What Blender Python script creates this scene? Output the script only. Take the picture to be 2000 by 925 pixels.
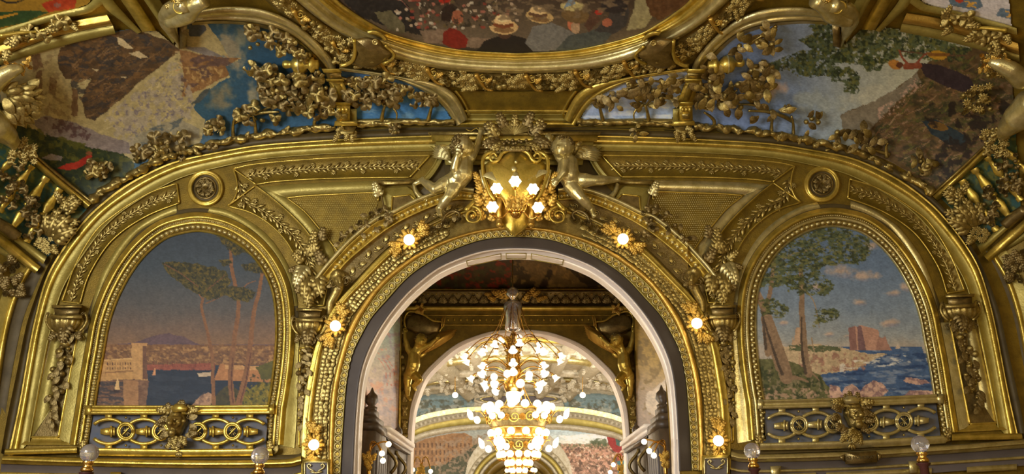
import bpy, math, random
import numpy as np
from mathutils import Matrix, Vector
R = math.radians
for o in list(bpy.data.objects): bpy.data.objects.remove(o)
SC = bpy.context.scene
COL = SC.collection
rng = random.Random(7)
# ---------------------------------------------------------------- camera
FPX, PW, PH = 1573.0, 2000.0, 925.0
CAM = np.array([0.0, 0.0, 1.6]); PITCH, YAW, ROLL = R(19.3), R(0.25), R(-0.45)
cam_d = bpy.data.cameras.new('camera'); cam_o = bpy.data.objects.new('camera', cam_d); COL.objects.link(cam_o)
cam_d.sensor_width = 36.0; cam_d.lens = 36.0*FPX/PW; cam_d.clip_end = 300
CMAT = Matrix.Rotation(YAW, 4, 'Z') @ Matrix.Rotation(R(90)+PITCH, 4, 'X') @ Matrix.Rotation(ROLL, 4, 'Z')
cam_o.matrix_world = Matrix.Translation(Vector(CAM)) @ CMAT
SC.camera = cam_o
CR = np.array(CMAT.to_3x3())
# ---------------------------------------------------------------- light
w = bpy.data.worlds.new('world'); SC.world = w; w.use_nodes = True
w.node_tree.nodes['Background'].inputs[0].default_value = (1.0, 0.90, 0.72, 1)
w.node_tree.nodes['Background'].inputs[1].default_value = 0.11
SC.view_settings.view_transform = 'Standard'; SC.view_settings.look = 'None'
SC.view_settings.gamma = 1.0; SC.view_settings.use_curve_mapping = False
SC.view_settings.exposure = -0.08
def area(name, loc, aim, sx, sy, power, col):
    d = bpy.data.lights.new(name, 'AREA'); d.shape = 'RECTANGLE'; d.size = sx; d.size_y = sy
    d.energy = power; d.color = col
    o = bpy.data.objects.new(name, d); COL.objects.link(o); o.location = loc
    o.rotation_euler = (Vector(aim)-Vector(loc)).to_track_quat('-Z', 'Y').to_euler(); return o
def point(name, loc, power, col, rad=0.3):
    d = bpy.data.lights.new(name, 'POINT'); d.energy = power; d.color = col; d.shadow_soft_size = rad
    o = bpy.data.objects.new(name, d); COL.objects.link(o); o.location = loc; return o
WARM = (1.0, 0.78, 0.46); DAY = (0.95, 0.97, 1.0)
area('daylight_left_windows', (-6.9, 2.5, 4.2), (6.5, 12, 4.2), 5.0, 3.2, 900, DAY)
area('warm_back_fill', (3.0, -4.0, 3.6), (3, 12, 4.5), 7.0, 4.0, 290, (1.0, .90, .70))  # added warm fill from behind the camera, set right to keep the left darker
point('chandelier_glow_main_room', (2.6, 5.5, 3.8), 200, WARM, 0.6)
point('passage_chandelier_glow', (0, 14.6, 3.4), 120, (1,.86,.62), 0.4)
point('far_room_warm_fill_left', (-4.5, 32.0, 3.4), 520, WARM, 0.8)  # added fill: chandelier light split in two, set clear of its basket
point('far_room_warm_fill_right', (4.5, 32.0, 3.4), 520, WARM, 0.8)  # added fill, twin of the left one; no lamp hangs here
area('far_room_left_fill', (-6.8, 27, 4.5), (0, 30, 6.5), 9, 3, 1000, DAY)  # added fill panel to brighten the far room
area('far_room_right_fill', (6.8, 27, 4.5), (0, 30, 6.5), 9, 3, 1000, DAY)  # added fill panel, opposite the left one
area('far_room_end_fill', (0, 20, 3.0), (0, 43, 7), 6, 2, 1300, DAY)  # added fill just past the second arch, brightens far wall and ceiling
# ---------------------------------------------------------------- pixel -> place
def rays(p):
    p = np.atleast_2d(np.asarray(p, float))
    d = np.stack([(p[:,0]-PW/2)/FPX, -(p[:,1]-PH/2)/FPX, -np.ones(len(p))], 1)
    d /= np.linalg.norm(d, axis=1)[:,None]
    return d @ CR.T
def mir(p):
    """left-half tracing -> right half (small lens correction)"""
    p = np.atleast_2d(np.asarray(p, float)); h = (1008-p[:,0])/1000; v = (p[:,1]-462)/462
    A = np.stack([h, h*h, h*v, h*h*v, h*v*v], 1)
    return np.stack([1008+h*1000+A@[3.76,-24.25,14.96,7.12,-12.11], p[:,1]+A@[-2.87,-20.15,-14.93,2.99,3.72]], 1)
YW, Y2, Y3 = 12.0, 18.3, 43.0
class Plane:
    def __init__(s, Y): s.Y = Y
    def pos(s, p, h=0.0):
        d = rays(p); h = np.broadcast_to(np.asarray(h, float), (len(d),))
        return CAM + d*((s.Y-h)/d[:,1])[:,None]
    def frame(s, p): return np.array([0,-1.0,0])
WALL, WALL2, WALL3 = Plane(YW), Plane(Y2), Plane(Y3)
def smooth(pts, n=None, step=6.0, closed=False):
    """Catmull-Rom through pixel points, resampled by length; n samples"""
    P = np.asarray(pts, float)
    if len(P) == 2:
        c = P
    else:
        Q = np.vstack([P[-1:], P, P[:2]]) if closed else np.vstack([2*P[:1]-P[1:2], P, 2*P[-1:]-P[-2:-1]])
        out = []
        for i in range(1, len(Q)-2):
            t = np.linspace(0, 1, 12, endpoint=False)[:,None]
            a, b, c_, d = Q[i-1], Q[i], Q[i+1], Q[i+2]
            out.append(0.5*((2*b)+(-a+c_)*t+(2*a-5*b+4*c_-d)*t*t+(-a+3*b-3*c_+d)*t**3))
        out.append(Q[-2][None]); c = np.vstack(out)
    s = np.concatenate([[0], np.cumsum(np.linalg.norm(np.diff(c, axis=0), axis=1))])
    if n is None: n = max(2, int(s[-1]/step)+1)
    u = np.linspace(0, s[-1], n)
    return np.stack([np.interp(u, s, c[:,k]) for k in range(c.shape[1])], 1)
def plen(c): return np.linalg.norm(np.diff(np.asarray(c, float), axis=0), axis=1).sum()
# lunette curve of the front wall (outer limit), left half, from traced pixels
LUN = smooth([(2,884),(14,815),(32,730),(50,640),(62,600),(86,535),(118,475),(150,430),(178,400),(250,342),(340,300),(440,277),(560,264),(700,257),(850,253),(1008,252)], 60)
ZC = 2.66
_lw = WALL.pos(LUN); _ph = np.arctan2(_lw[:,2]-ZC, -_lw[:,0]); _r = np.hypot(_lw[:,0], _lw[:,2]-ZC)
_o = np.argsort(_ph); PHT, RT = _ph[_o], _r[_o]
R0 = float(np.interp(0.06, PHT, RT))
def rho(phi):      # phi 0 = side wall at spring, pi/2 = crown
    phi = np.where(phi > math.pi/2, math.pi-phi, phi)
    r = np.interp(phi, PHT, RT)
    return np.where(phi < 0.06, R0/np.maximum(np.cos(phi), .2), r)
def kk(y, yw=YW):
    t = np.clip((yw+0.02-y)/3.0, 0, 1)
    return 1.0 + 0.13*np.sqrt(np.clip(1-(1-t)**2, 0, 1))
class Vault:
    def __init__(s, kf=kk, t0=2, t1=22, ywall=None): s.kf = kf; s.t0 = t0; s.t1 = t1; s.yw = ywall
    def F(s, P):
        phi = np.arctan2(P[:,2]-ZC, np.abs(P[:,0])); f = np.hypot(P[:,0], P[:,2]-ZC) - s.kf(P[:,1])*rho(phi)
        return f if s.yw is None else np.maximum(f, P[:,1]-s.yw)
    def hit(s, p):
        d = rays(p); n = len(d)
        lo = np.zeros(n); hi = np.full(n, 40.0)
        ts = np.linspace(s.t0, s.t1, 48); found = np.zeros(n, bool)
        for i in range(len(ts)):
            f = s.F(CAM+d*ts[i])
            new = (f > 0) & ~found
            lo[new] = ts[i-1] if i else 0; hi[new] = ts[i]; found |= new
        for _ in range(18):
            m = (lo+hi)/2; f = s.F(CAM+d*m[:,None]); lo = np.where(f > 0, lo, m); hi = np.where(f > 0, m, hi)
        return CAM+d*((lo+hi)/2)[:,None], d
    def norm(s, P):
        e = 0.02; g = np.stack([s.F(P+np.eye(3)[k]*e)-s.F(P-np.eye(3)[k]*e) for k in range(3)], 1)
        return -g/np.linalg.norm(g, axis=1)[:,None]
    def pos(s, p, h=0.0):
        P, d = s.hit(p); N = s.norm(P); c = np.maximum(np.abs((N*d).sum(1)), 0.3)
        h = np.broadcast_to(np.asarray(h, float), (len(P),))
        return P - d*(h/c)[:,None]
    def frame(s, p): return s.norm(s.hit(p)[0])[0]
VAULT = Vault()
# ---------------------------------------------------------------- materials
def mat(name, base, metal=0.0, rough=0.5, var=None, vscale=6.0, bump=0.0, bscale=60.0, emit=None, estr=0.0, edge=None, vc=False, rv=0.12):
    m = bpy.data.materials.new(name); m.use_nodes = True; nt = m.node_tree; N = nt.nodes; L = nt.links
    b = N['Principled BSDF']; b.inputs['Metallic'].default_value = metal; b.inputs['Roughness'].default_value = rough
    b.inputs['Base Color'].default_value = (*base, 1)
    tc = N.new('ShaderNodeTexCoord')
    if vc:
        a = N.new('ShaderNodeVertexColor'); a.layer_name = 'col'
        L.new(a.outputs[0], b.inputs['Base Color'])
    elif var:
        n = N.new('ShaderNodeTexNoise'); n.inputs['Scale'].default_value = vscale; n.inputs['Detail'].default_value = 6; n.inputs['Roughness'].default_value = .65
        L.new(tc.outputs['Object'], n.inputs['Vector'])
        r = N.new('ShaderNodeValToRGB'); r.color_ramp.elements[0].position = .32; r.color_ramp.elements[1].position = .68
        r.color_ramp.elements[0].color = (*var, 1); r.color_ramp.elements[1].color = (*base, 1)
        L.new(n.outputs['Fac'], r.inputs[0]); L.new(r.outputs[0], b.inputs['Base Color'])
        mr = N.new('ShaderNodeMapRange'); mr.inputs['To Min'].default_value = min(1, rough+rv); mr.inputs['To Max'].default_value = max(.05, rough-rv)
        L.new(n.outputs['Fac'], mr.inputs[0]); L.new(mr.outputs[0], b.inputs['Roughness'])
    if bump:
        n2 = N.new('ShaderNodeTexNoise'); n2.inputs['Scale'].default_value = bscale; n2.inputs['Detail'].default_value = 3
        L.new(tc.outputs['Object'], n2.inputs['Vector'])
        bp = N.new('ShaderNodeBump'); bp.inputs['Strength'].default_value = bump; bp.inputs['Distance'].default_value = .02
        L.new(n2.outputs['Fac'], bp.inputs['Height']); L.new(bp.outputs[0], b.inputs['Normal'])
    if emit:
        b.inputs['Emission Color'].default_value = (*emit, 1); b.inputs['Emission Strength'].default_value = estr
    return m
G = {}
G['bright'] = mat('gilded_moulding', (0.84,0.61,0.13), .76, .33, (0.42,0.29,0.035), 5, .15, 45)
G['flat'] = mat('aged_gold_plaster', (0.47,0.37,0.09), .5, .45, (0.31,0.235,0.045), 3.5, .2, 35)
G['deep'] = mat('dark_gold_ground', (0.29,0.185,0.018), .5, .5, (0.16,0.10,0.010), 5, .25, 50)
G['relief'] = mat('antique_gilt_relief', (0.54,0.40,0.12), .76, .31, (0.21,0.145,0.035), 9, .2, 70)
G['pale'] = mat('pale_silver_and_daylit_gilt', (0.80,0.69,0.33), .76, .32, (0.48,0.385,0.13), 6, .15, 50)  # also paints daylight into the gilding of the right wall
G['bronze'] = mat('brown_bronze_gilt', (0.33,0.235,0.08), .7, .34, (0.14,0.092,0.026), 8, .2, 60)
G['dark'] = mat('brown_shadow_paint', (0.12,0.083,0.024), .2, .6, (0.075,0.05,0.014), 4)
G['yellow'] = mat('rich_yellow_gilt', (0.80,0.50,0.10), .78, .34, (0.48,0.28,0.045), 7, .2, 60)
G['taupe'] = mat('taupe_paint', (0.085,0.065,0.05), 0, .55, (0.07,0.052,0.04), 3)
G['cream'] = mat('pinkish_cream_paint', (0.84,0.74,0.64), 0, .32, (0.78,0.67,0.57), 3)
G['white'] = mat('ivory_relief', (0.66,0.60,0.44), .1, .5, (0.42,0.35,0.21), 6)
G['canvas'] = mat('mural_canvas', (1,1,1), 0, .62, vc=True, bump=.12, bscale=260)
G['bulb'] = mat('lit_opal_glass', (1,1,1), 0, .3, emit=(1.0,.84,.55), estr=5)
G['tulip'] = mat('lit_tulip_glass', (1,1,1), 0, .3, emit=(1.0,.85,.60), estr=1.35)
G['brass'] = mat('polished_brass', (0.80,0.47,0.11), .95, .24, (0.60,0.33,0.06), 10)
G['crystal'] = mat('cut_crystal_glass', (0.93,0.93,1.0), 0, .06)
_b = G['crystal'].node_tree.nodes['Principled BSDF']; _b.inputs['Transmission Weight'].default_value = .9; _b.inputs['IOR'].default_value = 1.45
G['mahog'] = mat('dark_red_mahogany', (0.09,0.03,0.025), 0, .3, (0.05,0.02,0.015), 5)
G['slate'] = mat('grey_taupe_panelling', (0.15,0.125,0.12), 0, .5, (0.12,0.10,0.09), 3)
G['wood'] = mat('dark_oak', (0.11,0.07,0.035), 0, .4, (0.06,0.04,0.02), 5)
G['blue'] = mat('blue_backing_paint', (0.075,0.10,0.15), 0, .7, (0.17,0.145,0.12), 4)
G['floor'] = mat('parquet', (0.30,0.17,0.08), 0, .4, (0.20,0.11,0.05), 3)
# ---------------------------------------------------------------- meshes
def mesh_np(name, V, Fq, col=None, smooth_=True):
    V = np.asarray(V, np.float32); Fq = np.asarray(Fq, np.int32)
    me = bpy.data.meshes.new(name); me.vertices.add(len(V)); me.vertices.foreach_set('co', V.ravel())
    k = Fq.shape[1]; me.loops.add(Fq.size); me.loops.foreach_set('vertex_index', Fq.ravel())
    me.polygons.add(len(Fq)); me.polygons.foreach_set('loop_start', np.arange(len(Fq), dtype=np.int32)*k)
    if smooth_: me.polygons.foreach_set('use_smooth', np.ones(len(Fq), bool))
    me.update(calc_edges=True)
    if col is not None:
        a = me.color_attributes.new('col', 'FLOAT_COLOR', 'POINT')
        a.data.foreach_set('color', np.concatenate([col, np.ones((len(col),1))], 1).astype(np.float32).ravel())
    return me
class MB:
    """collects quads/tris of several shapes into ONE mesh"""
    def __init__(s): s.V = []; s.Q = []; s.T = []; s.n = 0
    def add(s, V, Q=None, T=None):
        V = np.asarray(V, float)
        if Q is not None and len(Q): s.Q.append(np.asarray(Q, int)+s.n)
        if T is not None and len(T): s.T.append(np.asarray(T, int)+s.n)
        s.V.append(V); s.n += len(V); return s
    def addt(s, tm, M):
        V, Q, T = tm; M = np.asarray(M); return s.add(V@M[:3,:3].T+M[:3,3], Q, T)
    def mesh(s, name, smooth_=True):
        V = np.vstack(s.V); Q = np.vstack(s.Q) if s.Q else np.zeros((0,4), int); T = np.vstack(s.T) if s.T else np.zeros((0,3), int)
        me = bpy.data.meshes.new(name); me.vertices.add(len(V)); me.vertices.foreach_set('co', V.astype(np.float32).ravel())
        li = np.concatenate([Q.ravel(), T.ravel()]).astype(np.int32); me.loops.add(len(li)); me.loops.foreach_set('vertex_index', li)
        ls = np.concatenate([np.arange(len(Q))*4, len(Q)*4+np.arange(len(T))*3]).astype(np.int32)
        me.polygons.add(len(ls)); me.polygons.foreach_set('loop_start', ls)
        if smooth_: me.polygons.foreach_set('use_smooth', np.ones(len(ls), bool))
        me.update(calc_edges=True); me.validate(); return me
    def obj(s, name, m, parent=None, smooth_=True, mat_=None): return link(name, s.mesh(name, smooth_), m, parent)
def link(name, me, m, parent=None, M=None):
    o = bpy.data.objects.new(name, me); COL.objects.link(o)
    if m is not None and me is not None and not me.materials: me.materials.append(G[m] if isinstance(m, str) else m)
    if parent is not None: o.parent = parent
    if M is not None: o.matrix_world = Matrix(M)   # parents stay unrotated unless set below
    return o
def tag(o, label=None, cat=None, group=None, kind=None):
    for k, v in (('label', label), ('category', cat), ('group', group), ('kind', kind)):
        if v: o[k] = v
    return o
INV = {}
def root(name, loc=(0,0,0), label=None, cat=None, group=None, kind=None):
    o = bpy.data.objects.new(name, None); o.empty_display_size = .1; COL.objects.link(o); o.location = loc
    return tag(o, label, cat, group, kind)
def child(name, me, m, par, M=None, label=None):
    """world-space mesh (or matrix M) put under an unrotated parent Empty / mesh"""
    o = bpy.data.objects.new(name, me); COL.objects.link(o)
    if m is not None and not me.materials: me.materials.append(G[m])
    o.parent = par
    W = wm(par)
    o.matrix_basis = W.inverted() @ (Matrix(M) if M is not None else Matrix.Identity(4))
    if label: o['label'] = label
    return o
def wm(o):
    M = o.matrix_basis.copy()
    while o.parent is not None: o = o.parent; M = o.matrix_basis @ M
    return M
def grid_quads(nu, nv):
    i = np.arange(nu-1)[:,None]*nv+np.arange(nv-1)[None]
    i = i.ravel(); return np.stack([i, i+1, i+nv+1, i+nv], 1)
def band(A, B, prof, surf, n=None, mb=None, h0=0.0):
    """strip between two pixel curves; prof = [(t across, height m)]"""
    if n is None: n = max(3, int(max(plen(A), plen(B))/7))
    A = smooth(A, n); B = smooth(B, n); k = len(prof); V = np.zeros((n, k, 3))
    for j, (t, h) in enumerate(prof): V[:,j] = surf.pos(A*(1-t)+B*t, h+h0)
    mb = mb or MB(); mb.add(V.reshape(-1,3), grid_quads(n, k)); return mb
def both(fn):
    """run a tracing for the left half and its mirror; fn(m, side)"""
    fn(lambda p: np.atleast_2d(np.asarray(p, float)), 'left'); fn(lambda p: mir(p), 'right')
def locframe(surf, p, ang=0.0, h=0.0):
    """matrix: X along image angle ang (deg, 0 right, 90 up) on the surface, Z outward; and metres per pixel"""
    p = np.asarray(p, float).reshape(2); a = R(ang); e = 4.0
    q = surf.pos([p, p+[e*math.cos(a), -e*math.sin(a)], p+[e, 0], p+[0, -e]], h)
    N = surf.frame(p); X = q[1]-q[0]; X = X-N*(X@N); X /= np.linalg.norm(X)
    Yv = np.cross(N, X); mpp = (np.linalg.norm(q[2]-q[0])+np.linalg.norm(q[3]-q[0]))/(2*e)
    if getattr(surf, 'w', None): mpp = float((q[0]-CAM) @ -CR[:,2])/FPX*1.05
    M = np.eye(4); M[:3,0] = X; M[:3,1] = Yv; M[:3,2] = N; M[:3,3] = q[0]; return M, mpp
def place(surf, p, ang, size, h=0.0, sy=1.0, sz=1.0, tilt=0.0, m1=None):
    M, k = locframe(surf, p, ang, h); s = size*(m1 or k)
    if tilt:
        M = M @ np.array(Matrix.Rotation(R(tilt), 4, 'Y'))
    return M @ np.diag([s, s*sy, s*sz, 1])
# ---------------------------------------------------------------- ornament shapes, unit size, lying in XY, growing +X, relief +Z
def revolve(prof, n=16, axis='Z'):
    """prof [(r,z)]"""
    a = np.linspace(0, 2*math.pi, n, endpoint=False); P = np.array(prof, float); k = len(P)
    V = np.stack([P[:,0][None]*np.cos(a)[:,None], P[:,0][None]*np.sin(a)[:,None], np.broadcast_to(P[:,1][None], (n,k))], 2).reshape(-1,3)
    Q = [(i*k+j, ((i+1)%n)*k+j, ((i+1)%n)*k+j+1, i*k+j+1) for i in range(n) for j in range(k-1)]
    if axis == 'X': V = V[:,[2,0,1]]
    return V, np.array(Q), None
def ball(r=1, n=10, m=6, sx=1, sy=1, sz=1):
    t = np.linspace(-math.pi/2, math.pi/2, m+1)
    V, Q, T = revolve([(r*math.cos(a), r*math.sin(a)) for a in t], n); return V*[sx,sy,sz], Q, T
def sheet(outline_fn, nu=8, nv=5, zf=None):
    """leaf-like sheet: x 0..1, half width w(x); zf(x, s) relief"""
    u = np.linspace(0, 1, nu); s = np.linspace(-1, 1, nv); V = []
    for x in u:
        for q in s: V.append((x, q*outline_fn(x), zf(x, q) if zf else 0))
    return np.array(V), grid_quads(nu, nv), None
def t_leaf(wd=.28, curl=.18):
    return sheet(lambda x: wd*math.sin(math.pi*min(1,x*.97+.03))**.8+.004, 7, 5, lambda x, q: .08+curl*math.sin(math.pi*x)*(1-.55*abs(q)) - (.06 if q == 0 else 0))
def t_lobed(n=5, wd=.42):
    """vine leaf: five pointed lobes fanning from the stem, veins sunk, edges curling"""
    V = [(0,0,.04)]; A = np.radians(np.linspace(-142, 142, 31))
    for k, f in enumerate((.5, 1.0)):
        for a in A:
            r = (.52+.42*abs(math.cos(a*1.58))**.7*(1 if abs(a) < 1.2 else .8))*f*wd/.42*.62; cu = .10*math.cos(a*3.16)
            V.append((.30+r*math.cos(a)*.95, r*math.sin(a), .05+.16*(1-f)+cu*f-.10*f*f+.05))
    V[0] = (.30,0,.10); m = len(A); T = [(0, 1+i, 2+i) for i in range(m-1)]; Q = [(1+i, 1+m+i, 2+m+i, 2+i) for i in range(m-1)]
    V += [(0,-.015,.05),(0,.015,.05),(.3,.02,.13),(.3,-.02,.13)]; b = len(V)-4
    return np.array(V, float), np.array(Q+[(b,b+3,b+2,b+1)]), np.array(T)
def t_acanthus(lobes=4, wd=.34, curl=.5, lean=0.0):
    """curling leaf: tapering midrib with paired pointed lobes that overlap towards the tip"""
    b = MB(); z = lambda x: .12+.26*math.sin(math.pi*min(1,x*.9))+curl*.5*max(0,x-.65)
    b.add(*sheet(lambda x: wd*.34*(1-.75*x)+.01, 9, 3, lambda x, q: z(x)+.05*(1-abs(q))))
    for i in range(lobes):
        u = (i+.2)/lobes*.86; L = wd*(1.45-.85*u)
        for s in (-1, 1):
            M = np.array(Matrix.Translation((u,0,z(u)-.02))@Matrix.Rotation(s*R(52-22*u), 4, 'Z')@Matrix.Rotation(R(-6), 4, 'Y'))@np.diag([L,L,L,1])
            b.addt(sheet(lambda x: .30*math.sin(math.pi*(x*.86+.12))**.7+.01, 5, 3, lambda x, q: .22*math.sin(math.pi*x)-.16*abs(q)-.30*x*x*.5), M)
    b.addt(ball(wd*.20,6,4,sz=.8), np.array(Matrix.Translation((.97,0,z(1)-.03))))
    return np.vstack(b.V), np.vstack(b.Q), None
def tube(path, rad, n=6, caps=True):
    P = np.asarray(path, float); r = np.broadcast_to(np.asarray(rad, float), (len(P),)); V = []
    T = np.gradient(P, axis=0); T /= np.linalg.norm(T, axis=1)[:,None]+1e-9
    up = np.array([0,0,1.0]) if abs(T[0][2]) < .8 else np.array([1.0,0,0])
    a = np.linspace(0, 2*math.pi, n, endpoint=False)
    for i in range(len(P)):
        x = np.cross(up, T[i]); l = np.linalg.norm(x); x = x/l if l > 1e-6 else np.array([1.0,0,0]); y = np.cross(T[i], x); up = y
        V.append(P[i]+r[i]*(np.cos(a)[:,None]*x+np.sin(a)[:,None]*y))
    k = len(P); V = np.vstack(V)
    Q = [(i*n+j, i*n+(j+1)%n, (i+1)*n+(j+1)%n, (i+1)*n+j) for i in range(k-1) for j in range(n)]
    if caps:
        V = np.vstack([V, P[:1], P[-1:]]); b = len(V)-2
        T3 = [(b, (j+1)%n, j) for j in range(n)]+[(b+1, (k-1)*n+j, (k-1)*n+(j+1)%n) for j in range(n)]
        return V, np.array(Q), np.array(T3)
    return V, np.array(Q), None
def t_volute(turns=1.6, w=.13):
    t = np.linspace(0, 1, 34); a = t*turns*2*math.pi; r = 1-.86*t
    return tube(np.stack([r*np.cos(a), r*np.sin(a), .1+.25*t], 1), w*(1-.45*t), 6)
def t_rose():
    b = MB(); rr = random.Random(3)
    for ring, (n, r, z, s, t) in enumerate(((6,.42,.10,.52,25),(5,.24,.25,.42,45),(3,.10,.36,.30,65))):
        for i in range(n):
            a = 2*math.pi*(i+.5*ring)/n
            M = np.array(Matrix.Rotation(a, 4, 'Z')@Matrix.Translation((r*.6,0,z))@Matrix.Rotation(-R(t), 4, 'Y'))@np.diag([s*.9, s, s, 1])
            b.addt(sheet(lambda x: .55*math.sin(math.pi*(x*.8+.15))**.5, 4, 5, lambda x, q: .18*q*q+.25*x*x*.6), M)
    b.addt(ball(.14, 6, 3), np.array(Matrix.Translation((0,0,.42)))); return np.vstack(b.V), np.vstack(b.Q), None
def t_daisy(n=8):
    b = MB()
    for i in range(n):
        b.addt(sheet(lambda x: .20*math.sin(math.pi*(x*.85+.1))**.6, 4, 3, lambda x, q: .12+.14*math.sin(math.pi*x)-.05*abs(q)), np.array(Matrix.Rotation(2*math.pi*i/n, 4, 'Z'))@np.diag([1,1,1,1.]))
    b.addt(ball(.22, 8, 4, sz=.9), np.array(Matrix.Translation((0,0,.16)))); return np.vstack(b.V), np.vstack(b.Q), None
def t_disc():   # guilloche disc: outer ring, dished ground, daisy
    b = MB(); b.add(*revolve([(1.02,0),(1.04,.30),(.94,.42),(.80,.40),(.74,.10),(.55,.02),(.02,.02)], 18))
    d = t_daisy(6); b.add(d[0]*.62+[0,0,.04], d[1]); return np.vstack(b.V), np.vstack(b.Q), None
def t_egg(): return ball(1, 10, 6, sx=1, sy=.72, sz=.75)
def join(*ts):
    b = MB()
    for t in ts: b.add(*t)
    return np.vstack(b.V), (np.vstack(b.Q) if b.Q else None), (np.vstack(b.T) if b.T else None)
def xf(t, M): V, Q, T = t; M = np.array(M); return V@M[:3,:3].T+M[:3,3], Q, T
def t_sprig():  # leaf pair with a small bloom
    ts = []
    for a, l in ((35,.9),(-35,.9),(62,.6),(-62,.6)):
        ts.append(xf(t_leaf(.17,.25), np.array(Matrix.Rotation(R(a), 4, 'Z'))@np.diag([l,l,l,1])))
    return join(*ts)
def t_husk():
    ts = [xf(t_leaf(.2,.3), np.array(Matrix.Rotation(R(a), 4, 'Z'))) for a in (-28, 0, 28)]; return join(*ts)
def t_fruit(): return join(ball(1,9,6), xf(ball(.16,5,3), Matrix.Translation((0,0,1))))
def t_box(x0,x1,y0,y1,z0,z1,bev=0.0):
    b = bev; P = []
    for z, i in ((z0,0),(z1-b,0),(z1,b)): P += [(x0+i,y0+i,z),(x1-i,y0+i,z),(x1-i,y1-i,z),(x0+i,y1-i,z)]
    Q = [(3,2,1,0),(8,9,10,11)]+[(k*4+j, k*4+(j+1)%4, (k+1)*4+(j+1)%4, (k+1)*4+j) for k in range(2) for j in range(4)]
    return np.array(P, float), np.array(Q), None
TM = {}
for nm, t, mm in (('leaf',t_leaf(),'relief'),('leaf_bronze',t_leaf(.30,.14),'bronze'),('vine_leaf',t_lobed(),'relief'),('vine_leaf_bronze',t_lobed(5,.46),'bronze'),
        ('acanthus',t_acanthus(),'relief'),('acanthus_yellow',t_acanthus(),'yellow'),('acanthus_bronze',t_acanthus(4,.38,.5),'bronze'),('acanthus_pale',t_acanthus(5,.32,.6),'pale'),
        ('rose',t_rose(),'relief'),('rose_yellow',t_rose(),'yellow'),('rose_bronze',t_rose(),'bronze'),('rose_white',t_rose(),'white'),
        ('disc',t_disc(),'pale'),('egg',t_egg(),'pale'),('egg_bright',t_egg(),'bright'),('volute',t_volute(),'bright'),('volute_pale',t_volute(),'pale'),
        ('volute_bronze',t_volute(),'bronze'),('sprig',t_sprig(),'relief'),('husk',t_husk(),'relief'),('fruit',t_fruit(),'relief'),('daisy',t_daisy(),'relief'),('fruit_bronze',t_fruit(),'bronze'),
        ('leaf_yellow',t_leaf(.26,.3),'yellow'),('acanthus_white',t_acanthus(),'white'),('leaf_pale',t_leaf(.2,.3),'pale')):
    b = MB(); b.add(*t); me = b.mesh(nm); me.materials.append(G[mm]); TM[nm] = me
RAW = dict(leaf=t_leaf(), vine=t_lobed(), acanthus=t_acanthus(), rose=t_rose(), volute=t_volute(), egg=t_egg(), sprig=t_sprig(), husk=t_husk(), fruit=t_fruit(), daisy=t_daisy(6), disc=t_disc(), leafn=t_leaf(.15,.25))
def orn(tm, surf, p, ang, size, par, name, **k): return child(name, TM[tm], None, par, place(surf, p, ang, size, **k))
def at_s(c, s):   # point and image angle at fraction s along a pixel curve
    c = np.asarray(c, float); L = np.concatenate([[0], np.cumsum(np.linalg.norm(np.diff(c, axis=0), axis=1))]); u = s*L[-1]
    p = np.array([np.interp(u, L, c[:,0]), np.interp(u, L, c[:,1])]); q = np.array([np.interp(min(u+2, L[-1]), L, c[:,0]), np.interp(min(u+2, L[-1]), L, c[:,1])])
    o = np.array([np.interp(max(u-2, 0), L, c[:,0]), np.interp(max(u-2, 0), L, c[:,1])]); d = q-o
    return p, math.degrees(math.atan2(-d[1], d[0]))
def row(tm, surf, c, pitch, size, par, name, h=0.0, turn=0, off=0.0, jit=0, limit=300, **k):
    """a line of alike pieces along a pixel curve, each its own part"""
    c = smooth(c, step=3); n = max(1, int(plen(c)/pitch)); out = []
    for i in range(min(n, limit)):
        p, a = at_s(c, (i+.5)/n)
        if off: p = p+off*np.array([math.sin(R(a)), math.cos(R(a))])*-1
        out.append(orn(tm, surf, p, a+turn+rng.uniform(-jit, jit), size*(1+rng.uniform(-jit, jit)/200), par, name, h=h, **k))
    return out
def rowmb(key, surf, c, pitch, size, mb, h=0.0, turn=0, alt=0, off=0.0, jit=0, **k):
    """same, but too small to pick apart: joined"""
    c = smooth(c, step=3); n = max(1, int(plen(c)/pitch))
    for i in range(n):
        p, a = at_s(c, (i+.5)/n); sg = 1 if i % 2 else -1
        o = off+(sg*alt if alt else 0)
        p = p+o*np.array([-math.sin(R(a)), -math.cos(R(a))])
        tt = turn*(sg if alt else 1)
        mb.addt(RAW[key], place(surf, p, a+tt+rng.uniform(-jit, jit), size*(1+rng.uniform(-jit, jit)/150), h=h, **k))
    return mb
def flat_poly(pts, surf, h, mb=None, hs=(0.0,)):
    """filled pixel polygon, fan from centroid (star shaped)"""
    P = np.asarray(pts, float); c = P.mean(0); A = np.vstack([P, P[:1]]); mb = mb or MB()
    n = len(A); V = np.vstack([surf.pos(A, h), surf.pos(c[None], h)]); mb.add(V, None, [(i, i+1, n) for i in range(n-1)]); return mb
def slab(pts, surf, h0, h1, mb=None, bev=3.0):
    """raised plate from a pixel polygon with sloped edge"""
    P = np.asarray(pts, float); c = P.mean(0); A = np.vstack([P, P[:1]]); mb = mb or MB()
    d = np.linalg.norm(A-c, axis=1)[:,None]; B = c+(A-c)*np.maximum(0.2, 1-bev/d)
    n = len(A); V = np.vstack([surf.pos(A, h0), surf.pos(A, h1*.8+h0*.2), surf.pos(B, h1), surf.pos(c[None], h1)])
    Q = [(k*n+i, k*n+i+1, (k+1)*n+i+1, (k+1)*n+i) for k in range(2) for i in range(n-1)]
    mb.add(V, Q, [(2*n+i, 2*n+i+1, 3*n) for i in range(n-1)]); return mb
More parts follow.
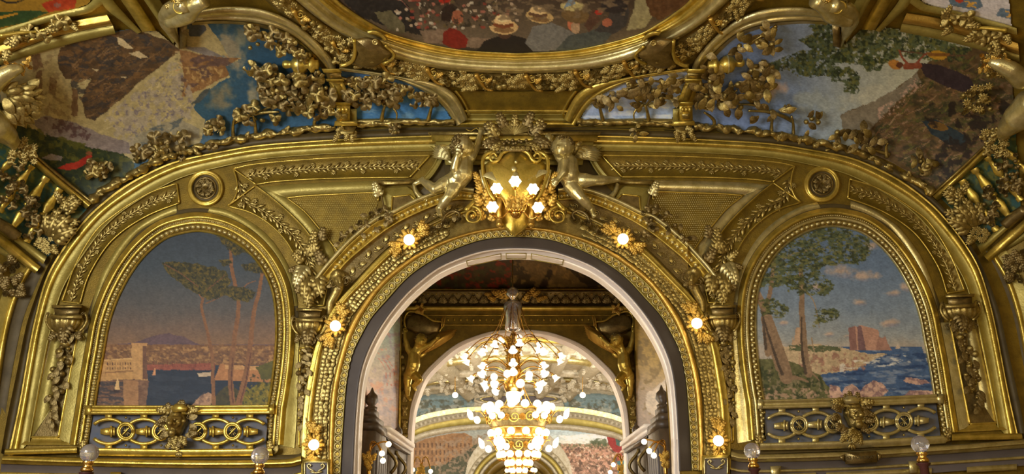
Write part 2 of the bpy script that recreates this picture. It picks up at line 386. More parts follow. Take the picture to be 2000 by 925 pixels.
def wire(pts, surf, h, rpx, mb=None, n=6, step=5, taper=None, closed=False):
    """round rod along pixel curve; h scalar or pair"""
    c = smooth(pts, step=step, closed=closed); hh = np.linspace(*h, len(c)) if isinstance(h, tuple) else h
    P = surf.pos(c, hh); _, k = locframe(surf, c[len(c)//2]); rr = np.linspace(rpx, rpx*(taper if taper is not None else 1), len(c))*k
    mb = mb or MB(); mb.add(*tube(P, rr, n)); return mb
# ---------------------------------------------------------------- putto builder: SDF-like balls fused by voxel remesh
def body(name, par, limbs, m, voxel=.012, sm=6):
    """limbs: list of chains [(pos3, r),...]; solid union -> one smooth continuous surface"""
    b = MB()
    for ch in limbs:
        ch = [(np.array(p, float), r) for p, r in ch]
        if len(ch) == 1:
            b.addt(ball(1, 14, 10), np.array(Matrix.Translation(ch[0][0]))@np.diag([ch[0][1]]*3+[1])); continue
        for (p, r), (q, s) in zip(ch, ch[1:]):
            L = np.linalg.norm(q-p); k = max(2, int(L/max(.3*min(r, s), .004)))
            k = min(k, 14)
            ax = (q-p)/max(L, 1e-6)
            t = np.linspace(0, 1, k); path = p+(q-p)*t[:,None]; b.add(*tube(path, r+(s-r)*t, 12))
        for p, r in ch: b.addt(ball(1, 12, 8), np.array(Matrix.Translation(p))@np.diag([r*1.0]*3+[1]))
    o = child(name, b.mesh(name), m, par)
    md = o.modifiers.new('fuse', 'REMESH'); md.mode = 'VOXEL'; md.voxel_size = voxel; md.use_smooth_shade = True
    md = o.modifiers.new('soften', 'SMOOTH'); md.factor = .5; md.iterations = sm
    return o

_b = MB(); _b.addt(revolve([(1.02,0),(1.04,.30),(.94,.42),(.80,.40),(.74,.10)], 18), np.eye(4)); _n = sum(len(q) for q in _b.Q)
_b.addt(revolve([(.74,.10),(.55,.02),(.02,.02)], 18), np.eye(4)); _n2 = sum(len(q) for q in _b.Q); _d = t_daisy(6); _b.add(_d[0]*.62+[0,0,.04], _d[1])
_m = _b.mesh('disc2'); 
for k in ('pale', 'bronze', 'bright'): _m.materials.append(G[k])
_mi = np.zeros(len(_m.polygons), np.int32); _mi[_n:_n2] = 1; _mi[_n2:] = 2; _m.polygons.foreach_set('material_index', _mi); TM['disc'] = _m
# ================================================================ STRUCTURE
CX = 1008
A1 = [(690,925),(692,870),(696,800),(703,735),(718,686),(748,630),(787,580),(820,549),(860,520),(920,496),(960,487),(1008,484)]
A1B = [(665,925),(668,865),(672,805),(677,745),(687,693),(703,660),(725,620),(755,587),(800,538),(860,499),(920,474),(960,465),(1008,462)]
A3 = [(651,925),(652,867),(658,785),(669,719),(690,652),(712,610),(742,566),(775,535),(813,506),(860,480),(905,463),(955,452),(1008,448)]
A4 = [(642,925),(642,890),(645,785),(656,719),(678,645),(698,607),(725,569),(768,526),(839,481),(880,464),(940,447),(1008,440)]
A5 = [(606,925),(608,884),(611,805),(621,735),(630,680),(645,640),(668,598),(706,557),(770,493),(838,449),(907,417),(960,408),(1008,405)]
A6 = [(588,925),(588,880),(592,800),(602,735),(613,683),(630,640),(656,593),(697,548),(763,482),(832,439),(905,406),(960,398),(1008,395)]
def full(c):   # left + mirrored right, one open curve
    c = smooth(c, step=5); c = np.vstack([c, mir(c)[::-1][1:]]); k = np.hanning(15); k /= k.sum()   # even out the hand tracing
    e = np.vstack([np.repeat(c[:1], 7, 0)+np.arange(-7,0)[:,None]*(c[1]-c[0]), c, np.repeat(c[-1:], 7, 0)+np.arange(1,8)[:,None]*(c[-1]-c[-2])])
    return np.stack([np.convolve(e[:,i], k, 'valid') for i in (0,1)], 1)
floor = MB().add([(-9,-9,0),(9,-9,0),(9,70,0),(-9,70,0)], [(0,1,2,3)]).obj('floor', 'floor'); tag(floor, kind='structure')
# front wall, pierced by the arch
n = 120
LF, AF = full(LUN), full(A1)
mb = MB(); band(LF, AF, [(0,0),(.33,0),(.66,0),(1,0)], WALL, n, mb)
_q = WALL.pos(smooth(LF, n)); _c = np.array([0,YW,ZC]); mb.add(np.vstack([_q, _c+(_q-_c)*1.09]), [(i, i+1, n+i+1, n+i) for i in range(n-1)])
for s in (-1, 1):
    q = WALL.pos([[2 if s < 0 else 1990, 900],[690,925]] if s < 0 else [mir([[2,900]])[0], mir([[690,925]])[0]])
    x0, z0, x1, z1 = q[0][0], q[0][2]+.12, q[1][0], q[1][2]+.02
    mb.add([(x0*1.02,YW+.01,z0),(x1,YW+.01,z0-.0),(x1,YW+.01,0),(x0*1.02,YW+.01,0)], [(0,1,2,3)])
wall = mb.obj('wall_front', 'deep'); tag(wall, kind='structure')
# arch jamb and soffit (0.62 m deep), with recessed panel on the soffit
a = WALL.pos(AF); k = len(a)
def soff(y, dx, a=a):   # the same arch at depth y, inset
    c = np.array([0, YW, 2.9]); q = a.copy(); r = np.hypot(q[:,0], np.maximum(q[:,2]-2.9, 0)); s = (r+dx)/np.maximum(r, .1)
    q[:,0] *= s; q[:,2] = np.where(q[:,2] > 2.9, 2.9+(q[:,2]-2.9)*s, q[:,2]); q[:,1] = y; return q
def foot(q): return np.vstack([[q[0][0], q[0][1], 0], q, [q[-1][0], q[-1][1], 0]])
rows_ = [foot(soff(y, dx)) for y, dx in ((YW-.03,.0),(YW-.03,-.012),(YW+.05,-.012),(YW+.06,.012),(YW+.12,.012),(YW+.13,-.015),(YW+.50,-.015),(YW+.51,.01),(YW+.62,.01))]
V = np.stack(rows_, 1).reshape(-1,3); jamb = MB().add(V, grid_quads(k+2, len(rows_))).obj('trim_1', 'cream'); tag(jamb, kind='structure')
b = MB()   # keystone panel on the soffit
zt = a[:,2].max()
for x0, x1 in ((-.16,.16),(.24,.78),(-.78,-.24)):
    q = [soff(YW+yy, -.02)[np.argmin(np.abs(a[:,0]-x))] for yy, x in ((.17,x0),(.17,x1),(.46,x1),(.46,x0))]
    for i in range(4): b.add(*tube([q[i]-[0,0,.005], q[(i+1)%4]-[0,0,.005]], .008, 5))
child('keystone_panel', b.mesh('keystone_panel'), 'flat', jamb)
# ---- passage
px_ = 2.68; ZP = 6.75
mb = MB(); mb.add([(-px_,YW+.62,0),(-px_,Y2,0),(-px_,Y2,ZP),(-px_,YW+.62,ZP)], [(0,1,2,3)]); wl = mb.obj('wall_passage_left', 'deep'); tag(wl, kind='structure')
mb = MB(); mb.add([(px_,YW+.62,0),(px_,Y2,0),(px_,Y2,ZP),(px_,YW+.62,ZP)], [(0,1,2,3)]); wr = mb.obj('wall_passage_right', 'deep'); tag(wr, kind='structure')
tag(MB().add([(-px_,YW+.62,ZP),(px_,YW+.62,ZP),(px_,Y2,ZP),(-px_,Y2,ZP)], [(0,1,2,3)]).obj('ceiling_passage', 'deep'), kind='structure')
b = MB(); aa = soff(YW+.62, .01); top = aa.copy(); top[:,2] = ZP   # rear face of the arch wall
b.add(np.vstack([aa, top]), [(i, i+1, k+i+1, k+i) for i in range(k-1)]); tag(b.obj('wall_arch_rear', 'deep'), kind='structure')
# second arch wall
B1 = [(794,925),(795,870),(799,815),(806,779),(823,735),(850,705),(886,675),(925,657),(965,646),(1010,643)]
B0 = [(802,925),(803,870),(807,815),(814,783),(831,740),(857,710),(891,681),(928,663),(967,652),(1010,649)]
def full2(c): c = smooth(c, step=6); q = c.copy(); q[:,0] = 2*1013-c[:,0]; return np.vstack([c, q[::-1]])
bf = full2(B1); q = WALL2.pos(bf); zz = q.copy()
ang = np.linspace(0, 1, len(q)); out = q.copy(); out[:,0] = np.clip(q[:,0]*1.6, -px_, px_); out[:,2] = ZP; m0 = (q[:,2] < 3.6); out[m0,0] = np.sign(q[m0,0])*px_; out[m0,2] = q[m0,2]
mid = ~m0; tt = (q[:,2]-3.6)/max(.1, (q[:,2].max()-3.6)); out[mid,2] = 3.6+(ZP-3.6)*np.minimum(1, tt[mid]*1.6)
b = MB(); b.add(np.vstack([q, out]), [(i, i+1, len(q)+i+1, len(q)+i) for i in range(len(q)-1)])
for s in (-1, 1):
    e = q[0] if s < 0 else q[-1]; b.add([(e[0],Y2,0),(s*px_,Y2,0),(s*px_,Y2,e[2]+.02),(e[0],Y2,e[2]+.02)], [(0,1,2,3)])
w2 = b.obj('wall_second_arch', 'deep'); tag(w2, kind='structure')
b = MB(); band(bf, full2(B0), [(0,.0),(0,.05),(.4,.06),(.45,.03),(1,.03)], WALL2, 90, b)
c0 = WALL2.pos(full2(B0)); c1 = c0.copy(); c1[:,1] += .5
b.add(np.vstack([c0, c1]), [(i, i+1, len(c0)+i+1, len(c0)+i) for i in range(len(c0)-1)]); t2 = b.obj('trim_2', 'cream'); tag(t2, kind='structure')
# ---- vault of the main room
def vault_mesh(y0, y1, yw, ny, nphi=90):
    ph = np.concatenate([[-.45,-.2], np.linspace(0, math.pi, nphi), [math.pi+.2, math.pi+.45]]); s = np.linspace(0, 1, ny)
    ys = y0+(y1-y0)*s; V = []
    for y in ys:
        kq = kk(np.array([y]), yw)[0] if yw > y else kk(np.array([2*yw-y]), yw)[0]
        pp = np.abs(np.where(ph > math.pi/2, math.pi-ph, ph)); sg = np.where(ph > math.pi/2, 1, -1)
        p2 = np.where(ph > math.pi/2, math.pi-ph, ph); r = np.where(p2 < .06, R0/np.cos(p2), np.interp(p2, PHT, RT))*kq
        V.append(np.stack([sg*r*np.cos(p2), np.full(len(ph), y), ZC+r*np.sin(p2)], 1))
    return np.vstack(V), grid_quads(ny, len(ph))
ysn = 40
V1, Q1 = vault_mesh(YW+.02, 9.0, YW, 30); V2, Q2 = vault_mesh(9.0, -6.0, YW, 8)
vault = MB().add(V1, Q1).add(V2, Q2).obj('ceiling_vault', 'deep'); tag(vault, kind='structure')
b = MB()
for s in (-1, 1): b.add([(s*7.62,-6,0),(s*7.62,12,0),(s*8.6,12,1.2),(s*8.6,-6,1.2)], [(0,1,2,3)])
sw = b.obj('wall_side', 'deep'); tag(sw, kind='structure')
# ---- far room
V1, Q1 = vault_mesh(Y2+.5, Y2+3.5, 0, 3)
yy = np.concatenate([np.linspace(Y3+.02, Y3-3, 24), np.linspace(Y3-3.5, Y2+4, 6), np.linspace(Y2+3.5, Y2+.5, 12)])
ph = np.linspace(-.3, math.pi+.3, 70); VV = []
for y in yy:
    t = min(1, max(0, min((Y3+.02-y)/3, (y-Y2-.48)/3))); kq = 1+.13*math.sqrt(max(0, 1-(1-t)**2))
    p2 = np.where(ph > math.pi/2, math.pi-ph, ph); sg = np.where(ph > math.pi/2, 1, -1); r = np.where(p2 < .06, R0/np.cos(p2), np.interp(p2, PHT, RT))*kq
    VV.append(np.stack([sg*r*np.cos(p2), np.full(len(ph), y), ZC+r*np.sin(p2)], 1))
far = MB().add(np.vstack(VV), grid_quads(len(yy), len(ph))).obj('ceiling_far_room', 'white'); tag(far, kind='structure')
# ================================================================ FRONT WALL MOULDINGS
ROUND = [(0,0),(.0,.02),(.12,.055),(.3,.075),(.5,.08),(.7,.075),(.88,.055),(1,.02),(1,0)]
CYMA = [(0,0),(0,.06),(.12,.065),(.16,.05),(.5,.04),(.75,.015),(.8,.03),(.95,.03),(1,0)]
FILLET = [(0,0),(0.02,.04),(.5,.05),(.98,.04),(1,0)]
FLATB = [(0,0),(.02,.02),(.98,.02),(1,0)]
def trim(no, parts_fn): 
    t = root('trim_%d' % no, (0, YW, 4)); tag(t, kind='structure'); parts_fn(t); return t
def bd(par, name, A, B, prof, m, surf=WALL, h0=0.0, n=None, label=None):
    return child(name, band(A, B, prof, surf, n, h0=h0).mesh(name), m, par, label=label)
# big lunette moulding
M0 = [(14,892),(36,793),(53,696),(67,624),(89,543),(123,483),(165,428),(200,395),(240,364),(290,336),(345,313),(420,297),(500,283),(600,275),(700,269),(840,264),(1008,262)]
M1 = [(36,884),(52,793),(68,701),(82,629),(105,552),(139,494),(178,444),(212,410),(255,380),(300,353),(355,329),(430,311),(505,298),(600,290),(700,285),(840,281),(1008,279)]
M2 = [(58,862),(70,790),(86,705),(100,640),(122,565),(156,508),(192,458),(224,424),(266,394),(310,368),(362,344),(436,325),(508,311),(600,303),(700,298),(840,294),(1008,292)]
def _lun(t):
    bd(t, 'outer_dark_band', full(LUN), full(M0), [(0,.10),(.3,.03),(.6,.01),(.9,.0),(1,.03)], 'dark')
    bd(t, 'main_roll', full(M0), full(M1), [(0,0),(0,.05),(.1,.06),(.14,.04),(.25,.08),(.5,.11),(.8,.10),(.9,.07),(.92,.05),(1,.05),(1,.02)], 'bright')
    bd(t, 'flat_band', full(M1), full(M2), [(0,.045),(.15,.03),(.85,.03),(.86,.045),(1,.045),(1,.0)], 'flat')
trim(3, _lun)
# stile and rail ground (raised flat olive gold framework) is the wall itself, panels are sunk into it by their borders
PC = lambda i: (i)
PNT_L = [(187,795),(196,735),(205,685),(213,640),(224,603),(240,566),(262,528),(290,494),(325,467),(360,456),(385,453),(412,456),(445,467),(480,490),(508,522),(527,560),(535,600),(537,650),(534,700),(528,750),(521,793)]
def offs(c, d):
    c = np.asarray(c, float); T = np.gradient(c, axis=0); T /= np.linalg.norm(T, axis=1)[:,None]+1e-9
    return c+np.stack([T[:,1], -T[:,0]], 1)*d
def arch_frame(t, m, side):
    base = smooth(PNT_L, 90)
    O = lambda d: m(offs(base, d))
    FR = 'pale' if side == 'right' else 'bright'  # right frame paler: daylight put into its colour
    BF = [(166,853)]
    ext = lambda d: m(np.vstack([[[187-d*1.0-12, 868]], offs(base, d), [[521+d*1.0-6, 868]]]))
    bd(t, 'inner_lip', O(0), O(4), [(0,0),(0,.03),(1,.05)], FR)
    bd(t, 'bead_ground', ext(4), ext(16), [(0,.05),(.1,.02),(.9,.02),(1,.05)], 'relief')
    bd(t, 'gold_fillet', ext(16), ext(21), [(0,.05),(.5,.075),(1,.06)], FR)
    bd(t, 'dash_ground', ext(21), ext(26), [(0,.04),(1,.04)], 'relief')
    bd(t, 'outer_roll', ext(26), ext(39), [(0,.05),(.1,.09),(.4,.10),(.5,.08),(.9,.05),(1,.03)], 'bright')
    bd(t, 'outer_dark_band', ext(39), ext(47), [(0,.03),(.3,.01),(.8,.02),(1,.0)], 'dark')  # dark strip paints the shade along the outer roll
    row('egg', WALL, ext(10), 10.5, 4.9, t, 'egg', h=.035)
    b = MB(); rowmb('egg', WALL, ext(23.5), 4.2, 1.7, b, h=.05)
    o = child('bead_string', b.mesh('bead_string'), 'pale', t); o['kind'] = 'stuff'
# leaf friezes
def frieze(t, m, A, B, C, side, name='leaf_frieze', sc=1.0, pitch=15, ends=None):
    """sunk panel between curves A and B with a stem along C and leaves on both sides"""
    g = child(name, band(m(smooth(A, 40)), m(smooth(B, 40)), [(0,.035),(.03,.04),(.07,.006),(.93,.006),(.97,.04),(1,.035)], WALL).mesh(name), 'deep', t)
    c = m(smooth(C, step=3))
    b = MB(); wire(c, WALL, .03, 1.2*sc, b)
    n = int(plen(c)/9)
    for i in range(n):
        p, a = at_s(c, (i+.5)/n); s = 1 if i % 2 else -1
        b.addt(RAW['leafn'], place(WALL, p, a+s*rng.uniform(28,45), 13*sc, h=.02, sz=.8))
        b.addt(RAW['leafn'], place(WALL, p, a-s*rng.uniform(20,40), 9*sc, h=.02, sz=.8))
    child('stem_and_leaves', b.mesh('stem_and_leaves'), 'relief', g)
    n = int(plen(c)/(pitch*2))
    for i in range(n):
        p, a = at_s(c, (i+.3+rng.random()*.4)/n); s = 1 if i % 2 else -1
        q = p+s*8*sc*np.array([math.sin(R(a)), math.cos(R(a))])
        orn('daisy', WALL, q, a, 4.6*sc, g, 'blossom', h=.03)
    for (P0, P1) in ((A[0], B[0]), (A[-1], B[-1])):
        w = wire(m([P0, P1]), WALL, .035, 1.6); child('end_fillet', w.mesh('end_fillet'), 'bright', g)
    for c_ in (A, B):
        w = wire(m(smooth(c_, 40)), WALL, .04, 1.3); child('edge_fillet', w.mesh('edge_fillet'), 'bright', g)
    return g
def roundel(m, side):
    p = m([[401,367]])[0]
    t = root('ceiling_side_roundel' if 0 else 'wall_roundel', tuple(WALL.pos([p])[0]), 'round gilt roundel of curled leaves above the %s painting' % ('harbour' if side == 'left' else 'island tower'), 'roundel')
    a = np.linspace(0, 2*math.pi, 41); cir = lambda r: p+np.stack([np.cos(a), -np.sin(a)], 1)*r
    bd(t, 'outer_ring', cir(36), cir(25), [(0,0),(.1,.05),(.35,.07),(.5,.05),(.6,.08),(.9,.06),(1,.02)], 'bright', n=48)
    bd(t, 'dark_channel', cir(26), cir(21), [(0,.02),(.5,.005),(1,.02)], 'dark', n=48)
    bd(t, 'rosette_ground', cir(22), cir(.5), [(0,.02),(.1,.05),(.15,.03),(1,.03)], 'bronze', n=48)
    orn('rose', WALL, p, 10, 6, t, 'rose_heart', h=.05)
    for i in range(8): 
        q = p+11*np.array([math.cos(i*math.pi/4), math.sin(i*math.pi/4)]); orn('acanthus_bronze', WALL, q, -i*45+80, 11, t, 'leaf', h=.04)
    for i in range(6):
        q = p+16*np.array([math.cos(i*math.pi/3+.3), math.sin(i*math.pi/3+.3)]); orn('fruit', WALL, q, 0, 2.2, t, 'berry', h=.06)
both(roundel)
def console(m, side, inner):
    """vase-like console with fluted bowl over a drop of fruit in a sunk panel"""
    lab = 'gilt vase console with hanging fruit drop %s the %s painting' % ('between the main arch and' if inner else 'on the outer side of', 'harbour' if side == 'left' else 'island tower')
    c = (130, 598) if not inner else (604, 604)
    wds = 1.0 if not inner else .86
    X = lambda x, y: m([[c[0]+x*wds, c[1]+y]])[0]
    P = lambda L: np.vstack([m([[c[0]+x*wds, c[1]+y]]) for x, y in L])
    t = root('vase_console', tuple(WALL.pos([X(0,20)])[0]), lab, 'console', 'vase consoles with fruit drops on the front wall')
    # sunk panel
    if not inner: PO = [(-33,48),(22,48),(-16,255),(-72,255)]; lean = -.19
    else: PO = [(-18,75),(8,75),(2,268),(-20,268)]; lean = -.09
    mp = lambda L: np.vstack([m([[c[0]+x, c[1]+y]]) for x, y in L])
    Pn = mp(PO); child('sunk_panel', flat_poly(Pn, WALL, .012).mesh('sunk_panel'), 'bronze', t)
    b = MB()
    for i in range(4): wire([Pn[i], Pn[(i+1)%4]], WALL, .025, 2.0, b)
    child('panel_border', b.mesh('panel_border'), 'bright', t)
    # abacus and stepped cap
    child('cap_moulding', slab(P([(-30,-3),(30,-3),(29,3),(-29,3)]), WALL, 0, .26, bev=1).mesh('cap_moulding'), 'relief', t)
    child('block', slab(P([(-25,3),(26,3),(24,17),(-23,17)]), WALL, 0, .20, bev=1).mesh('block'), 'bronze', t)
    child('lower_moulding', slab(P([(-31,16),(31,16),(31,24),(-31,24)]), WALL, 0, .26, bev=2).mesh('lower_moulding'), 'relief', t)
    # fluted bowl: half revolve with flutes
    M, k = locframe(WALL, X(0,24), 0); kw = k*wds; prof = [(30,0),(33,-4),(32,-12),(27,-20),(17,-27),(9,-30),(3,-32)]
    V = []; na = 29
    for ia in range(na):
        th = math.pi*ia/(na-1); f = 1+.07*math.cos(th*18)
        for r, z in prof: V.append((r*f*math.cos(th)*kw, z*k, r*f*math.sin(th)*kw*.75+.01))
    V = np.array(V)@M[:3,:3].T+M[:3,3]
    child('fluted_bowl', MB().add(V, grid_quads(na, len(prof))).mesh('fluted_bowl'), 'relief', t)
    for s in (-1, 1):
        orn('volute_bronze', WALL, X(s*34,18), 90 if s > 0 else 90, 7*wds, t, 'handle_scroll', h=.12)
        w = wire(P([(s*36,12),(s*40,26),(s*34,40),(s*24,50)]), WALL, .12, 2.6*wds); child('handle', w.mesh('handle'), 'relief', t)
        orn('acanthus_bronze', WALL, X(s*20,50), -60 if s > 0 else -120, 20*wds, t, 'leaf', h=.10)
        orn('volute_bronze', WALL, X(s*27,62), 0, 7*wds, t, 'scroll', h=.08)
    orn('acanthus_bronze', WALL, X(0,38), -90, 34, t, 'mask_leaf', h=.12)
    for i in range(3): orn('leaf_bronze', WALL, X(-12+12*i,52), -75-15*i, 22*wds, t, 'leaf', h=.13)
    child('bowl_knop', MB().addt(ball(1,12,8), place(WALL, X(-2,72), 0, 10*wds, h=.03, sz=.8)).mesh('bowl_knop'), 'relief', t)
    # fruit drop: ropes of fruit narrowing down
    L = 150; x0 = -3 if not inner else -6
    for i in range(52 if not inner else 34):
        u = (i+.5)/(52 if not inner else 34); yy = 78+L*u; ww = (6+15*math.sin(math.pi*min(1,.15+u*1.0))**.8*(1-.4*u))*wds
        xx = x0+lean*(yy-70)/wds+rng.uniform(-1,1)*ww*.85
        r = rng.choice([4.2,5.4,6.8,8.0])*(1-.45*u)*wds
        if i % 3 == 2: orn('leaf_bronze', WALL, X(xx,yy), rng.uniform(-140,-40), 20*wds, t, 'leaf', h=.08+.03*rng.random())
        else: orn('fruit' if i % 2 else 'fruit_bronze', WALL, X(xx,yy), rng.uniform(0,360), r, t, 'fruit', h=.05+.06*rng.random())
    # leaf spray over the inner console
for inner in (False, True): both(lambda m, s, inner=inner: console(m, s, inner))
# pier panel: flat lighter frame round each console panel
def pier(m, side):
    t = root('trim_4' if side == 'left' else 'trim_5', (0,YW,4)); tag(t, kind='structure')
    g = 'pale' if side == 'right' else 'flat'  # right pier paler, the daylight on it is painted in
    # outer pier light band
    bd(t, 'pier_rail', m([(58,862),(76,770),(94,690),(104,640)]), m([(98,800),(104,770),(116,700),(124,645)]), FLATB, g)
    bd(t, 'pier_rail', m([(150,650),(138,720),(122,800),(116,856)]), m([(172,650),(160,720),(146,800),(136,868)]), [(0,.02),(.3,.03),(1,.02)], g)
    bd(t, 'pier_foot', m([(40,868),(140,868)]), m([(58,853),(116,855)]), [(0,.05),(.4,.04),(.5,.02),(1,.02)], 'bright')
    # inner pier
    bd(t, 'pier_rail', m([(556,600),(556,700),(548,800),(538,868)]), m([(586,640),(582,700),(580,800),(575,874)]), [(0,.02),(.1,.035),(.5,.035),(.6,.02),(1,.02)], g)
    # frames of the arch painting and friezes are added here so they read as one carved frame
    arch_frame(t, m, side)
    frieze(t, m, [(121,588),(148,515),(186,452),(225,418),(262,393),(300,373),(345,358)], [(156,592),(172,540),(205,485),(238,452),(278,426),(312,410),(350,396)], [(138,590),(160,527),(195,468),(232,435),(270,409),(306,391),(340,379)], side, sc=1.1)
    frieze(t, m, [(455,329),(500,320),(600,311),(700,306),(840,303)], [(500,360),(540,354),(620,349),(700,347),(800,346)], [(478,345),(520,337),(610,330),(700,326),(815,324)], side, sc=1.1)
    frieze(t, m, [(445,402),(490,415),(530,440),(562,475),(584,520),(592,560),(597,596)], [(499,362),(530,385),(570,420),(602,455),(628,500),(640,545),(632,596)], [(466,352),(478,392),(512,410),(548,436),(580,468),(604,512),(612,560),(612,594)], side, sc=1.35, pitch=12)
    c = [(455,329),(462,350),(463,372),(455,392),(444,402)]; child('curved_end_fillet', wire(m(smooth(c)), WALL, .04, 1.6).mesh('curved_end_fillet'), 'bright', t)
    # light stile bands beside friezes
    bd(t, 'stile', m([(504,366),(560,360),(640,356),(735,353)]), m([(556,384),(600,380),(660,377),(735,374)]), FLATB, g)
    bd(t, 'stile', m([(504,366),(560,412),(606,462),(634,508),(645,545)]), m([(556,384),(590,410),(622,448),(648,480),(656,510)]), FLATB, g)
    bd(t, 'stile', m([(412,402),(450,412),(500,440),(540,480),(572,540),(582,596)]), m([(404,416),(440,422),(480,444),(520,484),(553,540),(562,600)]), FLATB, g)
    bd(t, 'stile', m([(345,400),(300,420),(245,462),(196,540),(170,640)]), m([(345,416),(310,430),(262,462),(212,540),(182,640)]), FLATB, g)
    # patterned mosaic field with small studs
    MF = [(560,386),(600,382),(660,379),(733,377),(738,392),(733,410),(716,432),(698,452),(680,472),(662,494),(650,478),(624,446),(594,412)]
    fl = child('mosaic_field', flat_poly(m(smooth(MF+MF[:1], 60)), WALL, .012).mesh('mosaic_field'), 'deep', t)
    b = MB(); PP = np.array(MF, float)
    for yy in np.arange(380, 492, 4.2):
        for j, xx in enumerate(np.arange(560, 738, 4.2)):
            x2 = xx+(2.1 if int(yy/4.2) % 2 else 0)
            if inside(np.array([x2]), np.array([yy]), PP)[0]: b.addt((np.array([(-1,0,0),(0,-1,0),(1,0,0),(0,1,0),(0,0,.6)]), None, np.array([(0,1,4),(1,2,4),(2,3,4),(3,0,4)])), place(WALL, m([[x2,yy]])[0], 0, 1.15, h=.012))
    o = child('mosaic_studs', b.mesh('mosaic_studs'), 'pale' if side == 'right' else 'flat', fl); o['kind'] = 'stuff'  # right studs take the paler daylit colour
    b = MB(); wire(m(smooth(MF[:5], 20)), WALL, .03, 1.5, b); wire(m(smooth([MF[0]]+MF[::-1][:4], 20)), WALL, .03, 1.5, b); child('mosaic_border', b.mesh('mosaic_border'), 'bright', fl)
def inside(x, y, P):
    r = np.zeros(x.shape, bool); j = len(P)-1
    for i in range(len(P)):
        xi, yi = P[i]; xj, yj = P[j]
        if yi != yj: r ^= ((yi > y) != (yj > y)) & (x < (xj-xi)*(y-yi)/(yj-yi)+xi)
        j = i
    return r
both(pier)
# ---------------------------------------------------------------- main arch surround
t = root('trim_6', (0,YW,4)); tag(t, kind='structure')
b = band(full(A1), full(A1B), [(0,.0),(0,.03),(.06,.05),(.15,.03),(.9,.03),(1,.0)], WALL); child('taupe_band', b.mesh('taupe_band'), 'taupe', t)
bd(t, 'guilloche_ground', full(A1B), full(A3), [(0,.0),(0,.05),(.08,.06),(.14,.035),(.86,.035),(.92,.06),(1,.06),(1,.02)], 'flat')
gc = smooth((np.asarray(smooth(A1B, 80))+np.asarray(smooth(A3, 80)))/2, step=2)
row('disc', WALL, gc[:], 15.2, 7.2, t, 'rosette', h=.04); row('disc', WALL, mir(gc), 15.2, 7.2, t, 'rosette', h=.04)
bd(t, 'plain_fillet', full(A3), full(A4), [(0,.02),(.1,.07),(.5,.10),(.9,.09),(1,.04)], 'yellow')
bd(t, 'leaf_channel', full(A4), full(A5), [(0,.04),(.1,.03),(.5,.05),(.9,.03),(1,.04)], 'relief')
bd(t, 'outer_rim', full(A5), full(A6), [(0,.04),(.05,.09),(.3,.12),(.5,.12),(.55,.09),(.9,.12),(1,.10),(1,0)], 'bright')
lc = (np.asarray(smooth(A4, 80))+np.asarray(smooth(A5, 80)))/2
for m in (lambda p: p, mir):
    for off, sz in ((-9, 13), (0, 14), (9, 13)):
        b = MB(); c = m(offs(lc[:64], off)); rowmb('leaf', WALL, c, 7.5, sz, b, h=.05, jit=16, sz=.9)
        o = child('bay_leaves', b.mesh('bay_leaves'), 'relief', t); o['kind'] = 'stuff'
    row('fruit', WALL, m(lc[:64]), 26, 3.0, t, 'berry', h=.09)
# rose garland in the top of the channel
def roses(m, side):
    g = root('rose_garland', tuple(WALL.pos(m([[890,430]]))[0]), 'garland of gilt roses and ribbons %s of the shield over the arch' % side, 'garland', 'rose garlands beside the shield')
    c = m([(832,452),(850,447),(868,438),(888,428),(905,420),(922,410)])
    for i, (tm, s) in enumerate((('rose',9),('rose_bronze',11),('leaf_bronze',16),('rose',12),('leaf',16),('rose_bronze',13),('rose',10),('leaf_bronze',17),('rose',12),('rose_bronze',10),('leaf',14),('fruit',6),('rose',11))):
        p, a = at_s(smooth(c), (i+.5)/13); orn(tm, WALL, p+[rng.uniform(-3,3), rng.uniform(-5,7)], a+rng.uniform(-70,70), s, g, 'rose' if 'rose' in tm else 'leaf' if 'leaf' in tm else 'berry', h=.12+.05*rng.random())
    w = wire(m([(862,440),(870,420),(886,412),(898,418),(893,430)]), WALL, .16, 3); child('ribbon_loop', w.mesh('ribbon_loop'), 'bronze', g)
    w = wire(m([(835,441),(870,424),(907,405)]), WALL, .14, 3); child('rail', w.mesh('rail'), 'relief', g)
both(roses)
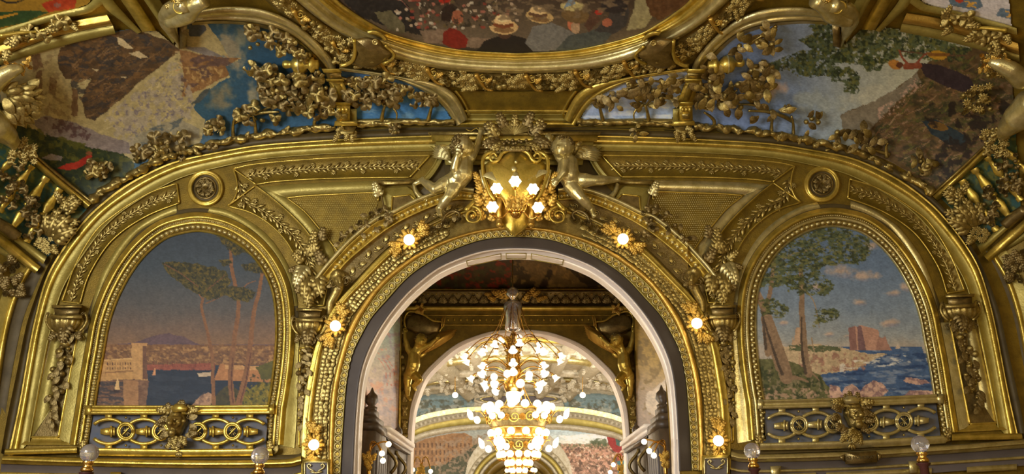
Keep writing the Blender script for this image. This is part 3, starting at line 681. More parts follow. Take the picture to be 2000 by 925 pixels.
# pediment arc with egg and dart, dark rinceau field below
B1c = [(622,548),(636,529),(662,499),(690,470),(735,433),(764,421),(810,398),(860,379),(893,373),(925,376)]
B0c = [(636,560),(655,538),(678,512),(703,490),(745,456),(780,433),(822,413),(862,397),(895,390),(926,391)]
def pedi(m, side):
    t = root('trim_7' if side == 'left' else 'trim_8', (0,YW,4)); tag(t, kind='structure')
    bd(t, 'rinceau_field', m(smooth(B0c, 60)), m(smooth([(645,600),(656,586),(697,543),(763,478),(832,437),(870,418),(926,401)], 60)), [(0,.03),(.5,.02),(1,.03)], 'bronze')
    b = MB()
    fc = m(smooth([(668,560),(700,520),(748,474),(800,442),(850,418),(905,400)]))
    n = 13
    for i in range(n):
        p, a = at_s(fc, (i+.5)/n); b.addt(RAW['volute'], place(WALL, p, a+(0 if i % 2 else 180), 7, h=.035, sz=.5)); b.addt(RAW['leaf'], place(WALL, p, a+30*(1 if i % 2 else -1), 13, h=.04, sz=.7))
    child('rinceau_scrolls', b.mesh('rinceau_scrolls'), 'relief', t)
    bd(t, 'crown_moulding', m(smooth(B1c, 60)), m(smooth(offs(smooth(B1c, 60), 9), 60)), [(0,.12),(.3,.18),(.6,.20),(1,.19),(1,0)], 'pale')
    bd(t, 'egg_ground', m(smooth(B1c, 60)), m(smooth(B0c, 60)), [(0,.14),(.15,.13),(.2,.09),(.8,.08),(.86,.12),(1,.11),(1,.02)], 'bright')
    ec = (smooth(B1c, 60)+smooth(B0c, 60))/2
    row('egg', WALL, m(ec[6:]), 12.5, 4.4, t, 'egg', h=.11); b = MB(); rowmb('leafn', WALL, m(ec[6:]), 12.5, 5, b, h=.10, turn=90); child('darts', b.mesh('darts'), 'bright', t)
    o = orn('volute', WALL, m([[925,425]])[0], 90 if side == 'left' else 90, 14, t, 'volute', h=.24)
both(pedi)
# keystone block moulding above, with ressaut and scrolled spandrel frames
t = root('trim_9', (0,YW,7)); tag(t, kind='structure')
for (y0, y1, x0, x1, hh, mm) in ((257,263,836,1174,.32,'relief'),(263,276,842,1168,.28,'bright'),(276,284,850,1160,.22,'flat'),(284,290,852,1158,.24,'pale'),(290,300,858,1150,.20,'relief'),(300,312,862,1146,.17,'bright'),(312,322,868,1140,.15,'flat')):
    child('string_course', slab([(x0,y0),(x1,y0),(x1-2,y1),(x0+2,y1)], WALL, 0, hh, bev=1).mesh('string_course'), mm, t)
def spandrel(m, side):
    t = root('trim_10' if side == 'left' else 'trim_11', (0,YW,6)); tag(t, kind='structure')
    bd(t, 'curved_rib', m([(850,284),(868,298),(862,318),(850,338),(838,352),(826,360)]), m([(838,286),(854,300),(848,318),(838,332),(828,344),(816,350)]), [(0,0),(.05,.10),(.2,.12),(.3,.08),(.8,.08),(.9,.11),(1,.10),(1,0)], 'flat')
    bd(t, 'curved_rib', m([(805,360),(808,375),(818,388),(832,394)]), m([(813,356),(816,370),(826,381),(838,386)]), [(0,0),(0,.12),(.5,.14),(1,.10),(1,0)], 'pale')
    pl = [(740,368),(795,363),(806,372),(814,388),(832,396),(800,406),(764,422),(752,425),(748,400)]
    child('spandrel_plate', slab(m(pl), WALL, 0, .08, bev=2).mesh('spandrel_plate'), 'flat', t)
    pi = [(766,384),(800,380),(812,392),(800,399),(770,413),(764,414)]
    b = MB()
    for i in range(len(pi)): wire([m([pi[i]])[0], m([pi[(i+1)%len(pi)]])[0]], WALL, .10, 1.6, b)
    child('inset_border', b.mesh('inset_border'), 'bright', t); child('inset_field', flat_poly(m(pi), WALL, .085).mesh('inset_field'), 'bronze', t)
    child('cornice_return', slab(m([(738,352),(808,350),(812,358),(738,362)]), WALL, 0, .12, bev=1).mesh('cornice_return'), 'relief', t)
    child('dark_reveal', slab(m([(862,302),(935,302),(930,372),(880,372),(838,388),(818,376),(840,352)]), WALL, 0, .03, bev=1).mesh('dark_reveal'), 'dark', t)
    # upturned scroll end and hanging chain with a flower bunch over the break in the pediment
    g = root('flower_swag', tuple(WALL.pos(m([[748,410]]))[0]), 'dark gilt flower swag hanging from a scroll end %s of the shield' % side, 'garland', 'dark flower swags over the arch pediment')
    orn('acanthus_pale', WALL, m([[742,384]])[0], 112 if side == 'left' else 68, 30, g, 'scroll_end', h=.14)
    w = wire(m([(744,380),(748,395),(750,408)]), WALL, .16, 2); child('chain', w.mesh('chain'), 'bronze', g)
    for i in range(30):
        u = i/29; 
        if i < 14: p = (750+rng.uniform(-13,13), 416+rng.uniform(-8,40))
        else: p = (735-(i-14)*4.6+rng.uniform(-4,4), 424+(i-14)*3.6+rng.uniform(-16,6))
        k = ('rose_bronze','leaf_bronze','fruit_bronze','vine_leaf_bronze')[i % 4]
        orn(k, WALL, m([p])[0], rng.uniform(0,360), {'r':8,'l':15,'f':4,'v':15}[k[0]], g, {'r':'rose','l':'leaf','f':'berry','v':'leaf'}[k[0]], h=.16+.05*rng.random())
both(spandrel)
# ================================================================ MURALS (painted canvases: colours live on the canvas itself)
_tb = np.random.RandomState(5).rand(256, 256)
def vn(x, y):
    xi = np.floor(x).astype(int); yi = np.floor(y).astype(int); fx = x-xi; fy = y-yi; fx = fx*fx*(3-2*fx); fy = fy*fy*(3-2*fy)
    g = lambda a, b: _tb[a & 255, b & 255]
    return (g(xi,yi)*(1-fx)+g(xi+1,yi)*fx)*(1-fy)+(g(xi,yi+1)*(1-fx)+g(xi+1,yi+1)*fx)*fy
def fbm(x, y, s, o=4, seed=0):
    v = 0; a = 1; t = 0
    for i in range(o): v = v+a*vn(x/s+seed*17.3+i*31.7, y/s+seed*9.1+i*11.3); t += a; a *= .55; s /= 2
    return v/t
class Art:
    def __init__(s, P): s.X = P[:,0].copy(); s.Y = P[:,1].copy(); s.C = np.zeros((len(P),3))
    def grad(s, stops, noise=8, sc=30, ax=None):
        q = s.Y if ax is None else s.X*ax[0]+s.Y*ax[1]
        q = q+(fbm(s.X, s.Y, sc, 3, 9)-.5)*noise*2
        st = sorted(stops, key=lambda a: a[0]); ys = [a[0] for a in st]
        for k in range(3): s.C[:,k] = np.interp(q, ys, [a[1][k] for a in st])
        return s
    def put(s, m, col, var=14, sc=6, seed=1, al=1.0):
        n = (fbm(s.X, s.Y, sc, 3, seed)-.5)*2*var; c = np.array(col, float)[None]+n[:,None]*[1,.95,.8]
        m = (m.astype(float) if m.dtype == bool else m)*al; s.C = s.C*(1-m[:,None])+c*m[:,None]; return s
    def warp(s, amp, sc=9, seed=2): return s.X+(fbm(s.X,s.Y,sc,4,seed)-.5)*2*amp, s.Y+(fbm(s.X,s.Y,sc,4,seed+3)-.5)*2*amp
    def poly(s, pts, col, warp=1.5, wsc=9, var=12, sc=6, seed=1, al=1.0):
        x, y = s.warp(warp, wsc, seed) if warp else (s.X, s.Y); return s.put(inside(x, y, np.array(pts, float)), col, var, sc, seed, al)
    def spots(s, pts, col, thr=.55, sc=5, var=14, seed=4, warp=4, al=1.0, st=(1,1)):
        """noise-broken patches inside a polygon: foliage, crowds, rocks"""
        x, y = s.warp(warp, 12, seed); f = fbm(s.X/st[0], s.Y/st[1], sc, 5, seed); return s.put(inside(x, y, np.array(pts, float))*np.clip((f-thr)/.07+.5, 0, 1), col, var, sc*.6, seed+1, al*.8)
    def line(s, pts, w0, w1, col, var=10, warp=.8, seed=6, al=1.0):
        x, y = s.warp(warp, 14, seed); P = smooth(pts, step=6); d = np.full(len(s.X), 1e9); n = len(P)
        bb = (x > P[:,0].min()-w0-w1-3) & (x < P[:,0].max()+w0+w1+3) & (y > P[:,1].min()-w0-w1-3) & (y < P[:,1].max()+w0+w1+3)
        xi, yi = x[bb], y[bb]; dd = np.full(len(xi), 1e9)
        for i in range(n-1):
            a, b = P[i], P[i+1]; v = b-a; L = v@v+1e-9; t = np.clip(((xi-a[0])*v[0]+(yi-a[1])*v[1])/L, 0, 1)
            ww = w0+(w1-w0)*(i+t)/(n-1); dd = np.minimum(dd, np.hypot(xi-a[0]-t*v[0], yi-a[1]-t*v[1])-ww/2)
        m = np.zeros(len(s.X), bool); m[bb] = dd < 0; return s.put(m, col, var, 5, seed, al)
    def ell(s, cx, cy, rx, ry, col, rot=0, var=10, warp=1.0, al=1.0, seed=1, sc=6):
        x, y = s.warp(warp, 8, seed) if warp else (s.X, s.Y); a = R(rot); u = (x-cx)*math.cos(a)+(y-cy)*math.sin(a); v = -(x-cx)*math.sin(a)+(y-cy)*math.cos(a)
        return s.put((u/rx)**2+(v/ry)**2 < 1, col, var, sc, seed, al)
    def soft(s, cx, cy, rx, ry, col, rot=0, al=1.0, seed=1, var=6):
        a = R(rot); u = (s.X-cx)*math.cos(a)+(s.Y-cy)*math.sin(a); v = -(s.X-cx)*math.sin(a)+(s.Y-cy)*math.cos(a)
        m = np.clip(1.6-1.6*np.sqrt((u/rx)**2+(v/ry)**2)+(fbm(s.X,s.Y,16,4,seed)-.5)*2.4, 0, 1)*al; return s.put(m, col, var, 6, seed)
    def out(s, gain=1.0, sat=1.0):
        s.C *= 1+((fbm(s.X,s.Y*2.2,3.0,2,8)-.5)*.22+(fbm(s.X*1.4,s.Y,9.0,3,21)-.5)*.16)[:,None]      # brush marks
        s.C = 96+(s.C-96)*1.14; g = s.C.mean(1)[:,None]; c = np.clip(g+(s.C-g)*sat, 0, 255)/255; lin = np.where(c < .04045, c/12.92, ((c+.055)/1.055)**2.4)
        return np.clip(lin*gain*[.97,.95,.90], 0, .92)
def canvas(name, par, poly, surf, painter, h=.015, step=1.4, gain=2.0, sat=1.0, m='canvas'):
    P = np.array(poly, float); x0, y0 = P.min(0)-step; x1, y1 = P.max(0)+step
    nx = int((x1-x0)/step)+1; ny = int((y1-y0)/step)+1
    gx, gy = np.meshgrid(x0+np.arange(nx)*step, y0+np.arange(ny)*step, indexing='ij'); Q = grid_quads(nx, ny)
    pts = np.stack([gx.ravel(), gy.ravel()], 1); cen = pts[Q].mean(1); keep = inside(cen[:,0], cen[:,1], P); Q = Q[keep]
    used = np.unique(Q); idx = np.full(len(pts), -1); idx[used] = np.arange(len(used)); pts = pts[used]; Q = idx[Q]
    a = Art(pts); painter(a); V = surf.pos(pts, h); me = mesh_np(name, V, Q, a.out(gain, sat)); return child(name, me, m, par)
def harbour(a):
    a.grad([(440,(62,70,78)),(520,(72,80,86)),(600,(94,90,86)),(640,(116,98,84)),(672,(134,106,80)),(700,(150,112,74))], 10)
    a.poly([(225,672),(262,668),(300,655),(330,650),(360,658),(390,672),(540,672),(540,690),(225,690)], (104,84,86), 2, 12, 6)
    a.poly([(200,672),(540,674),(540,716),(200,716)], (126,94,64), 1.5, var=26, sc=4)
    a.spots([(200,676),(540,676),(540,712),(200,712)], (172,136,92), .58, 4, 16, 3, 1, st=(1.6,1)); a.spots([(200,684),(540,684),(540,716),(200,716)], (100,74,56), .60, 4, 12, 5, 1, st=(1.4,1))
    a.poly([(186,716),(540,712),(545,800),(180,800)], (50,58,70), .8, var=10, sc=14)
    a.spots([(270,724),(540,716),(540,790),(270,796)], (34,46,60), .5, 10, 6, 2, st=(4,1))
    a.poly([(280,712),(420,708),(420,722),(285,722)], (140,84,66), 1, var=20); 
    for x in range(300, 420, 9): a.line([(x,706),(x+1,716)], 1, .8, (110,62,48))
    a.poly([(200,702),(270,698),(276,742),(192,752)], (186,148,98), .6, var=16); a.poly([(204,726),(262,722),(262,725),(204,729)], (140,106,70), .3); a.line([(200,703),(270,699)], 2.5, 2.5, (206,170,118), warp=.2)
    for r in (707, 716): 
        for x in range(210, 266, 5): a.line([(x,r+1),(x,r+5)], 1.8, 1.6, (104,74,52), warp=.2)
    a.poly([(258,670),(286,671),(284,682),(288,742),(262,742),(256,684)], (188,150,102), .6, var=14); a.poly([(278,672),(286,672),(288,740),(279,740)], (112,82,62), .5); a.poly([(256,669),(288,670),(287,675),(256,674)], (190,150,104), .3)
    a.poly([(190,745),(236,740),(290,742),(286,792),(184,794)], (120,92,72), 2.5, 8, 26, 5); a.spots([(186,745),(246,745),(244,794),(184,794)], (60,56,60), .5, 4, 8, 6, 1, st=(3,.8))
    a.poly([(241,742),(270,742),(270,794),(241,794)], (158,122,86), 1.5, var=14)
    a.poly([(229,738),(231,738),(234,760),(223,762)], (214,180,130), .4); a.poly([(221,760),(235,762),(233,766),(221,765)], (60,44,40), .3); a.poly([(302,718),(304,718),(304,732),(297,732)], (200,150,110), .3)
    a.poly([(385,728),(414,726),(412,734),(388,736)], (196,176,150), .8); a.poly([(430,710),(540,720),(540,746),(418,742)], (170,124,84), .8, var=12); a.poly([(440,712),(540,716),(540,724),(440,720)], (190,150,104), .6)
    a.poly([(372,794),(392,772),(408,766),(425,778),(432,794)], (176,144,118), 1.5, var=22, sc=7); a.spots([(376,794),(400,768),(430,790)], (120,96,84), .55, 6)
    a.poly([(408,794),(425,766),(446,752),(470,762),(480,794)], (70,64,34), 3, var=16, sc=5); a.poly([(455,794),(470,768),(500,752),(540,744),(540,796)], (112,104,34), 3, var=26, sc=7); a.spots([(455,794),(470,762),(500,746),(540,740),(540,796)], (150,128,40), .58, 6); a.spots([(420,794),(440,756),(540,700),(540,796)], (48,52,26), .62, 5)
    a.poly([(500,716),(540,700),(540,740),(510,740)], (92,88,36), 3)
    T = (132,96,66)
    for pts, w0, w1 in (([(418,794),(416,742),(414,690),(404,645),(394,600),(396,585)],8,5),([(396,585),(388,572),(380,560)],3,1.5),([(396,585),(404,566),(412,556)],3.5,2),([(402,592),(430,580),(450,570)],2,1)): a.line(pts, w0, w1, T)
    for pts, w0, w1 in (([(455,790),(450,740),(452,712),(458,660),(466,600),(460,560),(452,520),(450,470),(446,455)],11,6),([(466,790),(476,750),(486,700),(492,640),(498,600),(506,570),(514,520)],13,6),([(466,580),(480,556),(500,548)],3,1.5)): a.line(pts, w0, w1, T)
    for pts in ([(455,785),(452,740),(455,700)],[(470,785),(480,745),(490,690)]): a.line(pts, 3, 2, (96,62,46))
    F = (72,66,26); 
    for pg in ([(315,514),(340,510),(380,516),(420,522),(440,530),(450,548),(444,572),(424,582),(404,584),(384,574),(358,556),(330,534)],[(428,508),(450,508),(452,516),(436,520)],[(450,560),(480,560),(500,570),(486,590),(456,586),(440,574)],[(470,516),(500,512),(520,520),(512,534),(480,528)],[(420,456),(450,452),(500,478),(512,500),(490,498),(450,480),(436,476)],[(440,480),(460,478),(476,492),(460,500)]):
        a.poly(pg, F, 5, 10, 16, 5, al=.92); a.spots(pg, (112,96,38), .54, 3.5, 10, 7, 4); a.spots(pg, (38,40,20), .57, 3.5, 8, 9, 4)
    a.line([(322,516),(350,532),(388,560)], 1.6, 1.2, (120,84,60)); a.line([(404,566),(430,545),(440,536)], 1.4, 1, (120,84,60))
def island(a):
    a.grad([(440,(92,110,136)),(520,(104,122,146)),(600,(124,138,154)),(660,(150,154,154)),(676,(168,160,150))], 12)
    for cx, cy, rx, ry in ((1645,530,34,14),(1690,540,26,12),(1770,560,22,9),(1745,572,16,7),(1740,630,20,8),(1680,590,14,7),(1590,560,20,8),(1620,652,14,5),(1660,655,12,4),(1530,630,12,6),(1700,480,20,8)):
        a.soft(cx, cy, rx, ry, (190,164,144), -4, .8, seed=cx % 7); a.soft(cx+2, cy+ry*.6, rx*.9, ry*.5, (132,134,150), 0, .6, seed=3)
    a.poly([(1560,678),(1800,676),(1840,790),(1560,800)], (74,98,134), .5, var=12, sc=10)
    a.spots([(1600,680),(1812,678),(1836,780),(1600,790)], (128,140,160), .57, 8, 10, 3, 2, st=(3.5,.8)); a.spots([(1600,684),(1812,684),(1836,780),(1600,790)], (48,70,108), .58, 9, 8, 6, 2, st=(3.5,.8))
    a.poly([(1530,676),(1600,672),(1660,682),(1700,690),(1736,690),(1700,706),(1672,722),(1600,730),(1540,722)], (182,162,132), 3, var=20, sc=6); a.spots([(1560,690),(1700,690),(1690,722),(1560,728)], (150,112,98), .57, 6)
    a.spots([(1640,700),(1770,690),(1780,706),(1640,730)], (214,210,200), .56, 6, 8, 3, 2, st=(3,.8))
    a.poly([(1657,640),(1670,636),(1674,638),(1680,634),(1716,644),(1717,684),(1660,684)], (176,138,120), .4, var=10); a.poly([(1657,640),(1670,636),(1674,684),(1660,684)], (140,106,100), .3); a.poly([(1674,637),(1682,636),(1692,684),(1677,684)], (120,94,96), .3)
    a.poly([(1710,684),(1716,656),(1722,660),(1729,656),(1733,668),(1742,684)], (160,124,110), .8); a.poly([(1748,680),(1753,672),(1760,680)], (190,170,150), .6); a.poly([(1550,676),(1554,640),(1562,638),(1566,676)], (178,150,124), .6); a.poly([(1546,678),(1548,658),(1556,678)], (178,150,124), .6)
    a.spots([(1540,672),(1640,676),(1640,686),(1540,684)], (70,82,56), .4, 5)
    a.poly([(1470,700),(1540,704),(1600,730),(1622,760),(1624,790),(1470,800)], (98,98,66), 4, var=22, sc=6); a.spots([(1470,716),(1600,736),(1620,790),(1470,800)], (140,128,104), .57, 6, 16, 2); a.spots([(1470,710),(1600,730),(1620,790),(1470,800)], (58,66,44), .56, 7, 10, 5)
    a.spots([(1480,756),(1640,760),(1640,792),(1480,796)], (176,146,126), .55, 7, 14, 8)
    for pg in ([(1640,782),(1650,756),(1664,748),(1680,762),(1700,784)],[(1676,770),(1690,752),(1706,742),(1722,748),(1736,762),(1722,776),(1690,782)],[(1764,744),(1772,736),(1806,742),(1818,748),(1790,750)],[(1762,776),(1776,762),(1820,762),(1826,778)],[(1620,750),(1640,756),(1652,784),(1622,790)]):
        a.poly(pg, (192,160,144), 2.5, var=20, sc=8); a.spots(pg, (130,104,108), .55, 7)
    T = (136,114,92)
    for pts, w0, w1 in (([(1536,736),(1526,700),(1506,640),(1492,600),(1480,575)],26,14),([(1520,720),(1500,660),(1488,620)],10,6),([(1580,730),(1572,700),(1570,660),(1566,610),(1566,560),(1564,520)],15,8),([(1500,690),(1494,620),(1506,560),(1512,500),(1508,470)],12,6),([(1536,736),(1560,738),(1578,745)],10,3),([(1572,700),(1584,724),(1600,742)],4,2)): a.line(pts, w0, w1, T, 18)
    for pts in ([(1528,730),(1516,700),(1500,650),(1486,606)],[(1574,728),(1567,690),(1565,620)],[(1496,680),(1490,620)]): a.line(pts, 6, 3, (84,72,62), 12)
    for pts in ([(1512,520),(1540,500),(1570,490),(1620,484)],[(1566,560),(1590,590),(1600,640)],[(1510,500),(1530,470),(1560,452)],[(1480,560),(1500,520),(1540,560)],[(1585,660),(1590,690),(1580,710)]): a.line(pts, 3, 1, (150,132,108))
    for pg in ([(1480,560),(1486,510),(1510,470),(1550,448),(1610,440),(1660,450),(1700,470),(1702,490),(1690,512),(1650,516),(1610,520),(1580,540),(1560,552),(1520,560)],[(1530,540),(1600,530),(1630,560),(1620,576),(1560,574),(1540,570)],[(1480,586),(1510,582),(1540,600),(1530,620),(1490,616)],[(1590,606),(1610,600),(1642,608),(1636,622),(1604,628),(1592,640)]):
        a.spots(pg, (78,86,52), .47, 6, 14, 3, 9, st=(1.6,1)); a.spots(pg, (116,114,66), .57, 3, 12, 6, 8, st=(1.8,1)); a.spots(pg, (52,58,38), .58, 3, 8, 8, 8, st=(1.8,1))
def right_edge(P, side): return P
p_l = root('mural_painting', tuple(WALL.pos([[360,640]])[0]), 'arched mural of a harbour with tall umbrella pines and a fort', 'painting')
canvas('canvas', p_l, smooth(PNT_L+[PNT_L[0]], 160), WALL, harbour, .012, gain=.80, sat=1.15)
PR_ = [(1493,780),(1487,740),(1480,690),(1475,640),(1475,600),(1482,560),(1497,520),(1520,484),(1550,458),(1590,444),(1625,441),(1665,446),(1705,466),(1742,500),(1768,540),(1785,585),(1796,640),(1806,700),(1817,768)]
p_r = root('mural_painting', tuple(WALL.pos([[1645,630]])[0]), 'arched mural of a blue sea with stone towers seen through pines', 'painting')
canvas('canvas', p_r, mir(smooth(PNT_L+[PNT_L[0]], 160)), WALL, island, .012, gain=1.12, sat=1.0)
# ---------------------------------------------------------------- balustrade fronts with masks
def balustrade(m, side):
    nm = 'harbour' if side == 'left' else 'island tower'
    t = root('openwork_balustrade', tuple(WALL.pos(m([[350,830]]))[0]), 'openwork gilt balustrade of rings and urns below the %s painting' % nm, 'balustrade')
    g = 'pale' if side == 'right' else 'bright'  # paler gilt on the right stands for daylight falling there
    S = lambda L, h0, h1, name, mm, bev=1: child(name, slab(m(L), WALL, h0, h1, bev=bev).mesh(name), mm, t)
    child('backing_panel', band(m([(182,806),(350,806),(520,804)]), m([(172,880),(350,882),(528,880)]), [(0,.02),(1,.02)], WALL).mesh('backing_panel'), 'blue', t)
    child('top_rail', band(m([(180,791),(350,791),(524,790)]), m([(177,809),(350,809),(526,808)]), [(0,0),(0,.18),(.15,.20),(.3,.15),(.6,.14),(.7,.17),(1,.16),(1,.02)], WALL).mesh('top_rail'), g, t)
    child('bottom_rail', band(m([(166,873),(350,876),(530,875)]), m([(162,889),(350,891),(533,889)]), [(0,.02),(0,.20),(.2,.22),(.5,.20),(1,.19),(1,0)], WALL).mesh('bottom_rail'), g, t)
    for x, y in ((172,800),(529,798)): S([(x-7,y-9),(x+7,y-9),(x+7,y+10),(x-7,y+10)], 0, .16, 'corner_block', g)
    cy = 842
    def ring(x, y, rx, ry, w, h, name, a0=0, a1=360):
        a = np.radians(np.linspace(a0, a1, max(8, int(abs(a1-a0)/12)))); c = np.stack([x+rx*np.cos(a), y-ry*np.sin(a)], 1)
        child(name, wire(m(c), WALL, h, w).mesh(name), g, t)
    for x0 in (246, 314, 387, 454):
        ring(x0, cy, 15.5, 16, 3.3, .13, 'ring'); ring(x0, cy, 12, 12.5, 1.4, .15, 'ring_bead')
        M = WALL
        for a in (45, 80, 115, 150):
            q = np.array([math.cos(R(a)), -math.sin(R(a))])*11; b = MB(); wire(m([np.array([x0,cy])-q, np.array([x0,cy])+q]), WALL, .10, .9, b); child('ring_spoke', b.mesh('ring_spoke'), 'relief', t)
        child('monogram_stem', wire(m([(x0-8,cy+8),(x0+8,cy-9)]), WALL, .13, 1.8).mesh('monogram_stem'), g, t)
    for x0 in (212, 281, 421, 488):     # open oval links and lying urn between rings
        for sg in (1, -1):
            ring(x0, cy, 34, 24, 3.6, .11, 'oval_link', 35*sg, 145*sg)
            S([(x0-7,cy-30*sg-4),(x0+7,cy-30*sg-4),(x0+7,cy-30*sg+4),(x0-7,cy-30*sg+4)], .03, .14, 'link_block', g)
            orn('fruit', WALL, m([[x0+34, cy-27*sg]])[0], 90, 2.6, t, 'bud', h=.10)
        s = 1 if x0 < 350 else -1
        S([(x0-16*s,cy-5),(x0-16*s,cy+5),(x0+4*s,cy+8),(x0+4*s,cy-8)] if s > 0 else [(x0-4,cy-8),(x0-4,cy+8),(x0+16,cy+5),(x0+16,cy-5)], .03, .15, 'urn_body', g, 2)
        S([(x0+5*s-2,cy-11),(x0+5*s+2,cy-11),(x0+5*s+2,cy+11),(x0+5*s-2,cy+11)], .03, .17, 'urn_collar', g); S([(x0+10*s-3,cy-8),(x0+10*s+3,cy-8),(x0+10*s+3,cy+8),(x0+10*s-3,cy+8)], .03, .15, 'urn_foot', g)
    # lower part of bead frame + leaf at the corners
    for x, a in ((163,80),(532,100)):
        orn('acanthus', WALL, m([[x,884]])[0], a, 26, t, 'corner_leaf', h=.10); orn('leaf', WALL, m([[x+4,886]])[0], a-30, 18, t, 'corner_leaf', h=.12)
    # lion-like mask
    k = root('grotesque_mask', tuple(WALL.pos(m([[350,830]]), .12)[0]), 'gilt grotesque mask with leafy beard on the balustrade below the %s painting' % nm, 'mask', 'masks on the balustrades')
    C = m([[350,828]])[0]; F, mp = locframe(WALL, C, 0); f = lambda x, y, z: (F @ np.array([x*mp, y*mp, z, 1]))[:3]
    L = [[(f(0,4,.08), .15), (f(0,-12,.08), .11)], [(f(0,12,.14), .10)], [(f(-8,0,.20), .05)], [(f(8,0,.20), .05)], [(f(0,9,.25),.026),(f(0,-3,.34),.042)], [(f(-5,-3,.27),.028),(f(5,-3,.27),.028)], [(f(-11,9,.20),.030),(f(-2,7,.27),.028)], [(f(11,9,.20),.030),(f(2,7,.27),.028)], [(f(-7,-8,.23),.026),(f(0,-7,.27),.022),(f(7,-8,.23),.026)], [(f(-4,-14,.22),.026),(f(4,-14,.22),.026)], [(f(0,-19,.22),.06)], [(f(-16,4,.14),.04)], [(f(16,4,.14),.04)]]
    body('face', k, L, G['relief'] if 0 else 'relief', .010, 3)
    for s in (-1, 1): child('eye', MB().addt(ball(.022,8,6), np.array(Matrix.Translation(f(5*s,5,.265)))).mesh('eye'), 'bronze', k)
    for i in range(26):
        a = 360*i/26; r = 21+5*(i % 2); q = C+r*np.array([math.cos(R(a)), -math.sin(R(a))])*[1,1.15]
        orn('acanthus_bronze' if i % 2 else 'leaf_bronze', WALL, q, a+rng.uniform(-70,70), 19, k, 'hair_leaf', h=.12+.08*rng.random())
    for i in range(12): orn('acanthus', WALL, C+[rng.uniform(-14,14), 22+rng.uniform(0,16)], -90+rng.uniform(-50,50), 20, k, 'beard_leaf', h=.16+.07*rng.random())
    for s in (-1, 1): orn('acanthus', WALL, C+[s*16,-27], 0 if s > 0 else 180, 26, k, 'crest_leaf', h=.17); orn('volute_bronze', WALL, C+[s*20,-14], 0, 6, k, 'scroll', h=.17)
    child('crown_cap', slab(np.array([(-17,-32),(-8,-40),(8,-40),(17,-32),(13,-24),(-13,-24)])+C, WALL, .10, .30, bev=4).mesh('crown_cap'), g, k)
    orn('husk', WALL, C+[0,52], -90, 14, k, 'pendant', h=.2)
both(balustrade)
# ---------------------------------------------------------------- base cornice and panelling
def base(m, side):
    t = root('trim_12' if side == 'left' else 'trim_13', (0,YW,2.5)); tag(t, kind='structure')
    g = 'pale' if side == 'right' else 'bright'  # right cornice coloured paler, as if daylit
    def s(L0, L1, prof, mm, name): child(name, band(m(L0), m(L1), prof, WALL).mesh(name), mm, t)
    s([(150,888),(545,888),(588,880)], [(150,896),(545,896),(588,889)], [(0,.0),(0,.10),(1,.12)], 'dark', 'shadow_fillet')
    s([(10,876),(150,872)], [(8,888),(150,884)], [(0,0),(0,.16),(.3,.20),(1,.17),(1,.12)], 'bright', 'cornice_return')
    s([(6,888),(150,892),(350,897),(545,896),(588,889)], [(4,897),(150,902),(350,906),(545,905),(588,899)], [(0,.10),(.1,.16),(.5,.22),(1,.22)], g, 'cornice_roll')
    s([(4,897),(150,902),(350,906),(545,905),(588,899)], [(2,905),(150,909),(350,913),(545,912),(588,906)], [(0,.22),(.2,.14),(.6,.14),(.7,.12),(1,.10)], g, 'cornice_fillet')
    s([(2,905),(150,909),(350,913),(545,912),(588,906)], [(0,940),(150,945),(350,950),(545,950),(588,948)], [(0,.10),(0,.06),(1,.06)], 'slate', 'panelling_frieze')
    s([(2,921),(150,924),(350,928),(545,927),(588,921)], [(0,927),(150,930),(350,934),(545,933),(588,927)], [(0,.06),(.1,.10),(.9,.10),(1,.06)], g, 'panelling_fillet')
    for a, b in ((20,120),(190,400),(420,520)): s([(a,936),(b,937)], [(a,948),(b,949)], [(0,.06),(.1,.09),(.9,.09),(1,.06)], g, 'panel_border')
    for x in (226, 500): child('bracket', slab(m([(x-11,921),(x+11,921),(x+8,945),(x-8,945)]), WALL, .05, .2, bev=2).mesh('bracket'), g, t)
    # square plinth of the arch surround with scrolls
    p = root('arch_plinth', tuple(WALL.pos(m([[618,910]]))[0]), 'square gilt plinth panel with two scrolls at the %s foot of the arch surround' % side, 'plinth', 'plinths of the arch')
    child('block', slab(m([(590,896),(645,896),(645,940),(590,940)]), WALL, .02, .20, bev=1).mesh('block'), 'bright', p)
    b = MB(); q = [(595,902),(640,902),(640,936),(595,936)]
    for i in range(4): wire(m([q[i], q[(i+1)%4]]), WALL, .22, 1.5, b)
    child('border', b.mesh('border'), 'pale', p)
    child('field', flat_poly(m(q), WALL, .205).mesh('field'), 'slate', p)
    for sg in (-1, 1): child('scroll', wire(m([(617+sg*2,922),(617+sg*8,917),(617+sg*14,914),(617+sg*17,908),(617+sg*12,905),(617+sg*9,909),(617+sg*12,911)]), WALL, .23, 1.6).mesh('scroll'), 'pale', p)
    child('scroll', wire(m([(605,920),(617,923),(629,920)]), WALL, .23, 1.6).mesh('scroll'), 'pale', p)
both(base)
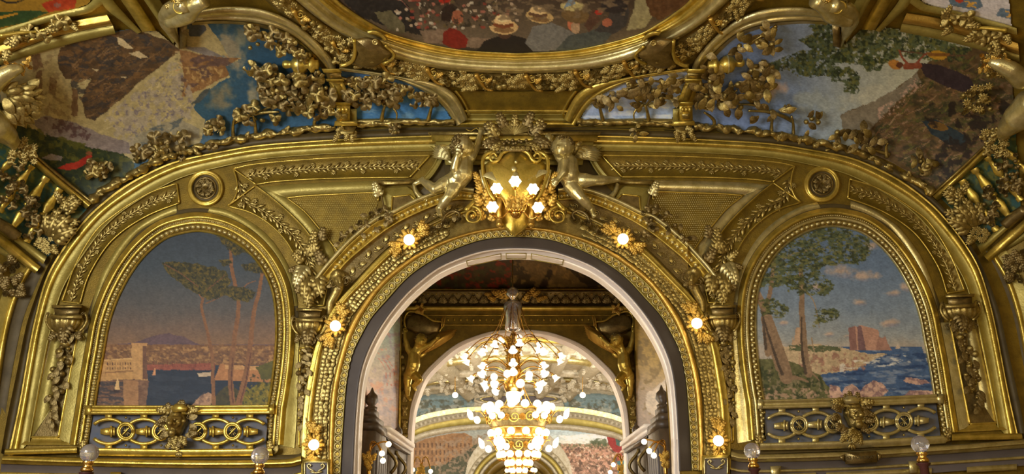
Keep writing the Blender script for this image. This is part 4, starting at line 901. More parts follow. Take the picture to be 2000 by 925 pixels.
# name plaque under the right mural
pq = root('name_plaque', tuple(WALL.pos([[1681,893]])[0]), 'small bronze name plaque with dark lettering under the sea painting', 'plaque')
child('plate', slab([(1650,883),(1712,880),(1714,902),(1651,906)], WALL, .1, .26, bev=1).mesh('plate'), 'bronze', pq)
for L in ([(1650,886),(1640,890),(1642,896),(1651,902)], [(1713,883),(1722,887),(1722,893),(1714,900)]): child('ear', slab(L, WALL, .1, .25, bev=1).mesh('ear'), 'bronze', pq)
def text(s, p, ang, size_px, par, m, h):
    f = bpy.data.curves.new('lettering', 'FONT'); f.body = s; f.size = 1; f.extrude = .03; f.align_x = 'CENTER'; f.align_y = 'CENTER'
    o = bpy.data.objects.new('lettering', f); COL.objects.link(o); bpy.context.view_layer.update()
    me = bpy.data.meshes.new_from_object(o.evaluated_get(bpy.context.evaluated_depsgraph_get())); bpy.data.objects.remove(o)
    me.materials.clear(); return child('lettering', me, m, par, place(WALL, p, ang, size_px, h=h))
text('ST HONORAT', (1682,893), 2.5, 9, pq, 'dark', .27)
# ================================================================ SHIELD, LAMPS, PUTTI
def P3(surf, p, h): return surf.pos([p], h)[0]
def bulb(par, surf, p, rpx, h, star=False, name='bulb', m='bulb'):
    M = place(surf, p, 0, rpx, h=h)
    if star:
        V, Q, T = ball(1, 24, 8); a = np.arctan2(V[:,1], V[:,0]); s = 1+.14*np.cos(a*6); V = V*np.stack([s, s, np.ones(len(s))], 1)
        me = MB().add(V, Q, T).mesh(name)
    else: me = MB().add(*ball(1, 16, 10)).mesh(name)
    return child(name, me, m, par, M)
GLOBE = None
def wall_lamp(m, side, p, where, ang):
    q = m([p])[0]
    t = root('wall_lamp', tuple(P3(WALL, q, .1)), 'lit globe lamp in acanthus rosette %s' % where, 'lamp', 'globe lamps on the arch surround')
    child('back_plate', MB().add(*revolve([(1.0,0),(1.05,.12),(.9,.2),(.6,.16),(.5,.4),(.02,.45)], 20)).mesh('back_plate'), 'yellow', t, place(WALL, q, 0, 15, h=.08, sz=.7))
    for i in range(12): 
        a = i*30+ang; r = 9; orn('acanthus_yellow', WALL, q+r*np.array([math.cos(R(a)), -math.sin(R(a))]), a, 15 if i % 2 else 12, t, 'acanthus_leaf', h=.13 if i % 2 else .10)
    for s in (-1, 1):
        for k in range(3): orn('acanthus_yellow', WALL, q+np.array([math.cos(R(ang)), -math.sin(R(ang))])*s*(20+3*k), ang+(0 if s > 0 else 180)+(k-1)*38, 24, t, 'spray_leaf', h=.12)
        orn('volute', WALL, q+np.array([math.cos(R(ang)), -math.sin(R(ang))])*s*17+np.array([math.sin(R(ang)), math.cos(R(ang))])*s*9, 0, 5, t, 'scroll', h=.13)
    orn('rose_yellow', WALL, q+np.array([math.cos(R(ang+90)), -math.sin(R(ang+90))])*16, 0, 6, t, 'rose', h=.13)
    child('socket', MB().add(*revolve([(.02,0),(.7,0),(.8,.5),(.55,.9),(.5,1.1)], 14)).mesh('socket'), 'brass', t, place(WALL, q, 0, 8, h=.15))
    bulb(t, WALL, q, 10.5, .27)
for nm, p, ang in (('near the top of the arch, %s side', (799,468), 35), ('half way down the %s side of the arch', (655,636), 65), ('above the plinth, %s foot of the arch', (613,868), 88)):
    for m, s in ((lambda x: np.atleast_2d(np.asarray(x, float)), 'left'), (mir, 'right')): wall_lamp(m, s, p, nm % s, ang if s == 'left' else 180-ang)
# ---------------------------------------------------------------- shield cartouche
CXs = 1006.5
t = root('shield_cartouche', tuple(P3(WALL, (CXs,370), .1)), 'gilt scrolled shield with long tapered foot over the crown of the arch', 'cartouche')
def sym(L): return [(CXs+x, y) for x, y in L]+[(CXs-x, y) for x, y in L[::-1]]
child('tapered_foot', slab(sym([(0,462),(14,452),(26,440),(34,420),(40,395),(52,372),(60,350)]), WALL, .02, .30, bev=6).mesh('tapered_foot'), 'bright', t)
child('shield_plate', slab(sym([(0,408),(22,398),(44,372),(57,345),(60,322),(48,311),(36,316),(26,306),(12,296),(0,294)]), WALL, .2, .46, bev=16).mesh('shield_plate'), 'bright', t)
for s in (-1, 1):
    X = lambda L: [(CXs+s*x, y) for x, y in L]
    child('shield_rim', wire(X([(2,291),(14,293),(26,300),(33,312),(44,316),(50,306),(42,298),(36,306)]), WALL, .44, 4.2, taper=.55).mesh('shield_rim'), 'bright', t)
    child('shield_rim', wire(X([(38,299),(50,298),(61,306),(64,322),(62,342),(56,362),(50,378),(40,392)]), WALL, .42, 4.2, taper=.7).mesh('shield_rim'), 'bright', t)
    child('strap', slab([(CXs+s*x, y) for x, y in [(66,330),(71,332),(62,368),(57,366)]], WALL, .3, .42, bev=1).mesh('strap'), 'pale', t)
    child('fluted_leg', slab([(CXs+s*x, y) for x, y in [(26,384),(36,384),(37,436),(25,436)]], WALL, .2, .42, bev=2).mesh('fluted_leg'), 'yellow', t)
    child('leg_toe', MB().addt(ball(1,10,6), place(WALL, (CXs+s*31,438), 0, 7, h=.34)).mesh('leg_toe'), 'yellow', t)
    orn('volute', WALL, (CXs+s*84,422), 90 if s < 0 else 90, 19, t, 'side_volute', h=.40, sy=1 if s > 0 else -1); child('volute_eye', MB().addt(ball(1,10,6), place(WALL, (CXs+s*84,422), 0, 5, h=.50)).mesh('volute_eye'), 'yellow', t)
    child('volute_band', wire(X([(96,412),(88,402),(78,392),(70,380)]), WALL, .28, 6, taper=.7).mesh('volute_band'), 'bright', t)
    for i, (x, y, a, L) in enumerate(((62,360,110,26),(66,378,70,26),(58,392,100,28),(66,402,60,26),(54,414,95,30),(62,430,60,26),(48,432,110,24),(70,356,60,22),(44,404,80,20),(56,374,120,18))):
        orn('acanthus_yellow', WALL, (CXs+s*x, y), (a if s > 0 else 180-a), L, t, 'acanthus_leaf', h=.32)
    for i in range(7): orn('leaf_pale', WALL, (CXs+s*(20+3*i), 362-4*i), 100-s*(40+9*i), 26, t, 'engraved_frond', h=.44, sz=.3)
child('shield_figure', MB().addt(ball(1,12,8), place(WALL, (1004,330), 0, 6, h=.46, sz=.6)).addt(ball(1,12,8), place(WALL, (1008,316), 0, 3.5, h=.5)).addt(ball(1,12,8,sy=1.8), place(WALL, (1007,346), 0, 7, h=.46, sz=.6)).mesh('shield_figure'), 'pale', t)
c = root('shell_crest', tuple(P3(WALL, (1006,262), .3)), 'gilt shell crest with curling leaves on top of the shield', 'crest')
V = []
for i in range(25):
    th = math.pi*(.02+.96*i/24)
    for r in (0, .35, .7, .9, 1.0): V.append((r*math.cos(th)*(1.05), r*math.sin(th)*.8+.05, .10+.35*r*(1-r*.5)+.045*math.cos(i*math.pi)*r*2))
child('scallop_shell', MB().addt((np.array(V), grid_quads(25, 5), None), place(WALL, (1005,266), 4, 28, h=.30)).mesh('scallop_shell'), 'relief', c)
for x, y, a, L, mm in ((975,262,150,24,'acanthus_bronze'),(978,278,195,26,'acanthus_bronze'),(970,270,120,26,'acanthus'),(1038,262,30,24,'acanthus_bronze'),(1040,276,-20,26,'acanthus_bronze'),(1044,262,60,24,'acanthus'),(985,250,115,22,'acanthus_bronze'),(1028,248,65,22,'acanthus_bronze'),(1006,248,90,18,'acanthus'),(990,284,200,24,'acanthus'),(1024,284,-20,24,'acanthus')): orn(mm, WALL, (x,y), a, L*1.35, c, 'curling_leaf', h=.34)
orn('volute_bronze', WALL, (1042,258), 0, 13, c, 'scroll', h=.36); orn('volute_bronze', WALL, (1036,285), 0, 7, c, 'scroll', h=.36); orn('volute_bronze', WALL, (975,285), 0, 7, c, 'scroll', h=.36)
child('crest_base', slab([(974,284),(1040,284),(1034,296),(980,296)], WALL, .25, .48, bev=4).mesh('crest_base'), 'bronze', c)
row('daisy', WALL, [(978,289),(1036,289)], 9, 5, c, 'small_flower', h=.48)
for i in range(9): orn('fruit_bronze', WALL, (985+5*i+rng.uniform(-3,3), 277+rng.uniform(-4,4)), 0, 3.6, c, 'berry', h=.42)
# candelabrum on the shield
k = root('shield_candelabrum', tuple(P3(WALL, (1007,416), .5)), 'brass bracket with five lit star-shaped glass lamps in front of the shield', 'lamp')
child('basket', MB().add(*revolve([(.1,-1),(.6,-.8),(.9,-.3),(1,.1),(.8,.2)], 16, 'Z')).mesh('basket'), 'brass', k, place(WALL, (1008,416), 0, 11, h=.5) @ np.array(Matrix.Rotation(R(-90), 4, 'X')))
for i in range(10): orn('leaf_yellow', WALL, (1008+11*math.cos(i*.63), 404-5*math.sin(i*.63)), 90+30*math.cos(i*.63)*-1, 18, k, 'brass_leaf', h=.60+.04*(i % 3))
for x in (992, 1000, 1008, 1016, 1024): child('fluted_stem', wire([(x,388),(1008+(x-1008)*.6,414)], WALL, (.58,.55), 2.0).mesh('fluted_stem'), 'brass', k)
for (x, y), sx in (((1006,354),0),((970,368),-1),((1041,369),1),((962,404),-1),((1051,405),1)):
    child('arm', wire([(1008+sx*4,408),(1008+sx*16,414),((1008+x)/2+sx*6, y+22),(x, y+16),(x, y+5)], WALL, (.5,.66), 1.6).mesh('arm'), 'brass', k)
    child('cup', MB().addt(revolve([(.2,-1.0),(.9,-.5),(1,0),(.8,.1)], 12), place(WALL, (x,y+11), 0, 6, h=.66) @ np.array(Matrix.Rotation(R(-90), 4, 'X'))).mesh('cup'), 'brass', k)
    bulb(k, WALL, (x,y), 10.5, .70, True, 'star_lamp')
for i in range(14): orn('leaf_yellow', WALL, (1008+rng.uniform(-26,26), 392+rng.uniform(-10,18)), rng.uniform(30,150), 13, k, 'brass_leaf', h=.6)
# ---------------------------------------------------------------- putti
def putto(label, surf, J, par_name, wings, m, sc=1.0, extra=None, face=0, hair='bronze', fh=0.0):
    """J: joints in pixels + metres of relief"""
    g = lambda n: surf.pos([J[n][:2]], J[n][2]+fh)[0]
    t = root(par_name, tuple(g('pelvis')), label, 'cherub')
    _, mp = locframe(surf, J['chest'][:2]); u = mp*sc*1.32     # metres per px
    r = lambda x: x*u
    L = [[(g('neck'), r(6)), (g('chest'), r(14)), (g('belly'), r(15.5)), (g('pelvis'), r(14.5))],
         [(g('shL'), r(7.5)), (g('chest'), r(12)), (g('shR'), r(7.5))], [(g('hipL'), r(11)), (g('pelvis'), r(13)), (g('hipR'), r(11))],
         [(g('shL'), r(7)), (g('elL'), r(5.4)), (g('haL'), r(3.6))], [(g('shR'), r(7)), (g('elR'), r(5.4)), (g('haR'), r(3.6))],
         [(g('hipL'), r(11)), ((g('hipL')*.5+g('knL')*.5), r(10)), (g('knL'), r(6.8)), ((g('knL')*.6+g('anL')*.4), r(7)), (g('anL'), r(4.2)), (g('toL'), r(3.2))],
         [(g('hipR'), r(11)), ((g('hipR')*.5+g('knR')*.5), r(10)), (g('knR'), r(6.8)), ((g('knR')*.6+g('anR')*.4), r(7)), (g('anR'), r(4.2)), (g('toR'), r(3.2))]]
    # belly and chest forms
    N = surf.frame(J['chest'][:2]); c = (g('belly')+g('pelvis'))/2+N*r(6); L += [[(c, r(11))]]
    # head with face: look direction
    h = g('head'); a = R(face); F, _ = locframe(surf, J['head'][:2], 0); X, Y, Z = F[:3,0], F[:3,1], F[:3,2]
    look = (X*math.cos(a)*J['look'][0]+Z*J['look'][1]+Y*J['look'][2]); look /= np.linalg.norm(look)
    up = h-g('neck'); up -= look*(up@look); up /= np.linalg.norm(up); sd = np.cross(look, up)
    hp = lambda x, y, z: h+sd*r(x*.88)+up*r(y*.88)+look*r(z*.88)
    L += [[(g('neck'), r(6)), (h, r(13))], [(hp(0,2,0), r(15.5))], [(hp(0,-3,5), r(11.5))], [(hp(6,-5,7), r(5.5))], [(hp(-6,-5,7), r(5.5))], [(hp(0,-1,16), r(1.6)), (hp(0,-4,17.5), r(2.4))], [(hp(0,-11,12), r(3.4))],
          [(hp(-2.5,-8,15), r(1.1)), (hp(2.5,-8,15), r(1.1))], [(hp(-2,-9.3,14.6), r(1.1)), (hp(2,-9.3,14.6), r(1.1))], [(hp(-8,2.5,13.2), r(1.3)), (hp(-3,3,15), r(1.3))], [(hp(8,2.5,13.2), r(1.3)), (hp(3,3,15), r(1.3))], [(hp(-14,-2,0), r(2.4))], [(hp(14,-2,0), r(2.4))]]
    # hands and feet
    for s in 'LR':
        e, w = g('el'+s), g('ha'+s); d = w-e; d /= np.linalg.norm(d); n1 = np.cross(d, N); n1 /= np.linalg.norm(n1)+1e-9
        pc = w+d*r(4.5); L += [[(w, r(3.4)), (pc, r(4.0))]]
        for q, (o, ln) in enumerate(((-3.2,4.2),(-1.1,5.2),(1.1,5.0),(3.2,3.8))):
            b0 = pc+n1*r(o)+d*r(2.5); b1 = b0+d*r(ln*.55)+N*r(.8); b2 = b1+d*r(ln*.25)-N*r(ln*.45); L += [[(b0, r(1.25)), (b1, r(1.15)), (b2, r(1.0))]]
        L += [[(w+d*r(1)+n1*r(3), r(1.5)), (w+d*r(4)+n1*r(6), r(1.3)), (w+d*r(6.5)+n1*r(6), r(1.1))]]
        an, to = g('an'+s), g('to'+s); d2 = to-an; l2 = np.linalg.norm(d2); d2 /= l2; kn = g('kn'+s); sh = an-kn; sh /= np.linalg.norm(sh)
        L += [[(an-d2*r(2.5)+sh*r(1), r(3.8)), (an, r(3.8)), (to, r(3.4))]]; n2 = np.cross(d2, sh); n2 /= np.linalg.norm(n2)+1e-9
        for o in (-2.4,-1.2,0,1.2,2.4): L += [[(to+n2*r(o), r(1.3)), (to+n2*r(o)+d2*r(3.2), r(1.0))]]
    body('body', t, L, m, max(.007, r(.85)), 4)
    for s in (-1, 1): child('eye', MB().addt(ball(r(1.9),8,6), np.array(Matrix.Translation(hp(5.3*s,-.5,13.0)))).mesh('eye'), m, t)
    b = MB(); rr = random.Random(5)      # curls of hair
    for i in range(70):
        th = rr.uniform(0, 2*math.pi); ph = rr.uniform(-.35, 1.5); v = np.array([math.cos(th)*math.cos(ph), math.sin(ph), math.sin(th)*math.cos(ph)])
        if v[2] > .45 and v[1] < .45: continue
        p = hp(v[0]*15.5, 2+v[1]*15.5, v[2]*15.5)
        tt = np.linspace(0, 1.4, 10); q = np.stack([3.3*(1-.4*tt)*np.cos(tt*5), 3.3*(1-.4*tt)*np.sin(tt*5), tt*1.5], 1)
        zz = Vector(p-h).normalized(); RM = zz.to_track_quat('Z', 'Y').to_matrix().to_4x4(); b.addt(tube(q*u, r(1.5), 5), np.array(Matrix.Translation(p) @ RM))
    o = child('curly_hair', b.mesh('curly_hair'), hair, t)
    for wg in wings:      # wing: base px, angle, length, spread
        (bx, by), a0, ln, sp, nf = wg; W = MB(); wo = None
        me = TM['leaf_pale'] if m == 'pale' else TM['leaf_yellow']
        wo = child('wing', MB().addt(ball(1,10,6,sx=1.4,sy=.8,sz=.5), place(surf, (bx,by), a0, min(8, ln*.22), h=fh+.13)).mesh('wing'), m, t)
        for lay, (k, f) in enumerate(((nf+3, 1.0), (nf+2, .72), (nf+1, .46))):
            for i in range(k):
                q = i/(k-1)-.5; M = place(surf, (bx,by), a0+sp*q, ln*f*(1-.35*abs(q+.2)), h=fh+.10+.045*lay, sy=.62 if ln < 60 else .30, sz=1.3 if ln < 60 else .8); child('feather', me, None, wo, M)
    if extra: extra(t, g)
    return t
JL = dict(head=(903,287,.50), neck=(906,304,.42), chest=(904,320,.34), belly=(903,339,.34), pelvis=(889,355,.30), shR=(919,308,.36), elR=(932,284,.34), haR=(938,262,.32), shL=(892,314,.42), elL=(887,329,.50), haL=(893,305,.60),
          hipL=(881,353,.28), knL=(849,369,.34), anL=(824,352,.22), toL=(812,358,.18), hipR=(889,362,.32), knR=(876,384,.38), anR=(857,408,.28), toR=(860,418,.34), look=(.9,.45,.35))
def bow(t, g): child('ribbon', wire([(938,258),(930,250),(920,256),(910,252)], WALL, .34, .8).mesh('ribbon'), 'bright', t); child('ribbon', wire([(941,262),(944,272),(943,280)], WALL, .34, .7).mesh('ribbon'), 'bright', t)
putto('gilt winged cherub left of the shield, one arm raised and one leg kicked back', WALL, JL, 'cherub_figure', [((880,314),140,46,60,7)], 'pale', extra=bow)
JR = dict(head=(1100,289,.50), neck=(1105,306,.42), chest=(1110,320,.36), belly=(1109,338,.38), pelvis=(1117,352,.32), shL=(1094,306,.38), elL=(1082,288,.36), haL=(1075,274,.34), shR=(1104,318,.48), elR=(1101,336,.56), haR=(1090,350,.56),
          hipR=(1125,352,.32), knR=(1162,352,.42), anR=(1198,351,.34), toR=(1207,350,.34), hipL=(1115,362,.34), knL=(1136,387,.42), anL=(1156,408,.30), toL=(1160,420,.34), look=(-.45,.8,-.05))
putto('gilt winged cherub right of the shield, one leg stretched out sideways', WALL, JR, 'cherub_figure', [((1122,308),18,52,56,7),((1122,298),70,44,34,5)], 'pale')
# ---------------------------------------------------------------- rams' heads / leaf corbels at the springing of the pediment
def ram(m, side):
    t = root('leafy_corbel', tuple(P3(WALL, m([[650,570]])[0], .2)), 'gilt corbel with small animal head and acanthus at the %s end of the pediment' % side, 'corbel')
    for x, y, a, L, tm in ((596,520,250,46,'acanthus_pale'),(604,540,262,46,'acanthus'),(612,560,255,40,'acanthus'),(600,500,60,30,'acanthus'),(618,500,95,34,'acanthus'),(634,516,120,30,'acanthus_bronze'),(592,512,140,26,'acanthus'),(620,540,285,46,'acanthus'),(596,548,240,30,'acanthus_bronze'),(612,480,80,30,'acanthus'),(626,470,70,26,'acanthus_bronze'),(606,575,270,28,'acanthus'),(584,524,200,20,'acanthus_bronze')):
        orn(tm, WALL, m([[x,y]])[0], a if side == 'left' else 180-a, L, t, 'acanthus_leaf', h=.10)
    C = m([[664,550]])[0]; F, mp = locframe(WALL, C, 0); sg = 1 if side == 'left' else -1; f = lambda x, y, z: (F @ np.array([sg*x*mp, y*mp, z, 1]))[:3]
    body('head', t, [[(f(0,4,.14), .13), (f(4,-6,.2), .09), (f(8,-14,.24), .055)], [(f(-10,2,.12), .06), (f(-14,-8,.12), .04)], [(f(0,10,.22), .06)], [(f(6,-2,.28),.03),(f(9,-12,.29),.03)], [(f(-2,-24,.1),.08),(f(-12,-44,.08),.07),(f(-14,-62,.06),.05)], [(f(2,-12,.12),.09),(f(-2,-24,.1),.08)]], 'relief', .012, 3)
    orn('volute_bronze', WALL, C+[-sg*12,4], 0, 11, t, 'horn', h=.2); orn('volute_bronze', WALL, C+[sg*12,-2], 0, 10, t, 'horn', h=.22)
    for i in range(9): orn('leaf_bronze', WALL, C+[rng.uniform(-16,14), rng.uniform(-14,10)], rng.uniform(0,360), 12, t, 'wool_leaf', h=.2)
both(ram)
# ---------------------------------------------------------------- crystal globes on brass and mahogany posts standing in the room
for (x, y, r, lab) in ((175,884,17,'glass globe on brass collar and mahogany post, outer one under the harbour painting'),(508,889,17,'glass globe on brass collar and mahogany post, inner one under the harbour painting'),(1469,880,15.5,'glass globe on brass collar and mahogany post, inner one under the sea painting'),(1797,867,16.5,'glass globe on brass collar and mahogany post, outer one under the sea painting')):
    YP = 9.2; S = Plane(YP); p = S.pos([(x,y)])[0]; k = YP/1600.
    t = root('globe_post', (p[0], YP, 0), lab, 'post', 'glass globe posts')
    z = p[2]; rr = r*k
    V, Q, T = ball(1, 18, 12); child('crystal_globe', MB().add(V*rr+p, Q, T).mesh('crystal_globe', False), 'crystal', t)
    child('brass_collar', MB().add(revolve([(rr*.55,0),(rr*.62,-rr*.25),(rr*.4,-rr*.5),(rr*.62,-rr*.75),(rr*.7,-rr),(rr*.5,-rr*1.2)], 16)[0]+p-[0,0,rr*.9], revolve([(0,0)]*6, 16)[1]).mesh('brass_collar'), 'brass', t)
    child('crystal_neck', MB().add(revolve([(rr*.5,rr*.3),(rr*.3,0),(rr*.5,-rr*.2)], 12)[0]+p-[0,0,rr*1.0], revolve([(0,0)]*3, 12)[1]).mesh('crystal_neck'), 'crystal', t)
    V, Q, _ = revolve([(rr*.8,z-rr*2.1),(rr*.75,z-rr*2.3),(rr*.5,z-rr*2.5),(rr*.5,.3),(rr*.9,.2),(rr*.9,0)], 16); child('mahogany_post', MB().add(V+[p[0],YP,0], Q).mesh('mahogany_post'), 'mahog', t)
# ================================================================ VAULT: PAINTINGS, RIBS, BRANCHES
class Facing:     # ornaments that stand off the vault and face into the room
    def __init__(s, S, w=.5): s.S = S; s.w = w
    def pos(s, p, h=0.0): return s.S.pos(p, h)
    def frame(s, p): n = s.S.frame(p)*(1-s.w)+np.array([0,-.93,-.37])*s.w; return n/np.linalg.norm(n)
VF = Facing(VAULT, .6)
idm = lambda p: np.atleast_2d(np.asarray(p, float))
BIG = [(176,402),(120,356),(62,306),(26,262),(0,230),(0,124),(60,104),(130,84),(220,62),(262,56),(300,55),(342,90),(352,60),(372,44),(430,40),(500,44),(560,62),(600,92),(640,135),(652,160),(664,200),(670,252),(600,256),(500,264),(430,276),(340,304),(262,342),(210,378)]
SMALL = [(664,138),(720,145),(770,153),(805,166),(840,185),(868,210),(886,240),(800,240),(700,240),(690,200),(668,155)]
def mountain(a):
    a.grad([(0,(52,82,98)),(400,(56,84,98)),(520,(54,84,104)),(660,(56,92,118)),(900,(62,100,136))], 6, ax=(1,0))
    for c in ((450,100,26,60,(150,135,105),-20),(430,190,30,36,(126,116,90),-10),(498,192,16,30,(150,140,112),-25),(470,70,14,40,(120,120,100),-20)): a.soft(*c[:5], c[5], .85)
    sn = (158,143,100)
    a.poly([(0,250),(0,120),(60,104),(200,70),(300,60),(352,60),(400,44),(415,60),(432,82),(445,108),(420,112),(470,115),(440,130),(450,150),(400,180),(375,210),(400,235),(390,280),(260,320),(190,330),(100,260)], sn, 4, 14, 14, 10)
    rk = (86,68,48)
    a.poly([(112,118),(118,92),(200,68),(262,56),(330,80),(352,97),(310,132),(270,162),(235,195),(205,220),(186,236),(168,230),(160,200),(166,172),(180,155),(130,155),(116,135)], rk, 3, 10, 16, 14)
    a.spots([(112,118),(118,92),(262,56),(352,97),(270,162),(205,220),(180,236),(160,200)], (60,56,54), .55, 9, 10, 3, 5, st=(2,1)); a.spots([(112,118),(118,92),(262,56),(352,97),(270,162),(205,220)], (112,84,52), .60, 7, 10, 6, 5, st=(2,1))
    _strokes(a, [(116,112),(200,74),(262,60),(345,98),(270,160),(205,218),(176,228),(164,180)], ((58,50,50),(112,86,58),(70,56,42),(128,102,72)), 110, 26, 3, 28, 3)
    _strokes(a, [(205,234),(350,122),(380,200),(370,280),(260,296)], ((176,162,124),(132,122,112),(186,172,132),(120,108,96)), 110, 18, 2.6, 50, 4)
    _strokes(a, [(352,96),(466,116),(440,132),(400,160),(356,182)], ((92,76,72),(164,128,86),(182,156,112),(78,66,62)), 60, 26, 2.6, -12, 5)
    for pg in ([(228,72),(240,76),(262,96),(244,94),(232,86)],[(252,104),(270,100),(290,112),(272,114)],[(178,134),(194,136),(190,140)],[(236,150),(248,150),(246,153)]): a.poly(pg, (176,158,120), 1)
    a.poly([(368,44),(400,50),(404,58),(390,72),(368,70)], (74,76,80), 1); a.poly([(352,90),(400,92),(440,112),(400,108)], (120,112,104), 1.5)
    a.poly([(350,96),(400,108),(470,115),(440,128),(448,146),(420,160),(400,172),(355,190),(360,150)], (128,96,62), 2, var=18, sc=7); a.spots([(350,96),(400,108),(470,115),(440,130),(400,160),(355,180)], (88,70,66), .55, 8, 10, 4, 3, st=(2.4,1)); a.spots([(355,130),(440,130),(420,170),(360,186)], (170,140,90), .60, 5, 10, 6, 3)
    a.poly([(372,205),(398,175),(410,172),(404,186),(390,200)], (76,80,76), 1)
    a.spots([(200,230),(350,110),(380,200),(370,280),(240,290)], (150,138,118), .5, 10, 10, 7, 4); a.spots([(205,236),(350,120),(376,210),(280,290)], (112,102,104), .64, 6, 8, 9, 4)
    for pg in ([(98,150),(110,152),(108,190),(96,180)],[(140,170),(152,175),(152,228),(140,226)],[(70,140),(82,138),(84,190),(72,190)],[(60,110),(80,104),(84,130),(66,140)]): a.poly(pg, (112,88,62), 3)
    a.spots([(60,110),(110,100),(120,160),(150,240),(90,240)], (130,112,78), .58, 7, 10, 3)
    a.poly([(60,236),(90,226),(150,240),(200,262),(250,278),(260,300),(200,300),(120,280),(80,260)], (124,112,104), 3, var=16); a.spots([(84,228),(150,240),(180,262),(170,275),(110,262)], (84,62,60), .48, 7)
    a.poly([(0,200),(40,236),(80,262),(120,272),(180,288),(240,300),(262,318),(262,345),(176,402),(100,345),(0,262)], (46,54,28), 4, var=14, sc=8); a.spots([(20,230),(100,262),(180,284),(262,312),(262,345),(176,402),(60,306)], (84,82,30), .54, 9, 14, 3, 5); a.spots([(20,230),(120,275),(180,402),(60,306)], (28,40,30), .56, 10, 6, 9, 5)
    a.poly([(112,328),(130,320),(150,316),(166,306),(178,298),(180,306),(168,320),(150,330),(130,332)], (150,48,30), 1, var=16); a.ell(174,299,6,4,(120,74,44)); a.poly([(80,308),(100,300),(122,306),(120,314),(100,312)], (126,116,108), 1.5)
    a.poly([(262,270),(300,246),(350,232),(390,250),(390,270),(300,300),(262,310)], (140,130,104), 3, var=16); a.spots([(262,262),(360,228),(350,245),(280,290)], (80,86,86), .5, 8, 8, 5, 3, st=(2,1))
def _strokes(a, pts, cols, n, L, w, ang, seed):
    rr = random.Random(seed); P = np.array(pts, float)
    for i in range(n):
        while 1:
            q = np.array([rr.uniform(P[:,0].min(), P[:,0].max()), rr.uniform(P[:,1].min(), P[:,1].max())])
            if inside(q[:1], q[1:], P)[0]: break
        t = R(ang+rr.uniform(-22,22)); l = L*rr.uniform(.4,1.3); d = np.array([math.cos(t), -math.sin(t)])*l/2
        a.line([q-d, q+[rr.uniform(-2,2), rr.uniform(-2,2)], q+d], w*rr.uniform(.5,1.2), .4, rr.choice(cols), 8, .8, 6, .75)
def bluesea(a): a.grad([(130,(80,104,132)),(200,(58,104,150)),(235,(60,96,126)),(250,(70,80,60))], 10); a.spots([(650,130),(900,130),(900,246),(650,246)], (90,120,140), .6, 9, 8, 3, 2, st=(4,.8)); a.soft(730,160,40,10,(140,140,140),0,.5)
def garden(a):
    a.grad([(1450,(104,120,152)),(1560,(112,126,148)),(1640,(136,142,140)),(1760,(150,150,132)),(2000,(130,130,110))], 10, ax=(1,0))
    for c in ((1508,172,40,24,(170,140,116),-8),(1600,200,60,30,(140,146,140),10),(1700,190,60,30,(160,158,140),-20),(1540,120,30,20,(130,140,158),0),(1590,236,50,16,(130,138,140),0)): a.soft(*c[:5], c[5], .7)
    a.poly([(1640,226),(1660,216),(1700,200),(1740,180),(1780,150),(1800,130),(1860,90),(1960,100),(2010,180),(2010,260),(1925,290),(1835,384),(1760,330),(1700,300),(1650,262)], (84,68,44), 3, var=18, sc=10)
    a.poly([(1640,226),(1700,200),(1760,168),(1790,142),(1800,160),(1740,210),(1690,262),(1650,262)], (112,104,88), 3, var=12)
    Z = [(1700,262),(1760,200),(1800,150),(1900,110),(2010,180),(2010,260),(1925,290),(1835,384)]
    for c, t, sd, sc in (((56,64,34),.56,3,12),((110,82,58),.60,5,6),((124,100,86),.66,7,4),((40,40,28),.6,9,12),((90,84,40),.64,11,6)): a.spots(Z, c, t, sc, 12, sd, 6, al=.6, st=(1.8,1))
    a.spots([(1710,215),(1750,190),(1790,152),(1800,165),(1760,205),(1720,240)], (166,136,118), .56, 4, 14, 2)
    for pg in ([(1560,76),(1620,60),(1700,50),(1790,64),(1860,84),(1900,96),(1880,120),(1820,118),(1760,108),(1740,120),(1700,128),(1660,124),(1600,110)],[(1500,124),(1560,100),(1640,96),(1660,120),(1620,130),(1560,134),(1510,140)],[(1540,140),(1580,130),(1640,130),(1660,150),(1600,150),(1560,150)],[(1624,140),(1660,130),(1680,150),(1676,182),(1648,180),(1650,160),(1622,160)],[(1680,110),(1730,110),(1720,135),(1690,140)],[(1580,50),(1620,44),(1640,70),(1600,80)]):
        a.spots(pg, (62,72,44), .40, 7, 14, 3, 6); a.spots(pg, (92,92,48), .56, 5, 12, 5, 5); a.spots(pg, (38,46,32), .58, 5, 8, 8, 5)
    a.line([(1760,100),(1840,108),(1900,108)], 3, 2, (84,64,48))
    _strokes(a, Z, ((104,96,48),(72,78,38),(126,94,66),(58,54,32),(140,116,90)), 260, 20, 2.6, 35, 8)
    a.poly([(1792,122),(1830,126),(1860,136),(1892,150),(1904,168),(1880,180),(1840,166),(1806,148)], (50,40,42), 1.5, var=8); a.line([(1770,130),(1795,128)], 13, 12, (116,66,46)); a.line([(1774,126),(1762,112),(1757,98)], 5, 3, (124,72,52)); a.line([(1788,126),(1800,112),(1812,103)], 5, 3, (120,68,50))
    a.ell(1748,126,14,9,(150,106,52),20); a.ell(1757,127,7,6,(90,56,38)); a.ell(1832,108,18,9,(152,116,40),5); a.poly([(1810,102),(1856,104),(1852,110),(1812,110)], (110,76,36), 1)
    a.poly([(1800,236),(1830,234),(1860,250),(1890,268),(1880,284),(1850,282),(1820,262)], (40,50,54), 2); a.ell(1832,246,20,8,(98,74,34),15); a.spots([(1800,200),(2000,190),(1960,280),(1840,380)], (34,26,20), .55, 14, 6, 4, 5)
